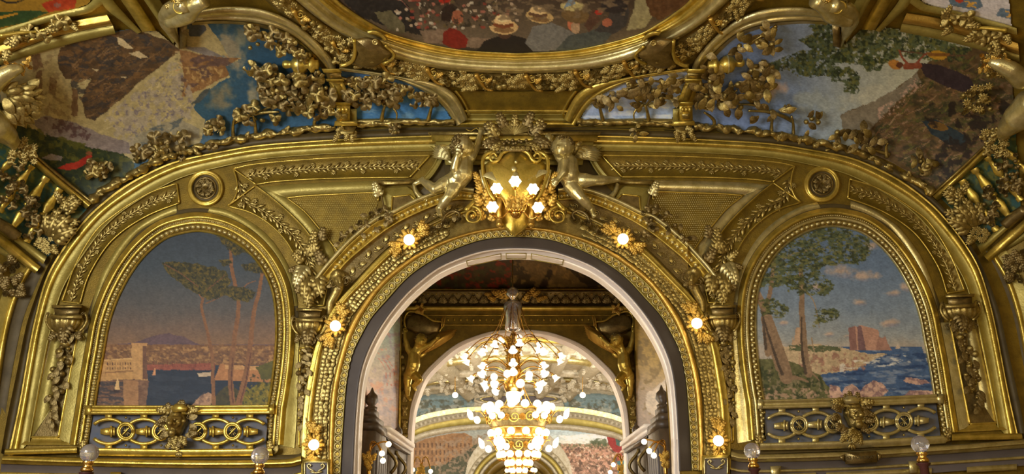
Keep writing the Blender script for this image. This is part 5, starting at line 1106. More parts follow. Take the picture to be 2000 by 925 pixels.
def sea_right(a): a.grad([(130,(150,156,170)),(200,(150,164,196)),(240,(120,138,160)),(260,(110,110,90))], 10); a.spots([(1100,130),(1370,130),(1370,246),(1100,246)], (176,184,204), .56, 9, 8, 3, 2, st=(4,.8))
t = root('vault_painting', tuple(VAULT.pos([(300,200)])[0]), 'vault painting of snowy mountains and brown rock against a blue sky', 'painting'); canvas('canvas', t, BIG, VAULT, mountain, .03, 1.6, gain=1.3)
t = root('vault_painting', tuple(VAULT.pos([(780,200)])[0]), 'small deep blue sea panel of the vault behind gilt leaves', 'painting'); canvas('canvas', t, SMALL, VAULT, bluesea, .03, 2, gain=1.7)
t = root('vault_painting', tuple(VAULT.pos([(1700,200)])[0]), 'vault painting of a fruit picker reaching into a tree above a garden slope', 'painting'); canvas('canvas', t, mir(BIG), VAULT, garden, .03, 1.6, gain=1.6)
t = root('vault_painting', tuple(VAULT.pos([(1230,200)])[0]), 'small pale lavender blue sea panel of the vault behind gilt leaves', 'painting'); canvas('canvas', t, mir(SMALL), VAULT, sea_right, .03, 2, gain=1.7)
# oval ceiling painting
E0 = [(640,-30),(659,0),(690,24),(720,43),(762,65),(830,84),(906,98),(1005,104)]
E1 = [(598,-30),(622,0),(668,38),(716,63),(780,87),(850,105),(920,114),(1005,118)]
E2 = [(545,-30),(578,0),(629,42),(690,79),(745,103),(792,121),(868,136),(940,142),(1005,144)]
E3 = [(480,-30),(518,0),(570,48),(620,92),(655,128),(720,138),(790,150),(860,166),(940,176),(1005,178)]
def fullc(c): c = smooth(c, step=6); r = mir(c)[::-1]; return np.vstack([c, r])
def crowd(a):
    a.grad([(-60,(56,46,38)),(0,(66,54,44)),(50,(88,76,60)),(80,(96,84,68)),(104,(46,40,34))], 10)
    a.poly([(640,-30),(770,-30),(800,20),(830,70),(780,60),(700,30)], (40,36,34), 4); a.poly([(730,25),(765,20),(790,50),(790,66),(760,60)], (90,84,62), 3)
    a.line([(770,-10),(800,20),(815,60)], 5, 8, (34,30,32)); a.line([(778,-5),(806,24)], 1.5, 1.5, (110,76,64))
    for k in range(150): 
        x = 770+240*_tb[k,3]; y = -20+78*_tb[k,5]; c = ((140,92,76),(150,132,110),(120,60,48),(160,150,130),(90,76,50))[k % 5]; a.ell(x, y, 3+2*_tb[k,7], 3, c, var=6, warp=.5)
    a.poly([(820,60),(870,56),(900,72),(960,74),(960,96),(830,84)], (116,98,80), 3, var=18); 
    a.poly([(866,62),(880,54),(898,60),(914,76),(912,92),(890,96),(864,86)], (110,34,24), 1.5, var=10); a.ell(893,34,12,14,(140,88,64)); a.poly([(862,40),(862,18),(880,6),(896,14),(884,26),(880,44)], (42,28,24), 3); a.ell(868,-2,12,9,(150,40,26))
    a.poly([(928,104),(945,80),(975,70),(1000,68),(1030,76),(1050,100),(1050,106)], (34,28,26), 1.2, var=5)
    a.ell(985,66,13,10,(70,50,38)); a.ell(983,52,28,15,(178,150,104),4); a.ell(984,58,20,6,(120,92,60),4); a.ell(982,42,17,13,(190,162,116),0); a.line([(966,48),(983,52),(1000,49)], 7, 7, (112,66,40), warp=.3); a.ell(982,36,14,7,(206,180,134))
    a.ell(1054,32,27,13,(172,146,98),8); a.ell(1055,38,18,5,(118,92,60),8); a.ell(1050,22,16,10,(192,166,120),5); a.line([(1035,27),(1052,31),(1067,30)], 6, 6, (90,66,48), warp=.3)
    a.poly([(1026,84),(1040,52),(1076,44),(1106,56),(1130,70),(1120,98),(1040,100)], (106,104,98), 2, var=12); a.poly([(1084,98),(1110,70),(1150,62),(1180,50),(1200,60),(1180,86),(1110,100)], (74,78,74), 2)
    a.ell(1120,46,12,16,(164,100,72)); a.ell(1124,54,9,12,(158,132,104)); a.ell(1124,30,28,15,(104,84,54),8); a.ell(1118,12,24,9,(170,158,110),0,18); a.poly([(1100,16),(1110,0),(1120,-6),(1124,8)], (112,130,144), 2)
    a.poly([(1140,50),(1160,16),(1172,40),(1150,62)], (82,60,48), 2)
    a.poly([(1160,60),(1186,36),(1200,10),(1222,6),(1230,24),(1224,50),(1200,66)], (62,58,56), 2); a.ell(1200,12,26,14,(48,42,42)); a.ell(1186,44,10,8,(148,92,70)); a.ell(1170,24,8,5,(150,50,40))
    a.poly([(1224,60),(1236,20),(1244,-10),(1262,0),(1276,30),(1260,54)], (136,128,96), 2, var=14); a.poly([(1270,30),(1250,-30),(1400,-30),(1340,10),(1290,40)], (88,62,40), 3, var=16)
    a.spots([(940,-30),(1240,-30),(1220,30),(960,44)], (112,96,74), .55, 8, 12, 5, 3, st=(2,1)); a.spots([(820,-30),(1000,-30),(960,50),(820,60)], (48,42,34), .6, 7, 8, 7, 3)
t = root('ceiling_painting', tuple(VAULT.pos([(1000,40)])[0]), 'dark oval ceiling painting of a crowd with straw hats at a flower fete', 'painting')
canvas('canvas', t, np.vstack([fullc(E0)]), VAULT, crowd, .035, 1.7, gain=1.4)
f = child('oval_frame', band(fullc(E0), fullc(E1), [(-.03,.02),(0,.06),(.25,.07),(.3,.03),(.6,.05),(.65,.10),(.9,.13),(1,.12)], VAULT).mesh('oval_frame'), 'bright', t)
child('frame_roll', band(fullc(E1), fullc(E2), [(0,.12),(.05,.08),(.15,.05),(.3,.09),(.6,.17),(.85,.16),(1,.06),(1,0)], VAULT).mesh('frame_roll'), 'pale', f)
# garland round the frame
g = root('frame_garland', tuple(VAULT.pos([(1000,160)])[0]), 'thick gilt garland of roses and scrolls round the oval ceiling painting', 'garland')
child('garland_bed', band(fullc(E2), fullc(E3), [(0,0),(.1,.05),(.5,.12),(.9,.05),(1,0)], VAULT).mesh('garland_bed'), 'relief', g)
gc = fullc((smooth(E2, 60)+smooth(E3, 60))/2); n = 190
for i in range(n):
    p, a = at_s(gc, (i+.5)/n); ph = (i % 17)
    if ph in (0, 16): continue
    for o in (-9, 0, 9):
        q = p+[rng.uniform(-3,3), o+rng.uniform(-3,3)]
        if ph < 9: orn(rng.choice(('rose','rose','daisy','fruit')), VF, q, rng.uniform(0,360), rng.choice((5.5,6.5,7.5)), g, 'rose', h=.10+.04*rng.random())
        elif o != 0 or i % 2: orn('acanthus', VF, q, a+180+rng.uniform(-35,35), 17, g, 'leaf', h=.09)
for i in range(12):
    p, a = at_s(gc, (i*17*1.0+.3)/n)
    if p[1] < -25: continue
    orn('volute', VF, p+[0,-6], a+90, 8, g, 'scroll', h=.14); child('scroll_band', wire([p+[-14,-14], p+[-4,2], p+[6,14], p+[20,17]], VAULT, .14, 4.2, taper=.5).mesh('scroll_band'), 'yellow', g); orn('acanthus_yellow', VF, p+[4,0], a+30, 16, g, 'scroll_leaf', h=.15)
def vb(par, name, A, B, prof, mt, m, h0=0.0, label=None): return child(name, band(m(A), m(B), prof, VAULT, h0=h0).mesh(name), mt, par, label=label)
AO = [(372,24),(430,13),(500,16),(560,36),(610,72),(645,110),(656,130)]; AI = [(374,44),(430,41),(500,46),(560,64),(602,95),(634,130),(650,162)]
BO = [(662,131),(720,138),(790,150),(850,162),(884,180),(902,205),(914,232)]; BI = [(664,138),(720,146),(770,154),(805,167),(840,186),(868,211),(892,246)]
def ribs(m, side):
    t = root('trim_14' if side == 'left' else 'trim_15', (0,11,8)); tag(t, kind='structure')
    RP = [(0,0),(0,.10),(.1,.14),(.45,.17),(.6,.14),(.7,.09),(.75,.11),(1,.08),(1,0)]
    vb(t, 'arched_roll', AO, AI, RP, 'pale', m); vb(t, 'arched_roll', BO, BI, RP, 'pale' if side == 'left' else 'bright', m)
    vb(t, 'inner_reveal', AI, [(376,50),(430,47),(500,53),(560,72),(596,100),(626,134),(644,166)], [(0,.10),(1,.02)], 'bright', m)
    # central trapezoid panel mouldings
    vb(t, 'panel_side', [(886,178),(900,196),(910,214),(914,232)], [(893,176),(905,192),(915,210),(920,216)], ROUND, 'bright', m)
    vb(t, 'panel_sill', [(905,213),(950,213),(1008,213)], [(912,222),(950,222),(1008,222)], ROUND, 'bright', m)
    vb(t, 'panel_sill', [(912,222),(950,222),(1008,222)], [(905,236),(950,236),(1008,236)], CYMA, 'flat', m)
    vb(t, 'panel_sill', [(896,236),(950,236),(1008,236)], [(890,247),(950,247),(1008,247)], ROUND, 'bright', m)
    # dark cove under the branches down to the lunette
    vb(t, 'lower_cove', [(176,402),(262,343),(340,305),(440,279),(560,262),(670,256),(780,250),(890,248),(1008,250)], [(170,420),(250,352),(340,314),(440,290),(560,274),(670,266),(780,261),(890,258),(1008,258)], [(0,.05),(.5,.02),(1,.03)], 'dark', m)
    # grass-like ledge under blue panel
    vb(t, 'ledge', [(697,232),(780,231),(880,234)], [(697,244),(780,243),(886,246)], [(0,.04),(.3,.12),(1,.10)], 'relief', m)
    # corner ribs
    OL = [(0,0),(.03,.08),(.97,.08),(1,0)]
    vb(t, 'diagonal_rib', [(186,-20),(203,13),(235,40),(268,66)], [(206,-24),(222,2),(250,34),(277,62)], OL, 'flat', m)
    vb(t, 'diagonal_rib', [(222,-24),(236,0),(258,32),(276,62)], [(252,-24),(268,0),(288,30),(306,60)], [(0,.02),(.1,.10),(.5,.12),(.9,.10),(1,.0)], 'bright', m)
    vb(t, 'diagonal_rib', [(268,-20),(281,0),(308,40),(338,86)], [(300,-20),(312,0),(332,32),(350,62)], [(0,.0),(.05,.14),(.4,.14),(.5,.10),(1,.10),(1,0)], 'flat', m)
    vb(t, 'cross_rib', [(-20,120),(0,112),(50,92),(99,75),(160,60),(220,49)], [(-20,136),(0,127),(60,108),(130,88),(180,76),(226,66)], OL, 'flat', m)
    vb(t, 'cross_rib_torus', [(-20,96),(0,88),(60,66),(140,41),(208,28)], [(-20,120),(0,112),(50,92),(99,75),(160,60),(220,49)], [(0,.02),(.1,.10),(.3,.09),(.5,.17),(.85,.14),(1,.06),(1,0)], 'yellow', m)
    vb(t, 'cross_rib', [(-20,66),(0,58),(47,44),(100,28),(146,17)], [(-20,80),(0,74),(50,58),(100,42),(146,32)], OL, 'flat', m)
    vb(t, 'inner_border', [(146,17),(170,10),(190,-10)], [(146,32),(178,24),(204,6)], OL, 'flat', m)
    for i in range(16):
        u = i/15; p = m([(10+125*u+rng.uniform(-6,6), 84-44*u+rng.uniform(-12,14))])[0]; orn('vine_leaf' if i % 3 else 'acanthus', VF, p, rng.uniform(0,360), rng.uniform(18,30), t, 'oak_leaf', h=.16)
    child('corner_stem', wire(m([(0,70),(40,64),(80,60),(120,44)]), VAULT, .16, 4, taper=.5).mesh('corner_stem'), 'bright', t)
both(ribs)
t = root('trim_16', tuple(VAULT.pos([(1005,195)])[0])); tag(t, kind='structure')
child('centre_panel', band([(893,177),(1005,179),(1122,177)], [(914,214),(1005,215),(1098,214)], [(0,.02),(1,.02)], VAULT).mesh('centre_panel'), 'deep', t)
# shield-like consoles on the oval frame
def oval_console(m, side):
    t = root('frame_console', tuple(VAULT.pos(m([(715,100)]), .2)[0]), 'brown gilt shield-shaped console clasping the oval frame on its %s side' % side, 'console', 'consoles of the oval frame')
    child('body', slab(m([(694,76),(716,72),(742,78),(752,92),(768,104),(760,112),(748,122),(728,132),(704,132),(690,122),(697,104),(690,92)]), VAULT, .05, .34, bev=7).mesh('body'), 'bronze', t)
    child('cap', band(m([(716,60),(730,58),(746,64),(757,76)]), m([(722,68),(733,67),(744,72),(750,80)]), [(0,.05),(0,.34),(.4,.38),(1,.34),(1,.1)], VAULT).mesh('cap'), 'bright', t)
    child('roundel', MB().add(*xf(revolve([(1,0),(1,.3),(.7,.35),(.6,.15),(.3,.2),(.02,.3)], 14), place(VF, m([(733,82)])[0], 0, 6, h=.34))).mesh('roundel'), 'relief', t)
    child('rim', wire(m([(692,78),(694,96),(690,116),(676,126),(664,128)]), VAULT, .3, 3).mesh('rim'), 'bright', t); child('rim', wire(m([(748,124),(762,118),(770,106),(752,88)]), VAULT, .3, 2.5).mesh('rim'), 'bright', t)
    orn('sprig', VF, m([(722,122)])[0], 90, 20, t, 'engraved_sprig', h=.33); orn('fruit', VF, m([(668,126)])[0], 0, 5, t, 'bead', h=.2)
    for i in range(26): orn(('rose','daisy','vine_leaf')[i % 3], VF, m([(672+rng.uniform(-18,16), 96+rng.uniform(-22,22))])[0], rng.uniform(0,360), (7,6,15)[i % 3], t, 'flower' if i % 3 < 2 else 'leaf', h=.12+.06*rng.random())
both(oval_console)
# pillars with capital and base, and the urn lying beyond
def pillar(m, side):
    t = root('relief_pillar', tuple(VAULT.pos(m([(672,200)]), .1)[0]), 'short leaning gilt pillar between the two %s vault paintings' % side, 'pillar', 'relief pillars on the vault')
    S = lambda L, h0, h1, nm, mt='bright', bv=1: child(nm, slab(m(L), VAULT, h0, h1, bev=bv).mesh(nm), mt, t)
    S([(628,134),(664,134),(668,142),(632,142)], .05, .30, 'abacus'); S([(636,142),(666,142),(668,154),(640,154)], .05, .24, 'capital', 'relief'); S([(636,154),(672,154),(673,159),(638,159)], .05, .28, 'astragal')
    S([(641,159),(670,159),(688,200),(656,200)], .04, .20, 'shaft'); S([(650,163),(664,163),(678,198),(664,198)], .1, .215, 'flute', 'deep')
    S([(655,199),(685,199),(685,206),(655,206)], .05, .26, 'base_moulding'); S([(657,206),(684,206),(684,236),(657,236)], .05, .24, 'pedestal'); S([(684,212),(697,212),(697,244),(684,244)], .02, .15, 'pedestal_side', 'flat')
    for x in (663,670,677): orn('egg_bright', VF, m([(x,214)])[0], -90, 5, t, 'drop', h=.26)
    S([(662,222),(679,222),(679,233),(662,233)], .1, .27, 'plaque', 'relief'); S([(654,236),(697,236),(700,246),(652,246)], .05, .26, 'foot'); S([(658,246),(697,246),(690,262),(664,262)], .05, .18, 'bracket', 'relief', 3)
    for x, y, a in ((664,256,250),(678,260,270),(690,255,290),(672,250,200),(686,262,300),(660,264,230)): orn('acanthus', VF, m([(x,y)])[0], a if side == 'left' else 180-a, 16, t, 'bracket_leaf', h=.2)
    u = root('reclining_urn', tuple(VAULT.pos(m([(580,124)]), .1)[0]), 'gilt baluster urn on its side among the %s vine leaves' % side, 'urn', 'baluster urns among the vines')
    M, k = locframe(VF, m([(592,126)])[0], 180 if side == 'left' else 4, .16)
    V, Q, _ = revolve([(.1,-30),(9,-28),(9,-22),(14,-20),(15,-14),(12,-12),(7,-8),(15,0),(17,8),(15,16),(9,20),(6,22),(7,26),(8,32),(6,37),(.5,39)], 20, 'X'); V = V*k; b = MB(); b.addt((V, Q, None), M); child('baluster', b.mesh('baluster'), 'bright', u)
    V, Q, _ = revolve([(17.6,5),(18.2,6.5),(17.8,8)], 20, 'X'); child('belly_ring', MB().addt((V*k, Q, None), M).mesh('belly_ring'), 'pale', u)
both(pillar)
# branches
def branch(m, side):
    gr = side == 'left'
    t = root('vine_branch', tuple(VAULT.pos(m([(400,290)]), .1)[0]), 'gnarled gilt %s branch running along the foot of the %s painting' % ('vine' if gr else 'fruit tree', 'mountain' if gr else 'garden'), 'branch')
    lf = 'vine_leaf' if gr else 'leaf'; LS = 1.3 if gr else 1.3
    main = [(176,392),(205,370),(250,346),(300,318),(350,298),(400,285),(450,274),(500,266),(550,259),(600,252),(656,249)]
    c = smooth(m(main), step=5); cc = c+np.stack([np.zeros(len(c)), 1.5*np.sin(np.arange(len(c))*.9)], 1); rr = 6.2+1.6*np.sin(np.arange(len(c))*1.3)+1.0*np.sin(np.arange(len(c))*2.9)
    _, k = locframe(VF, c[len(c)//2]); 
    def bark(cv, h, r0, n=12):
        cv = smooth(cv, step=2.2); q = np.arange(len(cv)); P = VAULT.pos(cv, h); V, Q, T = tube(P, r0*k, n); V = V.copy(); c3 = np.repeat(P, n, 0); nz = fbm(np.repeat(q, n)*1.0, np.tile(np.arange(n), len(cv))*3.0, 5.0, 3, 5)-.5
        V[:len(c3)] = c3+(V[:len(c3)]-c3)*(1+1.5*nz+.35*np.repeat(np.sin(q*.37)*np.sin(q*.11+1), n))[:,None]; child('main_stem', MB().add(V, Q, T).mesh('main_stem'), 'relief', t)
    bark(cc, .12, 6.6)
    for i in range(13):
        p, a_ = at_s(cc, (i+.5)/13); orn('acanthus', VF, p+[0,-2], a_+rng.uniform(-60,60), 12, t, 'bark_leaf', h=.2)
    c2 = smooth(m([(698,243),(740,241),(790,238),(840,239),(888,238)]), step=5); bark(c2, .10, 5.4)
    TW = [[(268,318),(268,296),(264,288)],[(262,312),(280,306),(310,296)],[(456,272),(455,248),(458,230)],[(500,264),(498,240),(494,226)],[(456,240),(480,228),(510,220),(545,218)],[(616,250),(614,238),(622,228),(634,220)],[(500,222),(530,208),(560,205),(600,206)],[(590,194),(578,188),(566,176)],[(605,170),(604,188),(590,196)],[(480,50),(500,62),(530,80),(550,90)],[(500,66),(520,76),(545,92)],[(198,350),(190,330),(196,318)],[(196,352),(204,338)],[(380,288),(384,298),(392,300)],[(745,236),(748,218),(752,205)],[(752,208),(740,195),(720,190),(690,196)],[(752,206),(770,196),(776,180)],[(768,210),(775,222),(774,234)],[(836,236),(842,212),(846,196)],[(846,200),(826,188),(820,180)],[(762,236),(772,252),(768,258)],[(660,150),(700,160),(740,158),(790,172)]]
    b = MB()
    for w in TW: 
        cw = child('twig', wire(m(w), VAULT, (.10,.20), 4.2 if w[0][1] > 225 else 2.6, taper=.5, step=4).mesh('twig'), 'relief', t)
    def leaves(pts, n, sz, hh=(.08,.28), fr=.15):
        P = np.array(pts, float)
        for i in range(n):
            while 1:
                q = np.array([rng.uniform(P[:,0].min(), P[:,0].max()), rng.uniform(P[:,1].min(), P[:,1].max())])
                if inside(q[:1], q[1:], P)[0]: break
            fruit = rng.random() < fr
            orn('fruit' if fruit else (lf if rng.random() < .35 else ('vine_leaf_bronze' if gr else 'leaf_bronze')), VF, m([q])[0], rng.uniform(0,360), (5.2 if not gr else 4.2) if fruit else sz*LS*rng.uniform(.75,1.2), t, ('fruit' if not gr else 'bud') if fruit else 'leaf', h=rng.uniform(*hh), sy=rng.uniform(.8,1.15), tilt=0 if fruit else rng.uniform(-35,35))
    leaves([(528,130),(560,160),(600,135),(636,140),(646,180),(654,215),(600,222),(560,214),(520,196),(500,178),(520,165)], 105, 19)
    leaves([(480,128),(500,122),(530,130),(545,150),(520,156),(500,142)], 16, 18); leaves([(468,48),(500,52),(560,76),(610,110),(600,124),(560,104),(520,88),(495,100),(480,90),(500,76)], 34, 17)
    leaves([(452,220),(480,216),(520,212),(545,224),(530,236),(460,232)], 14, 16); leaves([(508,180),(530,176),(540,196),(516,196)], 8, 17)
    leaves([(670,148),(730,150),(790,165),(800,180),(770,205),(740,206),(680,195),(676,170)], 62, 17); leaves([(805,175),(845,185),(856,200),(830,212),(806,206)], 20, 15); leaves([(765,248),(782,246),(784,262),(766,264)], 6, 13)
    leaves([(268,290),(300,270),(370,252),(372,268),(310,298),(272,306)], 26, 17); leaves([(400,236),(430,228),(430,262),(404,258)], 9, 16); leaves([(168,340),(186,312),(214,320),(212,340),(180,350)], 14, 16); leaves([(330,300),(420,284),(420,292),(340,308)], 5, 12)
both(branch)
# trellis with balusters in the lower corner of the vault
def trellis(m, side):
    t = root('corner_balustrade', tuple(VAULT.pos(m([(80,400)]), .1)[0]), 'leaning gilt baluster rail with leaves in the lower %s corner of the vault' % side, 'balustrade', 'corner balustrades of the vault')
    ground = root('vault_painting', tuple(VAULT.pos(m([(40,400)]))[0]), 'dark green and blue garden panel behind the %s corner balustrade' % side, 'painting')
    def green(a): a.grad([(0,(66,74,34)),(500,(50,66,48))], 10); a.spots([(-2000,0),(4000,0),(4000,600),(-2000,600)], (40,76,76), .55, 16, 10, 3, 4); a.spots([(-2000,0),(4000,0),(4000,600),(-2000,600)], (96,92,36), .6, 9, 10, 7, 4)
    PG = [(62,306),(176,402),(150,432),(118,474),(90,505),(40,470),(0,436),(0,250)]
    canvas('canvas', ground, m(PG), VAULT, green, .035, 2.2, gain=1.5)
    S = lambda A, B, nm, mt='bright', pr=ROUND: child(nm, band(m(A), m(B), pr, VAULT, h0=.1).mesh(nm), mt, t)
    S([(60,300),(115,348),(178,398)], [(54,312),(108,358),(168,408)], 'hand_rail', 'bright', [(0,-.1),(0,.08),(.3,.12),(.6,.10),(1,.02),(1,-.1)])
    S([(64,296),(120,342),(182,392)], [(60,300),(115,348),(178,398)], 'rail_shadow_fillet', 'relief')
    for (x0, y0), (x1, y1) in (((34,300),(-30,372)),((62,325),(0,412)),((90,348),(20,452)),((116,370),(52,470))):
        p0, p1 = m([(x0,y0)])[0], m([(x1,y1)])[0]; A = VAULT.pos([p0], .14)[0]; B = VAULT.pos([p1], .14)[0]; d = B-A; L = np.linalg.norm(d); X = d/L; N = VAULT.frame(p0); Z = N-X*(N@X); Z /= np.linalg.norm(Z); M = np.eye(4); M[:3,0] = X; M[:3,1] = np.cross(Z, X); M[:3,2] = Z; M[:3,3] = A
        V, Q, _ = revolve([(.06,-.02),(.06,.05),(.035,.07),(.045,.16),(.075,.30),(.075,.36),(.04,.44),(.035,.47),(.06,.48),(.06,.53),(.035,.54),(.04,.58),(.075,.68),(.05,.86),(.035,.93),(.06,.95),(.06,1.02)], 12, 'X')
        V = V*[L, L*1.15, L*.7]; child('baluster', MB().addt((V, Q, None), M).mesh('baluster'), 'bright', t)
    S([(-10,424),(40,462),(92,500)], [(-10,440),(30,472),(84,516)], 'base_rail', 'flat'); S([(-10,446),(30,478),(80,520)], [(-10,470),(20,496),(68,534)], 'base_rail', 'bright')
    child('log', wire(m([(-10,432),(14,446),(34,462)]), VAULT, .25, 11).mesh('log'), 'bronze', t)
    f = root('acanthus_spray', tuple(VAULT.pos(m([(120,440)]), .1)[0]), 'curling gilt acanthus spray filling the %s corner beside the balusters' % side, 'ornament', 'corner acanthus sprays')
    for x, y, a, L in ((96,462,60,44),(102,460,40,50),(106,466,20,48),(92,458,85,40),(124,420,70,30),(128,410,30,34),(122,396,120,26),(132,402,50,26),(110,448,75,40),(120,440,10,36),(88,470,200,20),(98,480,-40,24),(136,404,20,24)):
        orn('acanthus', VF, m([(x,y)])[0], a if side == 'left' else 180-a, L, f, 'acanthus_leaf', h=.16)
    for i in range(14): orn('daisy', VF, m([(88+rng.uniform(-14,14), 478+rng.uniform(-14,14))])[0], rng.uniform(0,360), 6, f, 'flower', h=.2)
    orn('volute', VF, m([(110,456)])[0], 0, 11, f, 'scroll', h=.16); orn('volute', VF, m([(136,392)])[0], 0, 8, f, 'scroll', h=.16)
    for i in range(60):
        u = rng.random(); P_ = ((22+rng.uniform(-24,24), 350+rng.uniform(-30,60)) if i % 2 else (62+rng.uniform(-14,14), 420+rng.uniform(-40,40)))
        orn(('vine_leaf_bronze','rose_bronze','fruit_bronze')[i % 3], VF, m([P_])[0], rng.uniform(0,360), (15,7,4)[i % 3], t, ('leaf','rose','berry')[i % 3], h=.22+.08*rng.random())
    for i in range(40): orn(('vine_leaf','daisy')[i % 2], VF, m([(46+rng.uniform(-24,22), 296+rng.uniform(-26,26))])[0], rng.uniform(0,360), (15,7)[i % 2], t, ('leaf','flower')[i % 2], h=.25+.08*rng.random())
both(trellis)
# corner console at the top with curling scroll and tip
def corner(m, side):
    t = root('corner_scroll', tuple(VAULT.pos(m([(350,40)]), .2)[0]), 'large gilt scroll bracket with pointed tip in the upper %s part of the vault' % side, 'bracket', 'corner scroll brackets')
    child('tail', MB().add(*tube(VAULT.pos(smooth(m([(350,94),(345,78),(334,60),(326,42),(328,26),(342,14),(364,10)]), 24), np.linspace(.05,.5,24)), np.concatenate([np.linspace(.01,.10,12), np.linspace(.11,.09,12)]), 10)).mesh('tail'), 'pale', t)
    for o in (-9, 9, 16): child('tail_ridge', MB().add(*tube(VAULT.pos(smooth(m([(350,94),(345+o*.25,78),(334+o*.6,60),(326+o,42),(328+o,26),(342+o*.8,14),(360+o*.6,12)]), 24), np.linspace(.03,.46,24)), np.linspace(.012,.055,24), 8)).mesh('tail_ridge'), 'pale', t)
    child('arm', MB().add(*tube(VAULT.pos(smooth(m([(326,46),(345,40),(366,26),(380,10),(400,0)]), 16), .45), np.concatenate([np.linspace(.06,.13,8), np.linspace(.13,.09,8)]), 10)).mesh('arm'), 'pale', t)
    child('side_cheek', slab(m([(350,48),(366,48),(366,92),(352,96)]), VAULT, .02, .2, bev=1).mesh('side_cheek'), 'bronze', t)
    orn('volute', VF, m([(352,16)])[0], 0, 15, t, 'volute', h=.5)
    for i in range(18): orn(('acanthus','rose','acanthus_yellow')[i % 3], VF, m([(345+rng.uniform(-22,50), 4+rng.uniform(-16,10))])[0], rng.uniform(0,360), (22,9,20)[i % 3], t, ('leaf','rose','leaf')[i % 3], h=.4)
    # figure limb and sheaf at the picture edge
    s = root('wheat_sheaf' if side == 'left' else 'flower_basket', tuple(VAULT.pos(m([(30,200)]), .2)[0]), 'gilt sheaf of wheat ears at the left edge of the mountain painting' if side == 'left' else 'gilt heap of small flowers at the outer edge of the garden painting', 'ornament')
    if side == 'left':
        for i in range(44): orn('husk' if i % 2 else 'leaf', VF, m([(18+rng.uniform(-14,34), 196+rng.uniform(-24,26))])[0], rng.uniform(-60,60)-10, 34, s, 'wheat_ear', h=.25+.1*rng.random())
    else:
        for i in range(70): orn(('daisy','rose','fruit')[i % 3], VF, m([(72+rng.uniform(-24,34) if i % 2 else 30+rng.uniform(-20,26), (200+rng.uniform(-22,36)) if i % 2 else 130+rng.uniform(-24,34))])[0], rng.uniform(0,360), (8,7,5)[i % 3], s, ('flower','rose','bud')[i % 3], h=.2+.12*rng.random())
    for i in range(22): orn('acanthus_yellow' if i % 2 else 'rose_yellow', VF, m([(40+rng.uniform(-30,22), 128+rng.uniform(-10,14))])[0], rng.uniform(0,360), 13 if i % 2 else 7, s, 'leaf' if i % 2 else 'flower', h=.3)
    w = root('figure_limb', tuple(VAULT.pos(m([(4,262)]), .3)[0]), 'smooth gilt arm of a corner figure reaching in at the %s edge' % side, 'statue', 'corner figures')
    g_ = lambda x, y, h: VAULT.pos(m([(x,y)]), h)[0]
    body('arm', w, [[(g_(-40,225,.3), .26), (g_(-8,246,.4), .2), (g_(14,264,.4), .14), (g_(24,276,.35), .10)], [(g_(24,276,.35), .06), (g_(34,284,.3), .035)], [(g_(24,278,.35), .06), (g_(28,290,.3), .035)], [(g_(-20,170,.3), .14), (g_(0,150,.35), .12), (g_(22,138,.35), .10), (g_(36,134,.35), .07)]], 'pale', .02, 6)
both(corner)
# heraldic corner canvases at the very top
def banner(a): a.grad([(-20,(120,92,30)),(60,(110,84,28))], 6); a.poly([(-30,24),(60,20),(96,23),(50,44),(-30,60)], (36,56,30), 1); a.poly([(80,8),(120,-6),(150,0),(146,16),(96,24)], (128,46,22), 1.5); a.line([(-5,-4),(10,4),(30,5),(45,0)], 4, 3, (40,34,26)); a.line([(0,34),(34,26)], 6, 3, (140,104,34)); a.ell(112,10,7,4,(110,70,60))
def lilies(a):
    a.grad([(-20,(170,166,168)),(60,(156,150,146))], 6)
    for (x, y) in ((1890,8),(1972,28)): a.poly([(x-38,y-14),(x+24,y-10),(x+30,y+4),(x+14,y+12),(x-34,y+2)] if x < 1950 else [(x-18,y-12),(x+34,y-4),(x+34,y+12),(x+8,y+11),(x-28,y+2)], (84,98,110), .6)
    for (x, y) in ((1897,8),(1976,28)): a.ell(x,y,3,8,(170,132,60),70,warp=0); a.line([(x-12,y-6),(x-4,y-4),(x,y),(x-4,y+5),(x-10,y+4)], 2.5, 2, (170,132,60), warp=0); a.line([(x+10,y-2),(x+3,y-4),(x,y),(x+3,y+6),(x+9,y+6)], 2.5, 2, (170,132,60), warp=0)
    a.ell(1874,0,8,5,(150,60,40))
TLp = [(-10,-20),(190,-20),(172,8),(146,18),(100,29),(47,45),(0,60),(-10,62)]
t = root('vault_painting', tuple(VAULT.pos([(60,10)])[0]), 'yellow, green and red heraldic banner painting in the top left corner', 'painting'); canvas('canvas', t, TLp, VAULT, banner, .03, 2, gain=1.8)
t = root('vault_painting', tuple(VAULT.pos([(1930,10)])[0]), 'white banner painting with gold lilies on blue squares in the top right corner', 'painting'); canvas('canvas', t, mir(TLp), VAULT, lilies, .03, 2, gain=1.8)
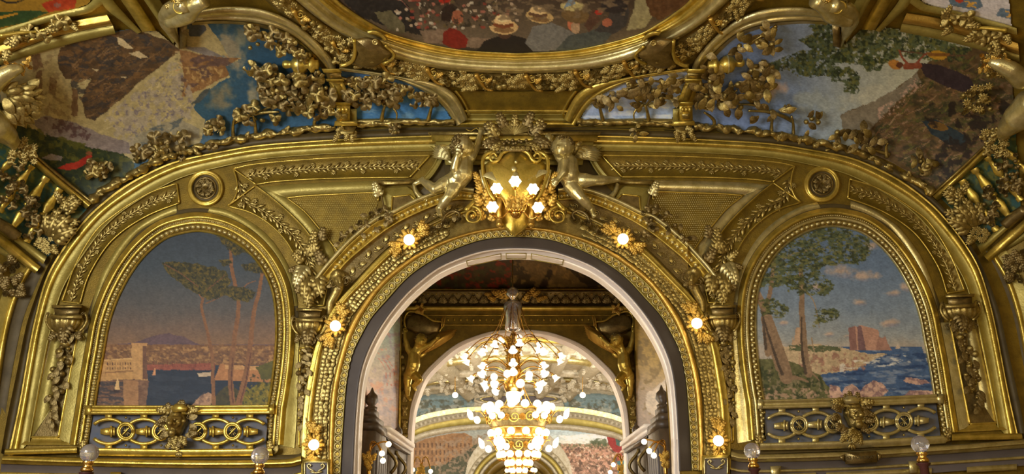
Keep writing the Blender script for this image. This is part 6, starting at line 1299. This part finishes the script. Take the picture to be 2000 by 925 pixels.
# side wall mouldings seen at both edges
def sides(m, side):
    t = root('trim_17' if side == 'left' else 'trim_18', (0,11,4)); tag(t, kind='structure')
    for A, B, pr, mt in (([(72,512),(44,560),(26,610),(12,670),(2,740),(-10,820)], [(60,508),(34,552),(14,606),(0,668),(-12,740),(-20,820)], ROUND, 'bright'),
        ([(60,508),(34,552),(14,606),(0,668),(-12,740)], [(40,500),(14,550),(-6,606),(-20,668),(-30,740)], [(0,.02),(1,.02)], 'flat'),
        ([(96,505),(70,560),(46,620),(30,690),(16,770),(4,860)], [(72,512),(44,560),(26,610),(12,670),(2,740),(-10,820)], [(0,.02),(.5,.0),(1,.02)], 'dark')):
        vb(t, 'side_moulding', A, B, pr, mt, m)
    vb(t, 'side_cap', [(-10,470),(40,500),(76,516)], [(-10,490),(34,512),(70,524)], ROUND, 'flat', m)
    for i in range(26): orn(('acanthus_bronze','rose_bronze')[i % 2], VF, m([(18+rng.uniform(-20,22), 540+rng.uniform(-26,34))])[0], rng.uniform(0,360), (20,9)[i % 2], t, ('leaf','rose')[i % 2], h=.10)
both(sides)
# ================================================================ PASSAGE AND FAR ROOM
class SideX:
    def __init__(s, x): s.x = x
    def pos(s, p, h=0.0):
        d = rays(p); h = np.broadcast_to(np.asarray(h, float), (len(d),)); sg = np.sign(s.x); return CAM+d*(((s.x-sg*h))/d[:,0])[:,None]
    def frame(s, p): return np.array([-np.sign(s.x),0,0.])
class FlatZ:
    def __init__(s, z): s.z = z
    def pos(s, p, h=0.0):
        d = rays(p); h = np.broadcast_to(np.asarray(h, float), (len(d),)); return CAM+d*((s.z-h-CAM[2])/d[:,2])[:,None]
    def frame(s, p): return np.array([0,0,-1.])
kfar = lambda y: 1+.13*np.sqrt(np.clip(1-(1-np.clip(np.minimum((Y3+.02-y)/3, (y-Y2-.48)/3), 0, 1))**2, 0, 1))
FAR = Vault(kfar, 20, 52, Y3-.02)
FF = Facing(FAR, .6)
m2 = lambda p: np.stack([2*1013.5-np.atleast_2d(np.asarray(p, float))[:,0], np.atleast_2d(np.asarray(p, float))[:,1]], 1)
def both2(fn): fn(idm, 'left'); fn(m2, 'right')
zr = lambda row, y: 1.6+y*math.tan(PITCH-math.atan((row-462.5)/FPX))
# murals on the passage walls
SL, SR = SideX(-px_+.01), SideX(px_-.01)
def misty(a):
    a.grad([(560,(140,156,146)),(650,(150,164,154)),(720,(170,160,150)),(780,(176,160,156)),(860,(150,136,130))], 12); a.spots([(600,650),(800,650),(800,800),(600,800)], (186,140,120), .56, 14, 10, 3, 4); a.spots([(600,560),(800,600),(800,900),(600,900)], (150,140,146), .6, 10, 8, 6, 4)
    for x in (752, 760, 768): a.line([(x-12,700),(x,720),(x+4,752)], 1.2, 1, (170,110,90))
def golden(a):
    a.grad([(560,(130,104,44)),(700,(150,124,60)),(760,(150,132,110)),(860,(140,126,120))], 12); a.spots([(1200,560),(1360,560),(1360,820),(1200,820)], (110,90,40), .58, 14, 10, 3, 4); a.poly([(1262,800),(1262,770),(1300,740),(1320,760),(1345,740),(1345,860)], (176,164,150), 3)
t = root('passage_mural', tuple(SL.pos([(740,700)])[0]), 'misty pale blue and pink mural on the left wall inside the arch', 'painting'); canvas('canvas', t, [(676,900),(676,470),(782,592),(779,870)], SL, misty, .01, 2, gain=1.8)
t = root('passage_mural', tuple(SR.pos([(1280,700)])[0]), 'golden ochre mural on the right wall inside the arch', 'painting'); canvas('canvas', t, [(1345,900),(1345,470),(1240,592),(1243,870)], SR, golden, .01, 2, gain=1.5)
def dusk(a):
    a.grad([(470,(60,50,34)),(570,(44,38,26))], 8); a.spots([(820,500),(1000,500),(1000,566),(820,566)], (120,40,24), .57, 7, 12, 3, 2, st=(1.4,1)); a.spots([(820,500),(1000,500),(1000,566),(820,566)], (60,64,36), .56, 8, 8, 6)
    a.poly([(1010,500),(1080,500),(1150,562),(1050,562)], (90,76,48), 4, var=20, sc=10); a.line([(1090,500),(1060,560)], 10, 14, (40,32,24)); a.spots([(1000,500),(1190,520),(1190,566),(1000,566)], (120,100,60), .62, 9, 8, 9, 4)
t = root('passage_ceiling_painting', (0,17.4,ZP-.02), 'dark painting with red flowers seen overhead just beyond the main arch', 'painting'); canvas('canvas', t, [(790,470),(1232,470),(1210,562),(812,562)], FlatZ(ZP-.01), dusk, .01, 2.2, gain=1.6)
# cornice on the second arch wall
t = root('trim_19', (0,Y2,6.2)); tag(t, kind='structure')
def b2(A, B, prof, mt, nm): child(nm, band(A, B, prof, WALL2).mesh(nm), mt, t)
for y0, y1, pr, mt, nm in ((562,568,ROUND,'bright','top_fillet'),(568,597,[(0,.16),(.1,.12),(.9,.10),(1,.12)],'bronze','frieze_ground'),(597,607,[(0,.1),(0,.22),(.4,.26),(1,.16)],'bright','cornice_roll'),(607,613,[(0,.12),(1,.06)],'deep','cavetto'),(613,617,ROUND,'bright','fillet'),(617,632,[(0,.05),(1,.05)],'deep','bead_ground'),(632,636,ROUND,'bright','fillet')):
    b2([(786,y0),(1013,y0),(1240,y0)], [(786,y1),(1013,y1),(1240,y1)], pr, mt, nm)
for i in range(44): orn('acanthus_bronze', WALL2, (800+10*i, 592), 90+(20 if i % 2 else -20), 15, t, 'frieze_leaf', h=.14)
for i in range(56): orn('egg_bright', WALL2, (796+8*i, 574), 0, 1.9, t, 'frieze_bead', h=.15)
for i in range(36): orn('egg_bright', WALL2, (800+12.5*i, 624), 90, 3.0, t, 'drop_bead', h=.07)
for s in (-1, 1):
    for i in range(5): orn('acanthus_yellow', WALL2, (1008+s*(16+8*i), 584+rng.uniform(-8,6)), 90-s*(30+14*i), 22-2*i, t, 'centre_leaf', h=.22)
def cart(m, side):
    t = root('oval_cartouche', tuple(WALL2.pos(m([(828,628)]))[0]), 'dark oval cartouche with gilt rosette held up by the %s cherub inside the arch' % side, 'cartouche')
    child('plate', slab(m([(792,640),(794,622),(808,612),(826,616),(846,628),(864,632),(856,648),(836,654),(812,650)]), WALL2, .02, .22, bev=5).mesh('plate'), 'bronze', t)
    child('rim', wire(m([(792,640),(790,622),(800,608),(826,614),(846,626),(866,630),(858,648)]), WALL2, .2, 2).mesh('rim'), 'bright', t)
    orn('rose_yellow', WALL2, m([(822,604)])[0], 0, 9, t, 'rosette', h=.22)
    for k in range(5): orn('acanthus_yellow', WALL2, m([(822,604)])[0], 72*k, 13, t, 'leaf', h=.2)
    for dx in (0, 4): child('ribbon', wire(m([(866+dx,616),(864+dx,626),(862+dx,638)]), WALL2, .25, 1.3).mesh('ribbon'), 'yellow', t)
both2(cart)
def sp(j, m): return {k: (v if k == 'look' else (*m([v[:2]])[0], v[2])) for k, v in j.items()}
JP = dict(head=(822,664,.42), neck=(813,677,.36), chest=(809,693,.30), belly=(808,711,.32), pelvis=(803,727,.28), shL=(797,681,.30), elL=(792,663,.32), haL=(791,649,.32), shR=(819,684,.34), elR=(838,673,.42), haR=(851,661,.38),
          hipL=(797,732,.26), knL=(796,753,.30), anL=(796,773,.20), toL=(801,780,.26), hipR=(809,731,.30), knR=(820,741,.44), anR=(808,754,.30), toR=(811,760,.30), look=(.5,.75,-.1))
putto('gilt cherub with spread wing inside the arch, holding the left cartouche', WALL2, JP, 'cherub_figure', [((824,692),38,84,16,8)], 'bright', .62)
JQ = sp(JP, m2); JQ['look'] = (-.5,.75,-.1)
putto('gilt cherub with spread wing inside the arch, holding the right cartouche', WALL2, JQ, 'cherub_figure', [((2027-824,692),142,84,16,8)], 'bright', .62)
def strip(m, side):
    t = root('trim_20' if side == 'left' else 'trim_21', (0,Y2,4)); tag(t, kind='structure')
    child('corner_roll', wire(m([(784,600),(782,700),(781,800),(780,870)]), WALL2, .06, 2.6, step=20).mesh('corner_roll'), 'bright', t)
    for i in range(9): orn(('acanthus','rose','husk')[i % 3], WALL2, m([(791,785+9*i)])[0], 90, (15,6,13)[i % 3], t, 'strip_leaf', h=.06)
    for i in range(14): orn(('leaf','rose')[i % 2], WALL2, m([(787+rng.uniform(-2,2),604+12*i)])[0], 90+rng.uniform(-50,50), (12,5)[i % 2], t, 'strip_leaf', h=.06)
both2(strip)
# wooden doorcases with pale cornice along the passage walls
def cab(s, side):
    t = root('wooden_doorcase', (s*2.5, 16.3, 0), 'dark wooden doorcase with pale cornice along the %s side of the passage' % side, 'doorcase')
    B = lambda x0, x1, y0, y1, z0, z1, nm, mt, bv=.01: child(nm, MB().add(*t_box(min(s*x0,s*x1),max(s*x0,s*x1),y0,y1,z0,z1,bv)).mesh(nm, False), mt, t)
    B(2.42,2.66,14.9,18.2,0,2.95,'case','wood'); B(2.34,2.66,14.75,18.28,2.95,3.02,'architrave','wood'); B(2.30,2.66,14.7,18.28,3.02,3.10,'cornice_step','cream'); B(2.26,2.66,14.65,18.28,3.10,3.19,'cornice_top','cream')
    B(2.32,2.66,13.7,14.9,3.0,3.14,'pediment_step','wood'); B(2.40,2.66,13.9,14.8,3.14,3.28,'pediment_step','wood'); B(2.46,2.66,14.1,14.6,3.28,3.42,'pediment_step','wood')
    V, Q, _ = revolve([(.10,0),(.11,.05),(.06,.08),(.12,.16),(.10,.26),(.04,.32),(.01,.40)], 12); child('finial', MB().add(V+[s*2.56,14.35,3.42], Q).mesh('finial'), 'wood', t); child('finial', MB().add(V*.8+[s*2.5,17.3,3.19], Q).mesh('finial'), 'wood', t)
    for y in (15.3, 16.6): 
        B(2.36,2.43,y,y+1.1,.3,2.8,'door_panel','wood',.02); child('scroll_bracket', MB().add(*tube([(s*(2.30-.10*math.sin(a*1.6)), y-.15, 2.4+.5*a/3) for a in np.linspace(0,3,12)], .035, 6)).mesh('scroll_bracket'), 'bronze', t)
    B(2.34,2.66,13.6,14.9,0,3.0,'near_case','wood')
    for i in range(5): B(2.31,2.35,13.75+.22*i,13.9+.22*i,1.8,2.7,'mirror_strip','slate')
cab(-1, 'left'); cab(1, 'right')
def sconce(name, S, base, bulbs, lab, k=1.0):
    t = root('brass_sconce', tuple(S.pos([base])[0]), lab, 'sconce')
    child('leafy_stem', MB().add(*tube(S.pos(smooth([(base[0],base[1]+40),(base[0]-2,base[1]+10),base]), .05), .03*k, 8)).mesh('leafy_stem'), 'brass', t)
    for i in range(9): orn('acanthus_yellow', S, (base[0]+rng.uniform(-6,6)*k, base[1]+rng.uniform(0,26)), rng.uniform(30,150), 16*k, t, 'stem_leaf', h=.08)
    for i, b_ in enumerate(bulbs):
        dx = b_[0]-base[0]; c = smooth([base, (base[0]+dx*.15, base[1]-20*k-5*i), (base[0]+dx*.6, base[1]-30*k+2*i), (b_[0], b_[1]-5*k)])
        child('arm', wire(c, S, (.05,.18), 1.7*k).mesh('arm'), 'brass', t); child('gallery', MB().addt(revolve([(.3,0),(1,.3),(.9,.6)], 12), place(S, b_, 0, 4.5*k, h=.17)).mesh('gallery'), 'brass', t)
        bulb(t, S, b_, 5.6*k, .2, name='lit_globe')
SP = Plane(13.0)
sconce('s', SP, (721,893), [(759,867),(746,885),(748,899)], 'brass sconce with three lit bulbs on the left jamb of the passage')
sconce('s', SP, (1301,890), [(1258,862),(1268,880),(1277,889)], 'brass sconce with three lit bulbs on the right jamb of the passage')
SP2 = Plane(20.0)
sconce('s', SP2, (824,915), [(806,917),(841,920)], 'small brass sconce beyond the second arch, left side', .8)
sconce('s', SP2, (1214,912), [(1198,907),(1229,909),(1192,922)], 'small brass sconce beyond the second arch, right side', .8)
# ---- far room end wall with the third arch
W3 = Plane(Y3); a = np.radians(np.linspace(-8, 188, 60)); arc = lambda r, cy=966, cx=1013: np.stack([cx+r*np.cos(a), cy-r*np.sin(a)], 1)
q = W3.pos(arc(74)); o = q.copy(); dd = q-np.array([0,Y3,2.2]); o = np.array([0,Y3,2.2])+dd*4.2; b = MB(); b.add(np.vstack([q, o]), [(i, i+1, 60+i+1, 60+i) for i in range(59)])
b.add([(-12,Y3,0),(q[-1][0],Y3,0),(q[-1][0],Y3,2.4),(-12,Y3,2.4)], [(0,1,2,3)]); b.add([(12,Y3,0),(q[0][0],Y3,0),(q[0][0],Y3,2.4),(12,Y3,2.4)], [(0,1,2,3)])
tag(b.obj('wall_far', 'white'), kind='structure')
t = root('trim_22', (0,Y3,4)); tag(t, kind='structure')
for r0, r1, pr, mt, nm in ((107,97,ROUND,'white','outer_relief_band'),(97,88,[(0,.1),(.5,.16),(1,.1)],'flat','gold_band'),(88,80,ROUND,'white','inner_band'),(80,74,[(0,.2),(1,.1)],'bright','gilt_edge')):
    child(nm, band(arc(r0), arc(r1), [(x, h*2) for x, h in pr], W3).mesh(nm), mt, t)
for i in range(34): orn('rose_white', W3, arc(102)[np.clip(int(1+i*1.7), 0, 59)], 0, 4.5, t, 'rosette', h=.15)
b = MB(); a0 = W3.pos(arc(74)); a1 = a0.copy(); a1[:,1] += 6; b.add(np.vstack([a0, a1]), [(i, i+1, 60+i+1, 60+i) for i in range(59)]); tag(b.obj('wall_third_passage', 'deep'), kind='structure')
W4 = Plane(Y3+6.); b = MB(); b.add([(-8,Y3+6,0),(8,Y3+6,0),(8,Y3+6,8),(-8,Y3+6,8)], [(0,1,2,3)]); tag(b.obj('wall_end', 'deep'), kind='structure')
t = root('trim_23', (0,Y3+6,4)); tag(t, kind='structure')
for r, w, mt in ((48,3,'bright'),(40,4,'white'),(30,3,'bright')): child('inner_arch_ring', wire(arc(r, 962, 1015), W4, .1, w/1.6).mesh('inner_arch_ring'), mt, t)
def arena(a):
    a.grad([(835,(130,140,136)),(850,(140,146,138)),(870,(130,104,70)),(925,(110,90,60))], 4); a.poly([(806,868),(830,856),(880,846),(908,845),(922,852),(924,885),(906,920),(800,925),(800,870)], (142,100,56), 1.2, var=20, sc=5)
    for r in (866,880,894):
        for x in range(812, 918, 8): a.line([(x,r),(x,r+6)], 3, 3, (98,66,38), warp=.4)
    a.poly([(800,915),(870,905),(910,880),(940,860),(960,850),(960,935),(800,935)], (70,72,44), 3, var=16, sc=6); a.spots([(850,860),(960,845),(960,930),(850,930)], (134,110,84), .52, 5, 14, 4, 3)
def balloon(a):
    a.grad([(835,(140,164,180)),(858,(176,184,180)),(868,(96,100,70)),(880,(150,112,84)),(925,(128,98,80))], 5, 12); a.spots([(1080,850),(1240,845),(1240,862),(1080,868)], (206,206,200), .55, 9, 6, 3, 2, st=(3,1))
    a.spots([(1080,866),(1240,866),(1240,930),(1080,930)], (176,130,110), .52, 4, 16, 3, 2); a.spots([(1080,872),(1240,872),(1240,930),(1080,930)], (84,64,50), .56, 4, 10, 6, 2); a.spots([(1080,872),(1240,872),(1240,930),(1080,930)], (200,180,160), .66, 4, 10, 9, 2)
    a.spots([(1150,860),(1200,850),(1210,868),(1160,874)], (70,80,50), .45, 5, 8, 3); a.poly([(1184,846),(1200,843),(1218,850),(1224,862),(1216,876),(1208,884),(1198,880),(1188,866)], (140,40,34), .8, var=12); a.poly([(1200,846),(1216,852),(1212,872),(1204,868)], (60,92,84), .6); a.poly([(1204,884),(1214,884),(1214,900),(1206,900)], (150,60,44), .5); a.poly([(1206,900),(1222,898),(1224,925),(1206,925)], (50,100,104), 1)
PM = [(798,935),(798,868),(828,855),(870,846),(920,840),(965,838),(940,862),(925,880),(914,900),(907,935)]
t = root('far_mural', tuple(W3.pos([(860,890)])[0]), 'ochre mural of an ancient round arena on the far end wall', 'painting'); canvas('canvas', t, PM, W3, arena, .03, 1, gain=1.35, sat=.7)
t = root('far_mural', tuple(W3.pos([(1160,890)])[0]), 'mural of a crowd and a red balloon on the far end wall', 'painting'); canvas('canvas', t, m2(PM)[::-1], W3, balloon, .03, 1, gain=1.5, sat=.8)
t = root('trim_24', (0,Y3-.5,7)); tag(t, kind='structure')
def f2(A, B, prof, mt, nm, surf=FAR): 
    c = lambda L: np.vstack([smooth(L, 30), m2(smooth(L, 30))[::-1]]); return child(nm, band(c(A), c(B), prof, surf, 60).mesh(nm), mt, t)
C0 = [(798,868),(828,855),(870,846),(925,839),(1013,836)]; C1 = [(798,856),(828,843),(870,834),(925,828),(1013,825)]; C2 = [(798,845),(828,832),(870,822),(925,815),(1013,812)]; C3 = [(798,832),(828,819),(870,810),(925,803),(1013,800)]; C4 = [(798,822),(828,809),(870,800),(925,794),(1013,791)]
f2(C1, C0, [(0,.0),(0,.3),(.5,.4),(1,.2),(1,0)], 'white', 'relief_band'); f2(C2, C1, [(0,.1),(.5,.05),(1,.1)], 'flat', 'gold_band'); f2(C3, C2, [(0,.0),(0,.3),(.5,.35),(1,.25),(1,0)], 'white', 'relief_band'); f2(C4, C3, [(0,.15),(1,.1)], 'pale', 'gilt_fillet')
for c, sz in (((np.array(C0)+C1)/2, 5), ((np.array(C2)+C3)/2, 5.5)):
    for mm_ in (idm, m2): row('rose_white', FF, mm_(smooth(c, 40)), 9, sz, t, 'rosette', h=.3)
def teal(a): a.grad([(740,(120,140,140)),(800,(90,124,130))], 8, 12); a.spots([(780,740),(1250,740),(1250,810),(780,810)], (150,150,130), .54, 12, 8, 3, 3, st=(2,1)); a.spots([(780,780),(1250,780),(1250,810),(780,810)], (90,88,60), .55, 7, 8, 6)
PT = [(800,818),(812,785),(828,772),(860,768),(930,772),(925,793),(870,799),(828,808)]
for mm_, s in ((idm, 'left'), (m2, 'right')):
    t2_ = root('far_cove_painting', tuple(FAR.pos(mm_([(860,785)]))[0]), 'pale teal sky painting in the %s cove of the far room ceiling' % s, 'painting'); canvas('canvas', t2_, mm_(PT), FAR, teal, .04, 1.6, gain=1.2, sat=.6)
    t3 = root('trim_25' if s == 'left' else 'trim_26', (0,38,7.5)); tag(t3, kind='structure')
    for L, r, mt in (([(800,770),(840,757),(900,752),(960,752),(1013,752)],3,'white'),([(800,760),(840,747),(900,742),(960,741),(1013,741)],2,'pale'),([(820,745),(860,733),(920,727),(1013,726)],3,'white'),([(836,720),(880,706),(940,700),(1013,698)],3,'pale'),([(840,712),(890,690),(950,680),(1013,678)],3,'white'),([(900,660),(930,700),(950,745),(975,770)],4,'white'),([(850,700),(880,725),(905,755),(925,775)],5,'white'),([(880,680),(920,668),(960,664),(1013,662)],2,'bright')):
        child('ceiling_rib', wire(mm_(L), FAR, .15, r).mesh('ceiling_rib'), mt, t3)
    for i in range(150):
        u = rng.random(); A_, B_ = rng.choice([((850,700),(930,775)),((900,660),(960,760)),((860,735),(1000,728)),((830,752),(960,748)),((880,690),(1000,682))]); p = (A_[0]+(B_[0]-A_[0])*u+rng.uniform(-9,9), A_[1]+(B_[1]-A_[1])*u+rng.uniform(-7,7))
        orn(('rose_white','acanthus_white','acanthus_white')[i % 3], FF, mm_([p])[0], rng.uniform(0,360), (6,16,13)[i % 3], t3, ('rosette','leaf','leaf')[i % 3], h=rng.uniform(.1,.5))
    h_ = root('hanging_lamp', tuple(Plane(36).pos(mm_([(889,771)]))[0]), 'small white pear-shaped lamp hanging on the %s of the far room' % s, 'lamp')
    bulb(h_, Plane(36), mm_([(889,771)])[0], 6, 0, name='opal_glass', m='tulip'); child('rod', wire(mm_([(889,766),(889,752),(889,735)]), Plane(36), 0, .7).mesh('rod'), 'brass', h_)
orng = root('trim_27', (0,34,8)); tag(orng, kind='structure')
aa_ = np.linspace(0, 2*math.pi, 60); ov = lambda rx, ry: np.stack([1013+rx*np.cos(aa_), 779-ry*np.sin(aa_)], 1)
child('oval_ring', wire(ov(88,11), FAR, .15, 3, step=8).mesh('oval_ring'), 'white', orng); child('oval_ring', wire(ov(76,8), FAR, .15, 1.6, step=8).mesh('oval_ring'), 'pale', orng)
child('oval_field', flat_poly(ov(74,7)[:-1], FAR, .10).mesh('oval_field'), 'slate', orng)
# ---------------------------------------------------------------- chandeliers
def lib(name, tm, m): b = MB(); b.add(*tm); me = b.mesh(name); me.materials.append(G[m]); return me
TUL = lib('tulip_shade', revolve([(.05,0),(.38,-.1),(.55,-.45),(.50,-.8),(.72,-1.15),(.95,-1.35),(.6,-1.2),(.3,-.6),(.02,-.5)], 12), 'tulip')
GLB = lib('lit_globe', ball(1,12,8), 'tulip'); FLM = lib('flame_shade', revolve([(.1,-.3),(.5,0),(.62,.5),(.5,1.0),(.2,1.6),(.01,1.9)], 10), 'tulip'); CUP = lib('gallery', revolve([(.15,-.5),(.6,-.3),(.8,.1),(.7,.15)], 12), 'brass')
def T4(p, s, rx=0, rz=0): return np.array(Matrix.Translation(p)@Matrix.Rotation(rz,4,'Z')@Matrix.Rotation(rx,4,'Y'))@np.diag([s,s,s,1.])
def arm(t, c, a, r, z0, z1, r0=.08, rad=.014, up=.18):
    tt = np.linspace(0,1,10); P = np.stack([c[0]+(r0+(r-r0)*tt)*math.cos(a), c[1]+(r0+(r-r0)*tt)*math.sin(a), z0+(z1-z0)*tt+up*np.sin(math.pi*tt)], 1); return child('arm', MB().add(*tube(P, rad, 6)).mesh('arm'), 'brass', t)
def ring(t, c, z, r, rad, nm='brass_ring', m='brass'):
    a = np.linspace(0, 2*math.pi, 41); return child(nm, MB().add(*tube(np.stack([c[0]+r*np.cos(a), c[1]+r*np.sin(a), np.full(41, z)], 1), rad, 7)).mesh(nm), m, t)
def lathe(t, c, prof, nm, m='brass', n=20): V, Q, _ = revolve(prof, n); return child(nm, MB().add(V+[c[0],c[1],0], Q).mesh(nm), m, t)
Yc = 15.0; c = (-.06, Yc); Z = lambda row: zr(row, Yc)
t = root('tulip_chandelier', (c[0],c[1],Z(790)), 'brass and crystal chandelier with lit tulip shades hanging inside the arch', 'chandelier')
lathe(t, c, [(.012,ZP),(.012,Z(565))], 'rod', 'bronze', 8); lathe(t, c, [(.02,Z(560)),(.10,Z(565)),(.13,Z(575)),(.05,Z(582)),(.03,Z(586))], 'crystal_bowl', 'crystal'); lathe(t, c, [(.05,Z(586)),(.17,Z(592)),(.18,Z(600)),(.14,Z(625)),(.16,Z(641)),(.10,Z(646)),(.02,Z(648))], 'crystal_vase', 'crystal'); lathe(t, c, [(.03,Z(560)),(.03,Z(650))], 'core', 'brass')
lathe(t, c, [(.04,Z(650)),(.09,Z(665)),(.07,Z(680)),(.13,Z(700)),(.12,Z(716)),(.20,Z(728)),(.10,Z(738)),(.20,Z(748)),(.16,Z(762)),(.13,Z(766))], 'brass_body')
lathe(t, c, [(.13,Z(764)),(.145,Z(772)),(.11,Z(784)),(.03,Z(791)),(.005,Z(792))], 'pendant_bowl', 'tulip')
for i in range(10):
    a = i*math.pi/5+.15; arm(t, c, a, .42, Z(600), Z(655), .16, .010, -.1)
    for j in range(3): child('brass_leaf', TM['acanthus_yellow'], None, t, T4((c[0]+.1*math.cos(a), c[1]+.1*math.sin(a), Z(680+26*j)), .22, -1.0, a))
for n, r, row, z0, ty, tl, up in ((10,.90,694,680,'t',.5,.24),(7,.52,672,690,'t',.25,.18),(3,.22,664,680,'g',0,.1),(6,.62,712,720,'t',.45,.14),(8,.74,732,735,'t',.7,.10),(5,.36,735,742,'g',0,.05),(7,.46,752,752,'t',1.1,.05)):
    for i in range(n):
        a = 2*math.pi*(i+.5*(n % 4 > 0))/n; p = (c[0]+r*math.cos(a), c[1]+r*math.sin(a), Z(row)); arm(t, c, a, r, Z(z0), Z(row-2), .1, .011, up)
        if ty == 't': child('tulip_shade', TUL, None, t, T4(p, .088, -tl, a))
        else: child('lit_globe', GLB, None, t, T4(p, .07))
        child('gallery', CUP, None, t, T4(p, .06))
Yc = 30.0; c = (.05, Yc); Z = lambda row: zr(row, Yc)
t = root('globe_chandelier', (c[0],c[1],Z(920)), 'large gilt basket chandelier with tiers of lit globes in the far room', 'chandelier')
lathe(t, c, [(.03,8.1),(.03,Z(800))], 'rod'); 
for i in range(6): a = i*math.pi/3+.2; child('chain_rod', MB().add(*tube([(c[0]+.12*math.cos(a), c[1]+.12*math.sin(a), Z(745)), (c[0]+.62*math.cos(a), c[1]+.62*math.sin(a), Z(805))], .022, 6)).mesh('chain_rod'), 'brass', t)
def basket(r0, r1, y0, y1, n):
    ring(t, c, Z(y0), r0, .045); ring(t, c, Z(y1), r1, .045); ring(t, c, Z((y0+y1)/2+4), (r0+r1)/2, .02)
    lathe(t, c, [(r0*.96,Z(y0)),((r0+r1)/2*.98,Z((y0+y1)/2)),(r1*.95,Z(y1))], 'basket_wall', 'bronze', 32)
    for i in range(n):
        a = 2*math.pi*i/n; f = .35; p = (c[0]+(r0*.5+r1*.5+.03)*math.cos(a), c[1]+(r0*.5+r1*.5+.03)*math.sin(a), Z((y0+y1)/2)); M = np.array(Matrix.Translation(p)@Matrix.Rotation(a,4,'Z')@Matrix.Rotation(R(90),4,'Y')@Matrix.Rotation(R(90)*(i % 4),4,'Z'))@np.diag([.20,.20,.14,1])
        child('filigree_scroll', TM['volute'] if i % 2 else TM['rose_yellow'], None, t, M)
basket(1.22, .98, 802, 838, 26); basket(.86, .66, 858, 884, 20); lathe(t, c, [(.98,Z(838)),(.8,Z(850)),(.84,Z(858))], 'brass_dish'); lathe(t, c, [(.62,Z(884)),(.5,Z(894)),(.30,Z(904)),(.25,Z(915)),(.05,Z(925))], 'lower_dish')
for n, r, row, ty, s in ((16,1.22,796,'g',.15),(12,1.02,846,'g',.14),(14,.70,888,'g',.13),(10,.42,904,'g',.12),(6,.25,918,'g',.11)):
    for i in range(n): a = 2*math.pi*(i+.5)/n; p = (c[0]+r*math.cos(a), c[1]+r*math.sin(a), Z(row)); child('lit_globe', GLB, None, t, T4(p, s)); child('gallery', CUP, None, t, T4((p[0],p[1],p[2]-s), .12))
for n, r, row, r0 in ((6,1.72,805,1.2),(6,1.30,862,.86)):
    for i in range(n):
        a = 2*math.pi*i/n; arm(t, c, a, r-.15, Z(row+10), Z(row-2), r0, .025, .1)
        for k in (-1, 0, 1): p = (c[0]+r*math.cos(a+.10*k), c[1]+r*math.sin(a+.10*k), Z(row+4*abs(k)+6)); child('flame_shade', FLM, None, t, T4(p, .16, .5, a))
        for k in (-1, 1): p = (c[0]+(r-.2)*math.cos(a+.12*k), c[1]+(r-.2)*math.sin(a+.12*k), Z(row+14)); child('lit_globe', GLB, None, t, T4(p, .12))
Yc = 47.; c = (.2, Yc); Z = lambda row: zr(row, Yc)
t = root('small_chandelier', (c[0],c[1],Z(925)), 'distant small lit chandelier glimpsed through the farthest arch', 'chandelier')
lathe(t, c, [(.03,Z(892)),(.03,Z(918))], 'rod'); ring(t, c, Z(922), .7, .04)
for i in range(10): a = 2*math.pi*i/10; child('lit_globe', GLB, None, t, T4((c[0]+.8*math.cos(a), c[1]+.8*math.sin(a), Z(918)), .13))
point('third_room_glow', (0, Y3+3, 3.0), 60, WARM, .3)
